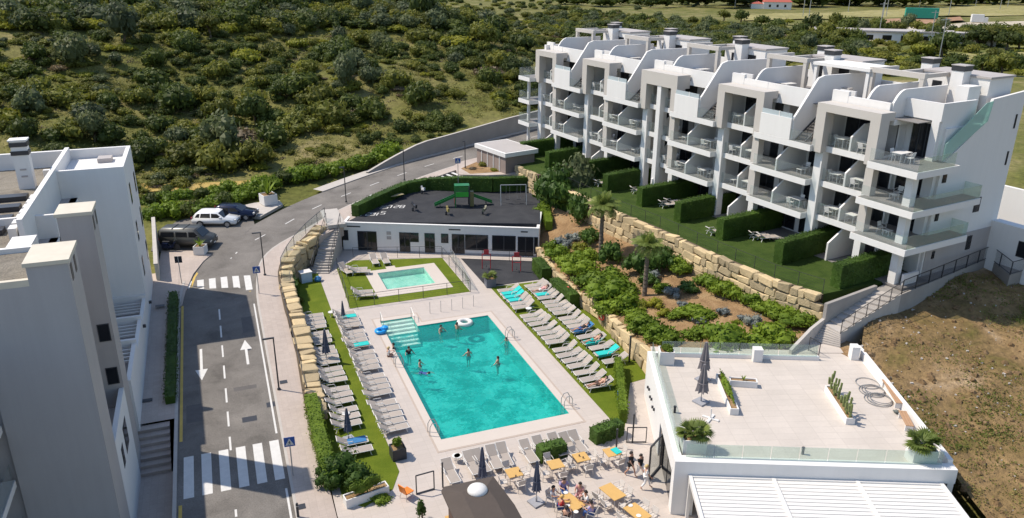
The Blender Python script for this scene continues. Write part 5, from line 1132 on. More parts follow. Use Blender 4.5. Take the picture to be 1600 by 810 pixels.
# --- planters
def planter(label, p, rz, sx, sy, h, m=WHITE, kind=None, r=.8, seed=1, th=1.):
    t = thing('planter', label, 'planter', p, rz); b = MB(); w = .06
    b.box(-sx/2, sx/2, -sy/2, -sy/2+w, 0, h); b.box(-sx/2, sx/2, sy/2-w, sy/2, 0, h); b.box(-sx/2, -sx/2+w, -sy/2+w, sy/2-w, 0, h); b.box(sx/2-w, sx/2, -sy/2+w, sy/2-w, 0, h); b.build('box', m, t)
    part('soil', SOIL, t, -sx/2+w, sx/2-w, -sy/2+w, sy/2-w, 0, h-.08)
    if kind == 'palm':
        for c in ((0, 0),) if sx < 1.1 else ((-.3*sx*.6, 0), (.3*sx*.6, .1)):
            for k in range(18):
                o = obj('leaf', FANL, t); o.location = (c[0], c[1], h+.15); o.rotation_euler = (random.uniform(-.2, .2), -random.uniform(-.15, 1.0), k*2.4); o.scale = (r*random.uniform(.8, 1.1),)*3
    elif kind == 'agave':
        for k in range(16): o = obj('leaf', SWORD, t); o.location = (0, 0, h-.05); o.rotation_euler = (0, -random.uniform(.5, 1.35), k*2.4); o.scale = (r*random.uniform(.8, 1.1),)*3
    elif kind == 'cactus':
        for k in range(9):
            y = -sy/2+.2+(sy-.4)*k/8; b = MB(); hh = random.uniform(.5, 1.15)*r; b.lathe([(.07, 0), (.09, hh*.5), (.07, hh*.92), (.01, hh)], 7, (random.uniform(-.08, .08), y, h-.1))
            for s in (-1, 1):
                if random.random() < .7: z = h+hh*random.uniform(.3, .5); b.path([(0, y, z), (s*.2, y+s*.22, z+.06), (s*.24, y+s*.26, z+.5*r)], .065, 6)
            b.build('cactus', CACT, t)
    elif kind == 'grass':
        o = obj('foliage', crown_mesh('foliage', L_BRIGHT, sx*.55, sy*.52, .35*th, 14, 420, .14, seed), t); o.location = (0, 0, h-.1)
    elif kind == 'bush':
        o = obj('foliage', crown_mesh('foliage', L_BRIGHT, r, r, r*th, 12, 500, .16, seed), t); o.location = (0, 0, h-.1)
    return t
CACT = mat('cactus_green', (.16, .19, .06), .6, .15, 5)
_b = MB()
for k in range(9): a = -1.2+2.4*k/8; _b.add([(.4, 0, .0), (.5+.28*math.cos(a)+.06*math.sin(a), .34*math.sin(a)-.06*math.cos(a), .02), (.6+.5*math.cos(a), .6*math.sin(a), -.05-.08*abs(a)), (.5+.28*math.cos(a)-.06*math.sin(a), .34*math.sin(a)+.06*math.cos(a), .02)], [(0, 1, 2, 3)])
_b.bar((0, 0, 0), (.47, 0, 0), .012, 3); FANL = _b.mesh('leaf', PALM)
_b = MB(); _b.add([(0, -.06, 0), (.5, -.07, .02), (1.1, 0, -.04), (.5, .07, .02), (0, .06, 0)], [(0, 1, 2, 3, 4)]); SWORD = _b.mesh('leaf', L_BRIGHT)
planter('big white terrace planter with two fan palms at the front left corner', at(1082, 705, TZ), RA, 1.25, .95, .95, WHITE, 'palm', .85); planter('big white terrace planter with fan palms at the front right corner', at(1437, 722, TZ), RA, 1.25, .95, .95, WHITE, 'palm', .85)
planter('white cube planter with a dark shrub at the rear left terrace corner', at(1040, 566, TZ), RA, .95, .95, .95, WHITE, 'bush', .5, 4, .6); part('wall_pier', WHITE, thing('gate_pier', 'short white pier in the rear glass railing of the terrace', 'pier', at(1182, 563, TZ), RA), -.3, .3, -.3, .3, 0, .9)
def lplanter(label, a, b_, kind, w=.5, h=.42, r=1., th=1.):
    c = (a+b_)/2; d = b_-a; planter(label, c, math.atan2(d.y, d.x)-PI/2, w, d.length, h, WHITE, kind, r, int(c.x*7), th)
lplanter('long white trough with spiky greenery and cactus on the roof terrace', at(1147, 649, TZ), at(1124, 593, TZ), 'grass', .5, .42, 1, 1.2); lplanter('short white trough with aloes at right angles to the long trough', at(1139, 601, TZ), at(1182, 604, TZ), 'agave', .5, .42, .35); lplanter('white trough full of branching cactus on the roof terrace', at(1328, 664, TZ), at(1294, 612, TZ), 'cactus', .5, .42, 1.0)
planter('dark grey cube planter with a reddish leafy plant at the row end', at(622, 714), .05, .85, .85, .75, FRAME, 'bush', .42, 9, 1.2); planter('grey planter with an upright palm beside the exercise court', at(766, 447), -.1, .9, .9, .8, mat('blue_grey_planter', (.12, .13, .16), .6), 'palm', .75)
planter('white road planter with spiky agave beside the grey van', atr(314, 396, .1), R_(-20), 1.0, 1.0, .8, WHITE, 'agave', .8); planter('white road planter with tall leafy plant on the bend', atr(420, 318, .1), .3, 1.5, 1.5, 1.1, WHITE, 'agave', 1.7)
planter('long white corner planter overflowing with bushes by the pavement', (5.45, 36.6, 0), R_(10), 2.5, .6, .55, WHITE, 'grass', 1, 8, 2.2)
for k, (px, py, r, h) in enumerate(((512, 752, 1.0, 1.2), (537, 745, 1.35, 1.25), (562, 752, 1.1, 1.1), (518, 728, .8, 1.0), (590, 775, .8, .7))):
    p = at(px, py, .3); p.z = 0; shrub('x', p, r, h, ('dark bush at the left of the corner planter clump', 'tallest rounded bush of the corner planter clump', 'bush on the right of the corner planter clump', 'small bush behind the corner planter clump', 'low bush spilling onto the lawn corner')[k], 'bushes behind the corner planter', 'garden_shrub', random.choice(DK if k < 3 else BR))
cy = thing('conifer', 'dark young conifer at the bottom edge left of the kiosk', 'plant', at(660, 812)); b = obj('foliage', crown_mesh('foliage', HEDGE, .35, .35, .9, 12, 320, .12, 77), cy); s = MB(); s.bar((0, 0, 0), (0, 0, .5), .05, 6); s.build('trunk', WOODB, cy)
# wire coils and benches on the terrace
for k, (px, py, r) in enumerate(((1362, 612, .75), (1372, 626, .8), (1355, 600, .7))):
    t = thing('cable_coil', ('big loose grey cable coil on the terrace nearest the bench', 'lower loose cable coil overlapping its neighbour on the terrace', 'single thin cable ring at the left of the coils')[k], 'cable', at(px, py, TZ)); 
    for j in range(3 if k < 2 else 1): b = MB(); b.path([(r*(1-.12*j)*math.cos(a*.35)+.08*j, r*(1-.1*j)*math.sin(a*.35), .05+.04*j) for a in range(19)], .025, 4); b.build('loop', GREYM, t)
for k, (a, c) in enumerate((((1382, 603), (1404, 640)), ((1408, 652), (1420, 676)))):
    p, q = at(*a, TZ), at(*c, TZ); d = q-p; t = thing('bench', ('wooden bench against the right terrace wall, farther one', 'wooden bench against the right terrace wall beside the palm planter')[k], 'bench', (p+q)/2, math.atan2(d.y, d.x)); L = d.length
    for j in range(3): part('slat', mat('bench_wood', (.42, .25, .14), .6) if 'bench_wood' not in bpy.data.materials else bpy.data.materials['bench_wood'], t, -L/2, L/2, -.22+j*.15, -.09+j*.15, .4, .44)
    for x in (-L/2+.1, L/2-.2): part('leg', WHITE, t, x, x+.1, -.2, .2, 0, .4)
shrub('x', at(1402, 646, TZ), .35, .8, 'pale dried plant between the two terrace benches', 'terrace plants', 'potted_plant', BL[0])
# --- street lamps and signs
def lamp(label, p, h, arm=.7, ang=0.):
    t = thing('street_lamp', label, 'street lamp', p, ang, 'street lamps along the road'); b = MB(); b.bar((0,0,0), (0,0,h), .06, 8, .045); b.build('pole', DARKM, t); b = MB(); b.lathe([(.12, 0), (.12, .1)], 8); b.build('foot', DARKM, t); b = MB(); b.box(-arm, .05, -.06, .06, h-.02, h+.06); b.build('lamp_head', DARKM, t); b = MB(); b.box(-arm+.04, -arm+.4, -.05, .05, h-.035, h-.02); b.build('lens', WHITE_P, t)
lamp('dark street lamp on the right pavement between the crossings', atr(436, 609, .12), 3.9); lamp('dark street lamp on the right pavement by the far crossing', atr(414, 430, .12), 4.0); lamp('street lamp on the pavement above the clubhouse stairs', atr(541, 316, .12), 3.9, .5); lamp('street lamp by the wall end on the upper road', at(632, 282, 3.8), 3.6, .4); lamp('street lamp near the upper crossing island', at(727, 262, 4.5), 3.2, .3)
SIGNB = mat('sign_blue', (.02, .08, .3), .5, .03, 4)
def crossing_sign(label, p, h, rz, face=True, s=.6):
    t = thing('crossing_sign', label, 'road sign', p, rz, None); b = MB(); b.bar((0,0,0), (0,0,h), .035, 8); b.build('pole', GREYM, t)
    pl = part('plate', SIGNB if face else DARKM, t, -s/2, s/2, -.06, -.035, h-s, h)
    if face:
        b = MB(); b.add([(-s*.4, -.064, h-s*.86), (s*.4, -.064, h-s*.86), (0, -.064, h-s*.12)], [(0, 1, 2)]); b.build('white_triangle', LINE, pl)
        b = MB(); y = -.068
        for q in ([(-.02,.55),(.03,.55),(.03,.62),(-.02,.62)], [(-.03,.36),(.03,.36),(.035,.54),(-.025,.54)], [(-.1,.18),(-.06,.18),(.0,.37),(-.035,.37)], [(.06,.18),(.1,.18),(.04,.37),(.0,.37)], [(-.1,.4),(-.03,.48),(-.03,.52),(-.12,.44)], [(.03,.5),(.1,.4),(.12,.43),(.04,.54)]): b.add([(x*s*1.2, y, h-s+z*s) for x, z in q], [(0, 1, 2, 3)])
        b.build('walking_figure', FRAME, pl)
crossing_sign('blue pedestrian crossing sign on the right pavement at the near crossing', atr(458, 743, .12), 2.6, R_(-5)); crossing_sign('blue pedestrian crossing sign on the right pavement at the far crossing', atr(405, 459, .12), 2.5, R_(-5)); crossing_sign('crossing sign seen from behind on the left pavement corner', atr(284, 443, .12), 2.5, R_(170), False); crossing_sign('blue pedestrian crossing sign at the upper crossing island', at(716, 286, 4.1), 2.9, R_(-20))
bl = thing('bollard', 'short dark bollard on the near right pavement', 'bollard', atr(466, 808, .12)); b = MB(); b.lathe([(.07, 0), (.07, .85), (.05, .9)], 8); b.build('shaft', DARKM, bl); part('cap_band', GREYM, bl, -.075, .075, -.075, .075, .7, .74)
for (px, py) in ((470, 792), (443, 597)): p = atr(px, py, .125); k = MB(); k.cbox((p.x, p.y, p.z+.004), .5, .45, .012); tag(k.build('drain_cover', DARKM), 'dark square drain cover in the right pavement'+(' near the lamp' if py < 700 else ' at the bottom edge'), 'drain cover')
for k, (px, py) in enumerate(((237, 718), (229, 626), (250, 478))): p = at(px, py, -1.0 if py > 640 else zr(-1.4, at(px, py, .3).y)+.1); q = MB(); q.cbox((p.x, p.y, p.z+.012), .7, .4, .02); tag(q.build('drain_cover', DARKM), ('dark grating in the lower left footpath', 'dark grating in the left footpath above the steps', 'dark grating in the left footpath near the corner')[k], 'drain cover')
# --- railings: posts every couple of metres with rails and a pane or bars
def railing(label, pts, h, step, infill='glass', m=DARKM, r=.03, cat='railing'):
    o0 = Vector(pts[0]); t = thing('railing', label, cat, o0); P = [Vector(p)-o0 for p in pts]; S_ = []
    for a, b_ in zip(P[:-1], P[1:]):
        n = max(1, round((b_-a).length/step))
        for k in range(n): S_.append((a.lerp(b_, k/n), a.lerp(b_, (k+1)/n)))
    pm = None
    for k, (a, b_) in enumerate(S_+[(P[-1], None)]):
        q = MB(); q.bar(a, a+Vector((0, 0, h)), r, 4); q.build('post', m, t)
        if b_ is None: break
        q = MB(); q.bar(a+Vector((0,0,h)), b_+Vector((0,0,h)), r*.8); q.build('top_rail', m, t)
        if infill == 'glass':
            q = MB(); d = (b_-a).normalized()*.06; q.slabpoly([a+d+Vector((0,0,.08)), b_-d+Vector((0,0,.08)), b_-d+Vector((0,0,h-.05)), a+d+Vector((0,0,h-.05))], .012); q.build('pane', GLASS, t)
        elif infill == 'bars':
            q = MB(); n = int((b_-a).length/.13)
            for j in range(1, n): c = a.lerp(b_, j/n); q.bar(c+Vector((0,0,.1)), c+Vector((0,0,h)), .009, 3)
            q.bar(a+Vector((0,0,.1)), b_+Vector((0,0,.1)), r*.7); q.build('bars', m, t)
        elif infill == 'wire':
            q = MB()
            for j in range(1, 5): z = h*j/5; q.bar(a+Vector((0,0,z)), b_+Vector((0,0,z)), .006, 3)
            q.build('wires', m, t)
    return t
z0 = .02
railing('dark mesh fence enclosing the small pool lawn', [at(527,421,z0), at(545.5,482,z0), at(735,456.5,z0), at(692,404,z0)], 1.15, 2.3, 'wire', DARKM, .028, 'fence')
railing('dark post fence along the clubhouse front', [at(552,404,z0), at(690,402,z0)], 1.15, 2.4, 'wire', DARKM, .025, 'fence'); railing('dark post fence between clubhouse and exercise court', [at(712,404,z0), at(838,410,z0)], 1.15, 2.4, 'wire', DARKM, .025, 'fence')
railing('clear glass fence panels beside the small pool gate', [at(704,402,z0), at(733,452,z0)], 1.1, 1.4, 'glass', GREYM, .02, 'fence')
railing('glass railing with dark posts along the curved pavement above the wall', [at(440,436,1.75), at(440,420,1.85), at(449,402,2.1), at(460,386,2.35), at(478,366,2.75), at(496,350,3.1), at(508,340,3.2)], 1.05, 2.0, 'glass', DARKM, .035)
railing('dark low railing along the straight right pavement edge', [(3.72, y, zr(-1.4, y)+.12) for y in (66, 60, 54, 48.5)], .5, 2.0, 'wire', DARKM, .03)
railing('thin dark fence along the apartment garden edge above the rubble wall', [(p[0]+.55, p[1], ALZ+.02) for p in ((34.0,74),(35.03,64.5),(36.2,58.5),(37.15,51),(38.2,45),(39.6,41.3))], 1.1, 2.2, 'wire', DARKM, .022, 'fence')
for k in range(5): p = at((672,689,706,723,740)[k], (490,487.5,485,482.3,479)[k]); post(f'slim metal post on the deck behind the pool, {ORD[k]} from the left', p, .95, .022, GREYM)['group'] = 'slim posts behind the pool'
# --- stairs from the road to the pool
st = thing('road_stairs', 'two flight pale stone stairs with dark rails from the road down to the pool', 'stairs', (0, 0, 0))
A0, A1, B0, B1 = at(510,347.5,3.05), at(532,348,3.05), at(486,428,0), at(514,428,0)
for k in range(19):
    t0 = k/19; t1 = (k+1)/19; lz = 3.05*(1-(k+.6)/19)
    if 9 <= k <= 10: lz = 3.05*(1-9.8/19)
    a, b_, c, d = A0.lerp(B0, t0), A1.lerp(B1, t0), A1.lerp(B1, t1), A0.lerp(B0, t1); q = MB(); q.prism([(p.x, p.y) for p in (a, b_, c, d)], -.1+.001*k, lz); q.build('step', KERB, st)
    e = MB(); s = [(p.x, p.y, lz+.006) for p in (d.lerp(a, .18), c.lerp(b_, .18), c, d)]; e.add(s, [(0, 3, 2, 1)]) if False else e.add(s, [(3, 2, 1, 0)]); e.build('nosing', DARKM, st.children[-1])
for (a, b_) in ((A0, B0), (A1, B1)):
    q = MB(); pts = [a.lerp(b_, t)+Vector((0, 0, -a.z*t*0)) for t in (0, .5, 1)]
    for k in range(9): p = a.lerp(b_, k/8); p.z = 3.05*(1-k/8); q.bar(p, p+Vector((0, 0, 1.0)), .03)
    q.bar(a+Vector((0,0,1.0)), Vector((b_.x, b_.y, 1.0)), .03); q.bar(a+Vector((0,0,.55)), Vector((b_.x, b_.y, .55)), .02); q.build('handrail', DARKM, st)
part('landing_slab', KERB, st, 9.5, 11.3, 76.6, 82.2, 2.7, 3.08)
# --- stair path from the terrace up to the apartments
sp = thing('terrace_stairs', 'concrete stair path with dark rails climbing from the terrace to the apartments', 'stairs', (0, 0, 0))
L0, L1 = at(1232,552,3.17), at(1318,552,3.17); H0, H1 = at(1283,507,4.0), at(1313,523,4.0); M0, M1 = at(1365,452,5.3), at(1408,462,5.2)
q = MB(); q.prism([(p.x, p.y) for p in (L0, L1, H1, H0)], 1.0, 3.19); q.build('lower_landing', TERR, sp)
n = 7
for k in range(n):
    a, b_, c, d = (L0*.35+H0*.65).lerp(H0, k/n), (L1*.35+H1*.65).lerp(H1, k/n), (L1*.35+H1*.65).lerp(H1, (k+1)/n), (L0*.35+H0*.65).lerp(H0, (k+1)/n); q = MB(); q.prism([(p.x, p.y) for p in (a, b_, c, d)], 1.0, 3.19+.115*(k+1)); q.build('step', KERB, sp)
n = 9
for k in range(n):
    a, b_, c, d = H0.lerp(M0, k/n), H1.lerp(M1, k/n), H1.lerp(M1, (k+1)/n), H0.lerp(M0, (k+1)/n); q = MB(); q.prism([(p.x, p.y) for p in (a, b_, c, d)], 1.5, 4.0+.14*(k+1)); q.build('step', KERB, sp)
FZ = 5.25
PTH = [M0, M1, at(1545,404,FZ), at(1578,430,FZ), at(1610,421,FZ), at(1610,395,FZ), at(1500,385,FZ)]
q = MB(); q.prism([(p.x, p.y) for p in PTH], 2.0, FZ+.01); q.build('upper_path', CONC, sp)
q = MB(); q.slabpoly([H0+Vector((0,0,-2)), M0+Vector((0,0,-2)), M0+Vector((0,0,.35)), H0+Vector((0,0,1.65))], .25); q.build('side_wall', CONC, sp)
q = MB(); q.slabpoly([L0+Vector((0,0,-1.5)), H0+Vector((0,0,-2)), H0+Vector((0,0,.5)), L0.lerp(H0, .6)+Vector((0,0,.6)), L0+Vector((0,0,.3))], .22); q.build('low_wall', KERB, sp)
railing('dark barred railing on the outer side of the terrace stair path', [H1+Vector((0,0,.05)), M1+Vector((0,0,.1))], 1.05, 1.6, 'bars'); railing('dark barred fence along the path below the apartment end wall', [M1+Vector((0,0,.1)), PTH[2], PTH[3], PTH[4]], 1.1, 1.9, 'bars', DARKM, .04, 'fence')
railing('short dark gate rail where the terrace meets the stairs', [at(1263,548,3.2), at(1279,557,3.2)], 1.0, .9, 'bars')
part('pier', WHITE, thing('gate_pier', 'white square pier at the rear right corner of the terrace', 'pier', at(1333,560,3.15), RA), -.25, .25, -.3, .3, 0, .95)
# --- pool ladders, floats
def ladder(label, p, rz):
    t = thing('pool_ladder', label, 'pool ladder', p, rz, 'steel pool ladders')
    for s in (-.25, .25): b = MB(); b.path([(.55, s, 0), (.52, s, .6), (.38, s, .85), (.12, s, .82), (-.06, s, .5), (-.08, s, -.9)], .028, 6); b.build('handrail', GREYM, t)
    for k in range(3): b = MB(); b.bar((-.08, -.25, -.2-.25*k), (-.08, .25, -.2-.25*k), .03); b.build('rung', GREYM, t)
ladder('steel pool ladder at the near right corner', (19.73, 41.65, .02), 0); ladder('steel pool ladder on the right side toward the far end', (19.73, 52.5, .02), 0); ladder('steel pool ladder at the near left corner', (10.92, 41.6, .02), PI); ladder('steel pool ladder on the left side toward the far end', (10.92, 51.2, .02), PI)
for s, x in ((0, 11.0), (1, 13.6)):
    t = thing('step_handrail', ('thin steel handrail at the left of the pool steps', 'thin steel handrail at the right of the pool steps')[s], 'handrail', (x, 58.8, 0)); b = MB(); b.path([(0, .35, 0), (0, .3, .85), (0, -.8, .55), (0, -.9, -.6)], .022, 6); b.build('tube', GREYM, t); b = MB(); b.lathe([(.06, 0), (.05, .04)], 8, (0, .35, 0)); b.build('flange', GREYM, t)
def torus(b, R0, r, n=18, m_=8):
    b.add([((R0+r*math.cos(2*PI*j/m_))*math.cos(2*PI*i/n), (R0+r*math.cos(2*PI*j/m_))*math.sin(2*PI*i/n), r*math.sin(2*PI*j/m_)) for i in range(n) for j in range(m_)], [(i*m_+j, ((i+1) % n)*m_+j, ((i+1) % n)*m_+(j+1) % m_, i*m_+(j+1) % m_) for i in range(n) for j in range(m_)])
b = MB(); torus(b, .5, .2); o = b.build('swim_ring', WHITE_P, smooth=True); o.location = (17.45, 56.4, .02); tag(o, 'white inflatable swim ring floating by the far pool wall', 'swim ring')
t = thing('inflatable', 'bright blue inflatable lying on the pool edge by the steps', 'inflatable', at(595, 520)); b = MB(); torus(b, .35, .16); b.build('ring', mat('sky_blue_plastic', (.02, .3, .7), .3), t, smooth=True).location = (0, 0, .16); b = MB(); b.lathe([(.05, .1), (.3, .25), (.28, .45), (.05, .55)], 9, (.35, .05, 0)); b.build('head', bpy.data.materials['sky_blue_plastic'], t)
for (px, py, l) in ((945, 500, 'orange life ring hanging on the low sandstone wall nearer the restaurant'), (893, 458, 'orange life ring on the low sandstone wall between box hedges')):
    p = at(px, py, .7); t = thing('life_ring', l, 'life ring', (p.x-.25, p.y, .2)); b = MB(); b.bar((0, 0, 0), (0, 0, 1.3), .04); b.build('post', WOODB, t); b = MB(); torus(b, .27, .08, 16, 6); o = b.build('ring', mat('life_ring_orange', (.6, .1, .05), .5) if 'life_ring_orange' not in bpy.data.materials else bpy.data.materials['life_ring_orange'], t); o.location = (-.1, -.05, .85); o.rotation_euler = (0, PI/2, .3)
# --- playground
Z3 = 3.035
pt = thing('playground_tower', 'playground climbing tower with two green slides and a lime panel', 'playground frame', at(722, 322, Z3), R_(-14))
for x in (-.75, .75):
    for y in (-.6, .6): b = MB(); b.box(x-.06, x+.06, y-.06, y+.06, 0, 2.3); b.build('post', SLIDE if x < 0 else FRAME, pt)
part('deck', FRAME, pt, -.75, .75, -.6, .6, 1.1, 1.2); part('front_panel', LIME, pt, -.68, .68, -.66, -.6, 1.2, 1.75); part('upper_panel', SLIDE, pt, -.68, .68, -.645, -.6, 1.8, 2.25); part('side_panel', REDP, pt, -.82, -.75, -.5, .5, .3, 1.0); part('roof_panel', SLIDE, pt, -.8, .8, -.5, .5, 2.3, 2.4); part('climbing_board', mat('olive_board', (.16, .14, .05), .6), pt, .85, 1.25, -.6, .1, .1, 1.7)
for s, (x0, x1) in ((0, (-.8, -3.0)), (1, (.9, 3.3))):
    b = MB(); y = -.2 if s == 0 else .3
    for yy, hh in ((y-.3, .22), (y+.26, .22)): b.slabpoly([(x0, yy, 1.15), (x1, yy, .2), (x1, yy, .2+hh), (x0, yy, 1.15+hh)], .05)
    b.slabpoly([(x0, y-.3, 1.15), (x1, y-.3, .2), (x1, y+.3, .2), (x0, y+.3, 1.15)], .05); b.build('slide', SLIDE, pt)
    b = MB(); b.bar((x1*.8, y-.3, 0), (x1*.8, y-.3, .5), .04); b.bar((x1*.8, y+.3, 0), (x1*.8, y+.3, .5), .04); b.build('slide_support', FRAME, pt)
sw = thing('swing', 'pale metal swing frame on the dark playground surface', 'swing', at(802, 318, Z3), R_(-16))
for s in (-1.4, 1.4): b = MB(); b.bar((s, -.7, 0), (s, 0, 2.1), .045, 6); b.bar((s, .7, 0), (s, 0, 2.1), .045, 6); b.build('side_frame', GREYM, sw)
b = MB(); b.bar((-1.4, 0, 2.1), (1.4, 0, 2.1), .05, 6); b.build('top_bar', GREYM, sw)
for x in (-.6, .6):
    o = part('seat', FRAME, sw, x-.22, x+.22, -.1, .1, .45, .49); b = MB(); b.bar((x-.2, 0, .47), (x-.2, 0, 2.1), .012, 3); b.bar((x+.2, 0, .47), (x+.2, 0, 2.1), .012, 3); b.build('chains', GREYM, o)
def spring_toy(label, px, py, m, s=1.):
    t = thing('spring_toy', label, 'spring toy', at(px, py, Z3), random.uniform(0, 3)); b = MB(); b.lathe([(.1, 0), (.13, .1), (.1, .2), (.13, .3), (.1, .4)], 8); b.build('spring', FRAME, t); b = MB(); b.slabpoly([(-.45*s, -.1, .4), (.45*s, -.1, .4), (.55*s, -.1, .85), (.3*s, -.1, .65), (-.3*s, -.1, .65), (-.5*s, -.1, .8)], .2); b.build('rocker', m, t); b = MB(); b.bar((.25*s, -.25, .72), (.25*s, .25, .72), .025); b.build('handle', FRAME, t)
spring_toy('dark spring rocker near the front of the playground', 645, 330, FRAME, 1.2); spring_toy('yellowish spring rocker in the middle of the playground', 697, 336, mat('ochre_plastic', (.3, .24, .08), .5)); spring_toy('pale olive spring rocker toward the right of the playground', 754, 335, mat('olive_plastic', (.22, .21, .14), .5)); spring_toy('pale toy bundle at the left corner of the playground', 575, 317, WHITEC, .7); spring_toy('small white toy beside the far hedge of the playground', 659, 303, WHITEC, .6)
SEG = {'1': 'bc', '2': 'abged', '3': 'abgcd', '4': 'fgbc', '5': 'afgcd', '7': 'abc', '6': 'afgedc', '8': 'abcdefg'}
SGC = {'a': (0, 1, .36, .1), 'g': (0, .5, .36, .1), 'd': (0, 0, .36, .1), 'b': (.17, .75, .1, .5), 'c': (.17, .25, .1, .5), 'f': (-.17, .75, .1, .5), 'e': (-.17, .25, .1, .5)}
hp = thing('hopscotch', 'white hopscotch numbers painted on the dark playground surface', 'hopscotch', at(588, 334, Z3), R_(-26))
for ch, px, py in (('1', 560, 337.5), ('2', 574, 337), ('3', 581, 337), ('4', 585, 337), ('5', 597, 335), ('3', 596, 326.5), ('6', 602, 326), ('7', 607, 325), ('2', 618, 325), ('8', 627, 325)):
    p = at(px, py, Z3+.004)-hp.location; c, s = math.cos(R_(26)), math.sin(R_(26)); x, y = p.x*c-p.y*s, p.x*s+p.y*c; b = MB()
    for g in SEG[ch]: cx, cy, w_, h_ = SGC[g]; b.cbox((x+cx*1.2, y+cy*.95, .006), w_*1.2, h_*.95, .006)
    b.build('painted_number', LINE, hp)
for k, (px, py, m, l) in enumerate(((760, 420, REDP, 'red metal exercise frame on the dark court, left one'), (807, 424, REDP, 'red metal exercise frame on the dark court, right one'))):
    t = thing('exercise_machine', l, 'exercise machine', at(px, py, .03), R_(-20)); 
    for s in (-.4, .4): b = MB(); b.bar((s, 0, 0), (s, 0, 1.5), .045, 6); b.build('upright', m, t)
    b = MB(); b.bar((-.4, 0, 1.5), (.4, 0, 1.5), .045, 6); b.bar((-.4, 0, .9), (.4, 0, .9), .03, 6); b.build('crossbar', m, t); part('info_panel', m, t, -.25, .25, -.05, .0, 1.55, 1.95); b = MB(); b.bar((0, -.4, .35), (0, .3, .35), .04, 6); b.build('pedal_arm', FRAME, t)
t = thing('play_net', 'dark low balance net by the far edge of the playground', 'play equipment', at(620, 312, Z3), R_(20)); b = MB(); b.path([(-1, 0, .0), (-.9, 0, .5), (.9, 0, .5), (1, 0, 0)], .05); b.build('frame', FRAME, t); part('board', mat('tan_board', (.36, .3, .16), .6), t, -.8, .8, -.3, .3, .5, .54)
# --- cars
def prism_car(prof, W, m, name, t, belt, taper=.86):
    bm = bmesh.new(); V0 = [bm.verts.new((x, -W/2, z)) for x, z in prof]; V1 = [bm.verts.new((x, W/2, z)) for x, z in prof]; n = len(prof)
    bm.faces.new(V0[::-1]); bm.faces.new(V1)
    for i in range(n): bm.faces.new((V0[i], V0[(i+1) % n], V1[(i+1) % n], V1[i]))
    zt = max(z for x, z in prof)
    for v in bm.verts:
        if v.co.z > belt: v.co.y *= 1-(1-taper)*(v.co.z-belt)/(zt-belt)
        e = abs(v.co.x)/max(abs(x) for x, z in prof); v.co.y *= 1-.1*max(0, e-.85)/.15
    bmesh.ops.recalc_face_normals(bm, faces=bm.faces); bmesh.ops.bevel(bm, geom=list(bm.edges), offset=.07, segments=2, affect='EDGES', clamp_overlap=True)
    me = bpy.data.meshes.new(name); bm.to_mesh(me); bm.free(); me.materials.append(m); me.shade_smooth(); return obj(name, me, t)
def car(label, p, rz, prof, W, m, belt, wind, sides, rear, wx, wr=.33, taper=.86, cat='car'):
    t = thing('parked_'+cat, label, cat, p, rz, 'vehicles parked in the bay'); body = prism_car(prof, W, m, 'body', t, belt, taper); zt = max(z for x, z in prof)
    yy = lambda z: W/2*(1-(1-taper)*max(0, z-belt)/(zt-belt))
    def glass(nm, pts): b = MB(); b.slabpoly(pts, .014); return b.build(nm, DWIN, t)
    (xa, za), (xb, zb) = wind; glass('windscreen', [(xa, -yy(za)+.1, za), (xa, yy(za)-.1, za), (xb, yy(zb)-.12, zb), (xb, -yy(zb)+.12, zb)])
    (xa, za), (xb, zb) = rear; glass('rear_window', [(xa, yy(za)-.12, za), (xa, -yy(za)+.12, za), (xb, -yy(zb)+.14, zb), (xb, yy(zb)-.14, zb)])
    for q in sides:
        glass('side_window', [(x, -yy(z)-.004, z) for x, z in q]); glass('side_window', [(x, yy(z)+.004, z) for x, z in q[::-1]])
    for x in wx:
        for s in (-1, 1):
            b = MB(); b.lathe([(wr*.6, -.11), (wr, -.1), (wr, .1), (wr*.6, .11)], 16); w_ = b.build('wheel', FRAME, t); w_.location = (x, s*(W/2-.1), wr); w_.rotation_euler = (PI/2, 0, 0); b = MB(); b.lathe([(wr*.62, -.118), (wr*.62, .118)], 12); b.build('rim', GREYM, w_)
    xf = max(x for x, z in prof); xr = min(x for x, z in prof)
    for s in (-1, 1): part('headlight', WHITE_P, t, xf-.16, xf-.02, s*W*.36-.16, s*W*.36+.16, .68, .84); part('tail_light', REDP, t, xr-.005, xr+.06, s*W*.4-.1, s*W*.4+.1, .8, 1.05); part('wing_mirror', m, t, sides[0][0][0]-.25, sides[0][0][0]-.05, s*(W/2+.08)-.09, s*(W/2+.08)+.09, belt+.02, belt+.18)
    part('grille', FRAME, t, xf-.05, xf+.004, -W*.25, W*.25, .42, .62); part('number_plate', WHITE_P, t, xf+.002, xf+.012, -.26, .26, .4, .52)
    return t
VANG = mat('van_grey_paint', (.085, .085, .08), .35, .04, 2, metal=.3); SUVW = mat('car_white_paint', (.78, .78, .78), .25, .02, 2); NAVY = mat('car_navy_paint', (.012, .018, .045), .2, .04, 2, metal=.2)
vp, sp_, np__ = atr(300, 386), atr(341, 353), atr(368, 342)
CARA = R_(-22)
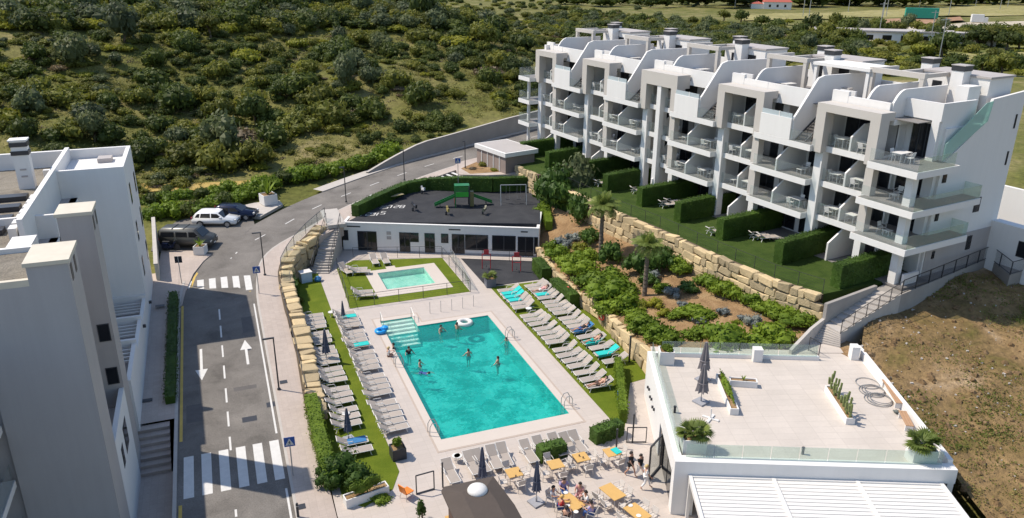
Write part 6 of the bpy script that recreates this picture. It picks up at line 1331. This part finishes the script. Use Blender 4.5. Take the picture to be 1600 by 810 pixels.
v_ = car('grey passenger van parked beside the white road planter', (vp.x-.2, vp.y+.4, vp.z), CARA, [(-2.5,.32),(-2.55,1.0),(-2.5,1.75),(-2.3,1.93),(.85,1.95),(1.1,1.88),(1.7,1.2),(2.35,1.02),(2.52,.8),(2.52,.32)], 1.95, VANG, 1.15, ((1.74,1.22),(1.16,1.86)), [[(1.45,1.2),(1.0,1.7),(.45,1.7),(.45,1.2)],[(.3,1.2),(.3,1.7),(-.8,1.7),(-.8,1.2)],[(-.95,1.2),(-.95,1.7),(-2.2,1.7),(-2.3,1.2)]], ((-2.56,1.2),(-2.52,1.75)), (-1.6, 1.65), .34, .9, 'van')
for x in (-1.2, -.1): part('roof_rail', FRAME, v_, x, x+.07, -.8, .8, 1.96, 1.99)
car('white estate car parked between the van and a dark car', (sp_.x-.1, sp_.y+.3, sp_.z), CARA, [(-2.25,.35),(-2.3,.85),(-2.15,1.02),(-1.75,1.52),(-1.3,1.6),(.1,1.6),(.5,1.52),(1.15,1.02),(2.1,.88),(2.3,.65),(2.28,.35)], 1.85, SUVW, .98, ((1.14,1.06),(.54,1.51)), [[(.95,1.04),(.45,1.45),(-.15,1.48),(-.15,1.04)],[(-.25,1.04),(-.25,1.48),(-1.2,1.47),(-1.3,1.04)],[(-1.4,1.04),(-1.3,1.46),(-1.6,1.42),(-1.85,1.06)]], ((-2.12,1.1),(-1.8,1.5)), (-1.4, 1.42), .36)
car('dark navy car parked farthest from the crossing', (np__.x, np__.y+.3, np__.z), CARA, [(-2.3,.32),(-2.35,.8),(-2.2,.98),(-1.6,1.4),(-1.2,1.45),(0,1.45),(.4,1.38),(1.1,.96),(2.15,.8),(2.35,.6),(2.33,.32)], 1.85, NAVY, .93, ((1.09,1.0),(.44,1.37)), [[(.9,.98),(.35,1.32),(-.2,1.35),(-.2,.98)],[(-.3,.98),(-.3,1.35),(-1.3,1.3),(-1.6,1.0)]], ((-2.16,1.03),(-1.64,1.39)), (-1.4, 1.45), .33)
mp = atr(268, 391, .1); mo = thing('motor_scooter', 'dark motor scooter parked beside the van', 'scooter', mp, CARA)
for x in (-.6, .6): b = MB(); b.lathe([(.2, -.06), (.28, -.05), (.28, .05), (.2, .06)], 14); w_ = b.build('wheel', FRAME, mo); w_.location = (x, 0, .28); w_.rotation_euler = (PI/2, 0, 0)
b = MB(); b.slabpoly([(-.7, -.13, .35), (-.1, -.13, .3), (.35, -.13, .35), (.55, -.13, .85), (.45, -.13, .9), (.15, -.13, .5), (-.1, -.13, .55), (-.15, -.13, .78), (-.75, -.13, .8)], .26); b.build('body', NAVY, mo); part('seat', BLACKC, mo, -.75, -.1, -.14, .14, .8, .88); b = MB(); b.bar((.48, -.32, 1.0), (.48, .32, 1.0), .025); b.bar((.6, 0, .3), (.48, 0, 1.0), .035); b.build('handlebar', FRAME, mo); part('windshield', GLASS, mo, .5, .52, -.2, .2, 1.0, 1.3)
# --- furniture on the balconies
def bal(v, u, lv): return ap(u, v, ZF[lv])
for mi in range(5):
    ur, ul = UR[mi], UL[mi]; um = ur+6.15 if mi else 4.75; mid = (um+ul-.75)/2+.1
    bays = [(um+1.5, 1.75, 'inner'), (mid+1.2, 1.75, 'outer')]+([(ur+1.6, 1.2, 'near'), (ur+4.9, 1.2, 'middle')] if mi else [(2.9, 1.4, 'corner')])
    for lv in (1, 2, 3):
        for (u, v, nm) in bays:
            if lv == 3 and mi and nm in ('near', 'middle'): continue
            if random.random() < .1 and mi: continue
            where = f'{nm} {ORD[lv-1]} floor balcony, {ORD[mi]} bay'
            big = random.random() < .75
            a = AA+random.choice((0, PI/2))+random.uniform(-.06, .06); put(WT if big else LB, bal(v, u, lv), a, f'white {"dining" if big else "low"} table, {where} from the rough field', 'table', 'balcony tables')
            for s in (-1, 1) if big else (1,):
                d = Vector((math.cos(a), math.sin(a), 0))*.62*s+Vector((-math.sin(a), math.cos(a), 0))*random.uniform(-.2, .2); put(WC, bal(v, u, lv)+d, a+(PI if s > 0 else 0), f'white chair {"left" if s < 0 else "right"} of table, {where} from the rough field', 'chair', 'balcony chairs')
    if mi < 4:
        for u in (mid, um+1.5): put(WT, ap(u, 5.2, 17.2), AA+PI/2, f'white table on the roof terrace, {"outer" if u == mid else "inner"} half of the {ORD[mi]} unit from the near end', 'table', 'roof terrace tables')
for k, (px, py) in enumerate(((1198, 376), (1186, 374), (1118, 366), (1043, 324), (1050, 320), (998, 302), (940, 290), (1345, 396))):
    dup(LG0, at(px, py, ALZ), AA+R_(170)+random.uniform(-.2, .2), f'white garden lounger beside the apartment hedges, {ORD[k]} from the right' if False else f'white lounger on the apartment lawn {("near the seventh hedge", "beside its twin near the seventh hedge", "alone near the sixth gap", "left of a pair before the fifth hedge", "right of a pair before the fifth hedge", "small before the fourth hedge", "far before the third hedge", "on the patio of the end flat")[k]}', 'loungers on the apartment lawns')
for pr in PROTO:
    for ch in list(pr.children):
        for g in list(ch.children): bpy.data.objects.remove(g, do_unlink=True)
        bpy.data.objects.remove(ch, do_unlink=True)
    bpy.data.objects.remove(pr, do_unlink=True)
# ================================================================ PEOPLE
def skinmesh(name, verts, edges, m, parent, sub=1):
    me = bpy.data.meshes.new(name); me.from_pydata([v[:3] for v in verts], edges, []); me.materials.append(m)
    o = obj(name, me, parent); o.modifiers.new('Skin', 'SKIN').use_smooth_shade = True
    for k, v in enumerate(me.skin_vertices[0].data): r = verts[k][3]; v.radius = (r, r); v.use_root = (k == 0)
    if sub: o.modifiers.new('Sub', 'SUBSURF').levels = o.modifiers['Sub'].render_levels = sub
    return o
def pose_pts(kind):
    """joints in metres, facing +x, standing on z = 0"""
    J = dict(pel=(0,0,.93), wai=(0,0,1.08), che=(.01,0,1.30), nec=(.01,0,1.45), hd=(.03,0,1.55), top=(.03,0,1.65))
    for s, q in ((1, 'l'), (-1, 'r')):
        J['sh'+q] = (0, s*.18, 1.38); J['el'+q] = (-.02, s*.23, 1.1); J['wr'+q] = (.08, s*.22, .87); J['hp'+q] = (0, s*.09, .88); J['kn'+q] = (.02, s*.1, .5); J['an'+q] = (-.02, s*.1, .09); J['to'+q] = (.15, s*.11, .03)
    if kind == 'walk':
        J.update(knl=(.2, .1, .52), anl=(.3, .1, .12), tol=(.45, .1, .06), knr=(-.06, -.1, .5), anr=(-.3, -.1, .14), tor=(-.18, -.1, .04), ell=(-.14, .23, 1.12), wrl=(-.1, .23, .87), elr=(.12, -.23, 1.13), wrr=(.26, -.2, .95))
    if kind == 'sit':
        for k in J: J[k] = (J[k][0], J[k][1], J[k][2]-.43)
        J.update(che=(.05,0,.87), nec=(.08,0,1.02), hd=(.12,0,1.11), top=(.13,0,1.21))
        for s, q in ((1, 'l'), (-1, 'r')): J['sh'+q] = (.06, s*.18, .95); J['el'+q] = (.2, s*.25, .72); J['wr'+q] = (.42, s*.15, .78); J['hp'+q] = (0, s*.09, .5); J['kn'+q] = (.43, s*.12, .5); J['an'+q] = (.42, s*.12, .09); J['to'+q] = (.58, s*.12, .04)
    if kind == 'lie':   # on a lounger, head toward -x, backrest raised
        J.update(pel=(0,0,.47), wai=(-.14,0,.5), che=(-.35,0,.65), nec=(-.48,0,.74), hd=(-.55,0,.82), top=(-.62,0,.9))
        for s, q in ((1, 'l'), (-1, 'r')): J['sh'+q] = (-.41, s*.18, .69); J['el'+q] = (-.22, s*.27, .56); J['wr'+q] = (.02, s*.22, .53); J['hp'+q] = (.06, s*.09, .46); J['kn'+q] = (.48, s*.1, .56 if s > 0 else .47); J['an'+q] = (.9, s*.1, .42); J['to'+q] = (.96, s*.12, .54)
    if kind == 'wade': 
        J.update(ell=(.12, .32, 1.15), wrl=(.28, .4, 1.02), elr=(.1, -.34, 1.16), wrr=(.26, -.4, 1.05))
    if kind == 'swim':
        for k in list(J): J[k] = (J[k][2]-1.0, J[k][1], .12-J[k][0])
        J.update(hd=(.57, 0, .2), top=(.66, 0, .26), ell=(.62, .4, .12), wrl=(.85, .3, .1), elr=(.62, -.4, .12), wrr=(.85, -.3, .1), tol=(-1.1, .12, .08), tor=(-1.1, -.12, .08))
    return J
def person(label, p, rz, kind, top, legs, hair=HAIR, sc_=1., group=None, long_legs=True, hat=None, bare=False):
    t = thing('person', label, 'person', p, rz, group); t.scale = (sc_,)*3; J = pose_pts(kind)
    rad = dict(pel=.12, wai=.11, che=.13, nec=.05, hd=.085, top=.07, sh=.055, el=.042, wr=.028, hp=.085, kn=.056, an=.038, to=.03)
    V = []; E = []; ix = {}
    def add(k, r=None): ix[k] = len(V); V.append((*J[k], r or rad.get(k, rad.get(k[:2])))); return ix[k]
    for k in ('pel', 'wai', 'che', 'nec', 'hd', 'top'): add(k)
    E += [(0, 1), (1, 2), (2, 3), (3, 4), (4, 5)]
    for q in 'lr':
        for k in ('sh', 'el', 'wr', 'hp', 'kn', 'an', 'to'): add(k+q)
        E += [(ix['che'], ix['sh'+q]), (ix['sh'+q], ix['el'+q]), (ix['el'+q], ix['wr'+q]), (0, ix['hp'+q]), (ix['hp'+q], ix['kn'+q]), (ix['kn'+q], ix['an'+q]), (ix['an'+q], ix['to'+q])]
        w, e = Vector(J['wr'+q]), Vector(J['el'+q]); d = (w-e).normalized(); s = 1 if q == 'l' else -1
        side = d.cross(Vector((0, 1, 0))); side = side.normalized() if side.length > .1 else Vector((1, 0, 0)); nrm = d.cross(side).normalized()
        pm = len(V); V.append((*(w+d*.07), .03)); E.append((ix['wr'+q], pm))
        for f in range(4):
            b0 = w+d*.1+side*(.03-.02*f); L = (.07, .08, .075, .06)[f]; c = b0+d*L*.55-nrm*.012*s; tip = b0+d*L-nrm*.035*s
            k0 = len(V); V += [(*b0, .011), (*c, .009), (*tip, .007)]; E += [(pm, k0), (k0, k0+1), (k0+1, k0+2)]
        k0 = len(V); V += [(*(w+d*.05+side*.045), .011), (*(w+d*.09+side*.06), .008)]; E += [(pm, k0), (k0, k0+1)]
    skinmesh('body', V, E, SKIN, t)
    def cloth(nm, keys, ed, m, g):
        vs = [(*J[k], (rad.get(k, rad.get(k[:2])))*g+.012) for k in keys]; skinmesh(nm, vs, ed, m, t)
    if top is not None:
        J2 = {'l': Vector(J['shl']).lerp(Vector(J['ell']), .7), 'r': Vector(J['shr']).lerp(Vector(J['elr']), .7)}
        J['slel'], J['sler'] = tuple(J2['l']), tuple(J2['r']); rad['sl'] = .05
        cloth('shirt', ['wai', 'pel', 'che', 'shl', 'slel', 'shr', 'sler'], [(0, 1), (0, 2), (2, 3), (3, 4), (2, 5), (5, 6)], top, 1.12)
    if legs is not None:
        f = .75 if long_legs else .0
        for q in 'lr':
            a, b_ = (Vector(J['kn'+q]), Vector(J['an'+q])) if long_legs else (Vector(J['hp'+q]), Vector(J['kn'+q])); J['tr'+q] = tuple(a.lerp(b_, .8 if long_legs else .6))
        rad['tr'] = .045 if long_legs else .075
        if long_legs: cloth('trousers', ['pel', 'hpl', 'knl', 'trl', 'hpr', 'knr', 'trr'], [(0, 1), (1, 2), (2, 3), (0, 4), (4, 5), (5, 6)], legs, 1.15)
        else: cloth('shorts', ['pel', 'hpl', 'trl', 'hpr', 'trr'], [(0, 1), (1, 2), (0, 3), (3, 4)], legs, 1.12)
    h, tp = Vector(J['hd']), Vector(J['top']); up = (tp-h).normalized(); fw = Vector((1, 0, 0)) if abs(up.z) > .5 else Vector((0, 0, 1))
    fw = (fw-up*fw.dot(up)).normalized(); sd = up.cross(fw)
    b = MB(); C = h+up*.05-fw*.02
    for (r, zz) in ((.098, 0),):
        pr = [(.07, -.09), (.1, -.03), (.103, .03), (.085, .075), (.045, .105), (.005, .112)]; n = 12; vs = []
        for rr, z in pr:
            for i in range(n):
                a = 2*PI*i/n; q = C+fw*(rr*math.cos(a)-(.012 if z < .03 else 0)-max(0, .05-z)*.35)+sd*rr*math.sin(a)+up*z; vs.append(q)
        b.add(vs, [(j*n+i, j*n+(i+1) % n, (j+1)*n+(i+1) % n, (j+1)*n+i) for j in range(len(pr)-1) for i in range(n)])
    b.build('hair', hat or hair, t, smooth=True)
    fc = h+up*.0+fw*.085; b = MB(); b.bar(fc+up*.035, fc+up*.0+fw*.022, .012, 4, .016)
    for s in (-1, 1): b.cbox(h+up*.02+sd*s*.088, .02, .025, .05)
    b.build('nose_and_ears', SKIN, t); b = MB()
    for s in (-1, 1): q = fc+up*.035+sd*s*.032-fw*.004; b.cbox(q, .012, .018, .01)
    q = fc-up*.03-fw*.002; b.cbox(q, .012, .04, .008); b.build('eyes_and_mouth', BROWNC, t)
    return t
YD = R_(90)-_y          # heading straight away from the camera
person('person in a black top and dark shorts walking by the restaurant door', at(984, 744), R_(-60), 'walk', BLACKC, BLACKC, long_legs=False)
person('long haired person in dark top and pale trousers walking behind the one in black', at(999, 747), R_(-75), 'walk', BLACKC, WHITEC, sc_=.97)
person('blond person in cream clothes striding past the open glass door', at(1008, 764), R_(-20), 'walk', WHITEC, WHITEC, BLOND, .96)
def seat(label, px, py, look, top, legs, hair=HAIR, hat=None, sc_=1.):
    p = at(px, py, .45); p.z = 0; d = Vector((LT.x, LT.y, 0))-p; a = math.atan2(d.y, d.x)+look
    put_chair(p, a, 'pale chair used by the '+label.split(' sitting')[0]); return person(label, p, a, 'sit', top, legs, hair, sc_, None, True, hat)
CH2 = make_chair(PALEC, PALEC)
def put_chair(p, a, l): o = dup(CH2, p, a, l, 'chairs around the lunch table'); o['category'] = 'chair'
seat('person in a lilac top sitting at the far end of the lunch table', 880, 764, 0, LILAC, BLUEC); seat('person in a white shirt sitting at the left far side of lunch table', 862, 777, 0, WHITEC, WHITEC); seat('person in red wearing a straw hat sitting at the left of lunch table', 875, 793, 0, REDC, BLUEC, HAIR, WOODT)
seat('person in a pink patterned top sitting at the right far side of lunch table', 907, 771, 0, PINKC, PINKC); seat('person in a white top and dark shorts sitting right of the lunch table', 917, 785, 0, WHITEC, BLACKC); seat('person in pale denim sitting at the near right of lunch table', 925, 802, 0, LILAC, BLUEC); seat('person in dark clothes sitting at the near left of lunch table', 884, 812, 0, BLACKC, BROWNC)
for ch in list(CH2.children): bpy.data.objects.remove(ch, do_unlink=True)
bpy.data.objects.remove(CH2, do_unlink=True)
WADE = -1.08
def wader(label, px, py, top, legs, rz, sc_=.94, dz=0., kind='wade', hair=HAIR):
    p = at(px, py, -.07); p.z = WADE+dz; return person(label, p, rz, kind, top, legs, hair, sc_, None, False)
wader('swimmer standing waist deep by the far pool wall left of the ring', 689, 518, None, BLUEC, R_(-60)); wader('dark haired swimmer in dark swimwear leaning on the white ring', 714, 514, None, BLACKC, R_(30), 1, -.1); wader('swimmer standing near the left pool edge in dark swimwear', 639, 552, BLACKC, BLACKC, R_(-80))
wader('bare backed swimmer standing alone in the middle of the pool', 732, 556, None, BLUEC, R_(100)); wader('swimmer standing in the right half of the pool', 778, 568, None, REDC, R_(140), .95); wader('small child standing in the pool left of centre', 656, 571, None, PINKC, R_(-40), .8, .15); wader('dark haired swimmer at the ladder on the right pool edge', 791, 532, None, BLACKC, R_(200), .9, -.25)
wader('person in the water against the left pool wall', 615, 545, BLACKC, BLACKC, R_(170), .95, -.1); p = at(660, 583, -.07); person('swimmer in dark blue floating face down near the left pool wall', (p.x, p.y, -.22), R_(-30), 'swim', BLUEC, BLUEC, HAIR, .85, None, False)
person('person in white sitting on the left pool edge by the steps', at(613, 556, 0)+Vector((-.35, 0, -.38)), R_(-5), 'sit', WHITEC, None, BLOND, .95)
def sunbather(label, k, i, top, legs, hair=HAIR): p = LPOS[k, i]; person(label, (p.x-.05 if k[0] == 'R' else p.x+.05, p.y, p.z-.03), PI if k[0] == 'R' else 0, 'lie', top, legs, hair, 1., None, False)
sunbather('tanned sunbather lying on the last lounger right of the pool', 'R1', 19, None, BROWNC); sunbather('sunbather in dark clothes reclining on a blue towel by the garden wall', 'R2', 12, BLACKC, BLUEC); sunbather('sunbather lying on a pale turquoise towel by the garden wall', 'R2', 14, None, TOWEL); sunbather('sunbather resting on the turquoise towel nearest the exercise court', 'R2', 2, PINKC, WHITEC)

# ================================================================ FAR COUNTRY
def drape(name, pix, m, dz=.5, nu=24, nv=5, kind='structure'):
    A, B_, C, D = [atT(*q) for q in pix]; b = MB(); rows = []
    for j in range(nv+1):
        row = []
        for i in range(nu+1): p = A.lerp(B_, i/nu).lerp(D.lerp(C, i/nu), j/nv); row.append((p.x, p.y, terr(p.x, p.y)+dz))
        rows.append(row)
    for r0, r1 in zip(rows[:-1], rows[1:]): b.strip(r0, r1) if True else None
    o = b.build(name, m, kind=kind, smooth=True)
    if o.data.polygons[0].normal.z < 0: o.data.flip_normals()
    return o
F_DRY = groundmat('far_dry_grass', [(.2, .19, .07), (.28, .25, .1), (.33, .29, .14)], .02, .3, .3); F_GRN = groundmat('far_green_field', [(.1, .12, .03), (.16, .165, .045), (.22, .2, .075)], .03, .4, .3); F_RED = groundmat('far_red_earth', [(.3, .17, .1), (.38, .24, .16)], .05, .4, .2); F_PALE = groundmat('far_pale_ground', [(.42, .36, .28), (.52, .46, .38)], .05, .4, .2)
drape('dirt_track', [(215, 303), (425, 294), (425, 283), (215, 289)], groundmat('ochre_dirt', [(.32, .22, .06), (.42, .3, .1), (.46, .34, .14)], .3, 4, .4), .12)
drape('far_field', [(1150, 26), (1620, 6), (1620, 24), (1160, 34)], F_DRY); drape('far_earth', [(1362, 33), (1500, 28), (1510, 34), (1368, 42)], F_RED, .6); drape('far_road', [(1370, 45), (1620, 34), (1620, 44), (1375, 54)], F_PALE, .6); drape('far_yard', [(1316, 66), (1620, 58), (1620, 66), (1320, 70)], F_PALE, .6)
drape('far_meadow', [(1330, 76), (1620, 70), (1620, 100), (1340, 96)], F_GRN, .45); drape('far_meadow', [(1480, 88), (1620, 84), (1620, 106), (1490, 104)], F_DRY, .62); drape('far_scrub_ground', [(880, 24), (1300, 62), (1330, 92), (870, 52)], HILL, .12)
FT = {k: SHR[k] for k in SHR}
def fartree(px, py, r, h, kind, lab, grp):
    p = atT(px, py); t = thing('far_tree', lab, 'tree', p, random.uniform(0, 6), grp); o = obj('crown', random.choice(FT[kind]), t); o.location = (0, 0, r*.3); o.scale = (r, r, r*h); s = obj('trunk', _stem, t); s.scale = (r, r, r*.8)
k = 0
for px, py, r, h, kind in ((1268,52,5,1.1,'dark'),(1290,64,5.2,1,'olive'),(1255,76,4.6,.9,'dark'),(1335,74,4.4,1,'dark'),(1312,72,4.6,1.1,'olive'),(1375,58,4.6,1.1,'dark'),(1415,52,4,1.2,'grey'),(1450,58,4.2,1,'olive'),(1456,70,4.6,1,'dark'),(1510,58,4,.9,'dark'),(1535,66,5,1,'dark'),(1560,70,5.4,1,'dark'),(1582,72,5.4,1,'olive'),(1580,112,3.4,1,'dark'),(1550,100,3.2,1,'olive'),(1305,46,4.2,1.5,'olive'),(1322,60,5,1.1,'dark'),(1345,60,4,1.2,'grey'),(1362,54,4,1.3,'olive'),(1398,54,4,1.0,'olive'),(1432,54,4,1.0,'olive'),(1470,50,4,1,'grey'),(1488,60,3.5,1,'dark'),(1425,78,4.2,1.2,'olive'),(1438,92,4.2,1.2,'yellow'),(1470,92,4.6,1.3,'dark'),(1482,78,4,1.1,'dark'),(1500,70,4.4,1,'olive'),(1525,76,5,1,'dark'),(1548,76,5.4,1.1,'olive'),(1570,80,5,1,'dark'),(1592,80,5,1,'olive'),(1535,116,3.4,1.1,'dark'),(1562,118,3.8,1.2,'olive'),(1516,112,2.8,1,'yellow'),(1350,90,3.2,.9,'yellow'),(1395,88,3,.9,'olive'),(1248,60,4,1,'dark'),(1275,70,4,1,'olive'),(1215,52,4,1,'dark'),(1190,44,4,1,'dark'),(1300,80,3.6,1,'olive'),(1320,96,3.4,1,'dark'),(1158,36,4.5,1,'dark'),(1130,34,4.4,.9,'olive'),(1230,40,3.6,.9,'yellow')):
    k += 1; fartree(px, py, r, h, kind, f'tree beyond the apartment roofs, {ORD[k-1] if k <= 25 else "small "+ORD[k-26]} listed from the tall one left of the road' if False else {'olive': 'olive green tree', 'dark': 'dark dense tree', 'grey': 'greyish tree', 'yellow': 'yellow green bushy tree'}[kind]+' in the distance beyond the apartment roofs', 'far trees beyond the apartment roofs, '+kind)
_mass = [crown_mesh('crown', L_DARK, 1, 1, .8, 9, 260, .3, 900+i) for i in range(2)]
for i in range(26):
    px = 885+i*29; py = 7+(i*37 % 11)*.5-max(0, px-1300)*.008
    p = atT(px, max(1.5, py)); o = obj('far_tree', random.choice(_mass), loc=(p.x, p.y, p.z)); s = random.uniform(11, 17)*(1.25 if px > 1100 else .7); o.scale = (s*1.6, s, s*.8); tag(o, 'dark tree in the wooded line along the top edge of the view', 'tree', 'far wooded line')
for i in range(60):   # scrub behind the apartment roofs
    px = random.uniform(850, 1330); lim = 18+(px-850)*.1; py = random.uniform(lim, lim+34); p = atT(px, py)
    if (p.x-60)*1.0 < 0 and p.y < 100: continue
    shrub(random.choice(('dark', 'olive', 'olive', 'yellow', 'dry', 'grey')), p, random.uniform(1.6, 3.4), random.uniform(.7, 1.1))
p = atT(1213, 14); fh = thing('far_house', 'white farmhouse with a red tiled roof far beyond the apartments', 'house', p, R_(-30)); part('wall', WHITE, fh, -9, 9, -4, 4, -1, 4.5); RT = mat('red_roof_tile', (.4, .1, .07), .8)
b = MB(); b.add([(-9.4,-4.5,4.5),(9.4,-4.5,4.5),(9.4,4.5,4.5),(-9.4,4.5,4.5),(-7,0,7.2),(7,0,7.2)], [(0,1,5,4),(1,2,5),(2,3,4,5),(3,0,4),(3,2,1,0)]); b.build('roof', RT, fh); part('side_wing', WHITE, fh, -17, -9, -3, 3, -1, 3.2); b = MB(); b.add([(-17.3,-3.3,3.2),(-8.9,-3.3,3.2),(-8.9,3.3,3.2),(-17.3,3.3,3.2),(-13,0,5)], [(0,1,4),(1,2,4),(2,3,4),(3,0,4)]); b.build('wing_roof', RT, fh)
for x in (-5, 0, 5): part('window', DWIN, fh, x-.7, x+.7, -4.06, -4, 1.2, 2.8)
p = atT(1438, 32); tk = thing('green_truck', 'green box trailer standing on red earth in the far distance', 'trailer', p, R_(-36)); part('box_body', mat('trailer_green', (.02, .3, .2), .5), tk, -8, 8, -1.5, 1.5, 1.2, 6.2); part('chassis', FRAME, tk, -8, 8, -1.2, 1.2, .6, 1.2)
for x in (-6, -4.5, 5): b = MB(); b.bar((x, -1.4, .5), (x, 1.4, .5), .55, 10); b.build('wheel', FRAME, tk)
p = atT(1528, 37); tk = thing('white_van', 'small white box van on the far pale road', 'van', p, R_(-36)); part('box_body', WHITE, tk, -3.5, 2, -1.3, 1.3, .8, 4.4); part('cab', WHITE_P, tk, 2, 4, -1.2, 1.2, .6, 3); part('windscreen', DWIN, tk, 4, 4.03, -1, 1, 1.8, 2.8)
p = atT(1403, 66); tk = thing('far_building', 'long low white building among trees beyond the apartments', 'building', p, R_(-38)); part('wall', WHITE, tk, -28, 30, -5, 5, -1, 3.6); part('roof', LOWGREY, tk, -28.6, 30.6, -5.6, 5.6, 3.6, 4.1); 
for x in range(-24, 28, 6): part('window', DWIN, tk, x, x+3, -5.05, -5, .9, 2.6)
for k, (px, py, top) in enumerate(((1262,40,0),(1254,28,0),(1325,20,0),(1378,34,0),(1384,28,0),(1436,12,0),(1482,25,0),(1524,10,0),(1562,16,0),(1574,12,0),(1372,62,38),(1450,84,45),(1464,108,80),(1148,12,0))):
    p = atT(px, py); h = 24 if top == 0 else 13; t = thing('power_pole', f'thin grey mast beyond the apartments, {ORD[k]} of the scattered far masts', 'mast', p, 0, 'far masts'); b = MB(); b.bar((0,0,0), (0,0,h), .22 if h > 20 else .12, 5, .12); b.build('mast', GREYM, t); b = MB(); b.bar((-1.6,0,h-.6), (1.6,0,h-.6), .1); b.build('crossarm', GREYM, t)

# ---------------------------------------------------------------- each hillside shrub told apart by its height on the hill and its place from left to right
def ordw(n):
    u = ['', 'first', 'second', 'third', 'fourth', 'fifth', 'sixth', 'seventh', 'eighth', 'ninth']; T = ['', '', 'twenty', 'thirty', 'forty', 'fifty', 'sixty', 'seventy']; TT = ['', '', 'twentieth', 'thirtieth', 'fortieth', 'fiftieth', 'sixtieth', 'seventieth']
    return ORD[n-1] if n <= 25 else TT[n//10] if n % 10 == 0 else T[n//10]+'-'+u[n % 10]
def proj(p): d = Vector(p)-Vector((0, 0, HC)); return 800+FPX*d.dot(_R)/d.dot(_F), 405-FPX*d.dot(_U)/d.dot(_F)
_bk = {}
for o in COL.objects:
    if o.get('category') in ('shrub', 'tree') and (str(o.get('group', '')).startswith('hillside') or str(o.get('group', '')).startswith('far')):
        x, y = proj(o.location); far = o['category'] == 'tree'
        band = 'far plain' if far else 'upper ridge behind the apartments' if x > 850 and y < 110 else 'top of the scrub hillside' if y < 60 else 'upper scrub hillside' if y < 120 else 'middle scrub hillside' if y < 180 else 'lower scrub hillside'
        _bk.setdefault((o['label'].split(' on the')[0].split(' in the')[0], band), []).append((x, o))
for (lb, band), L in _bk.items():
    for k, (x, o) in enumerate(sorted(L, key=lambda q: q[0])): o['label'] = f'{lb}, {ordw(k+1)} from the left on the {band}'
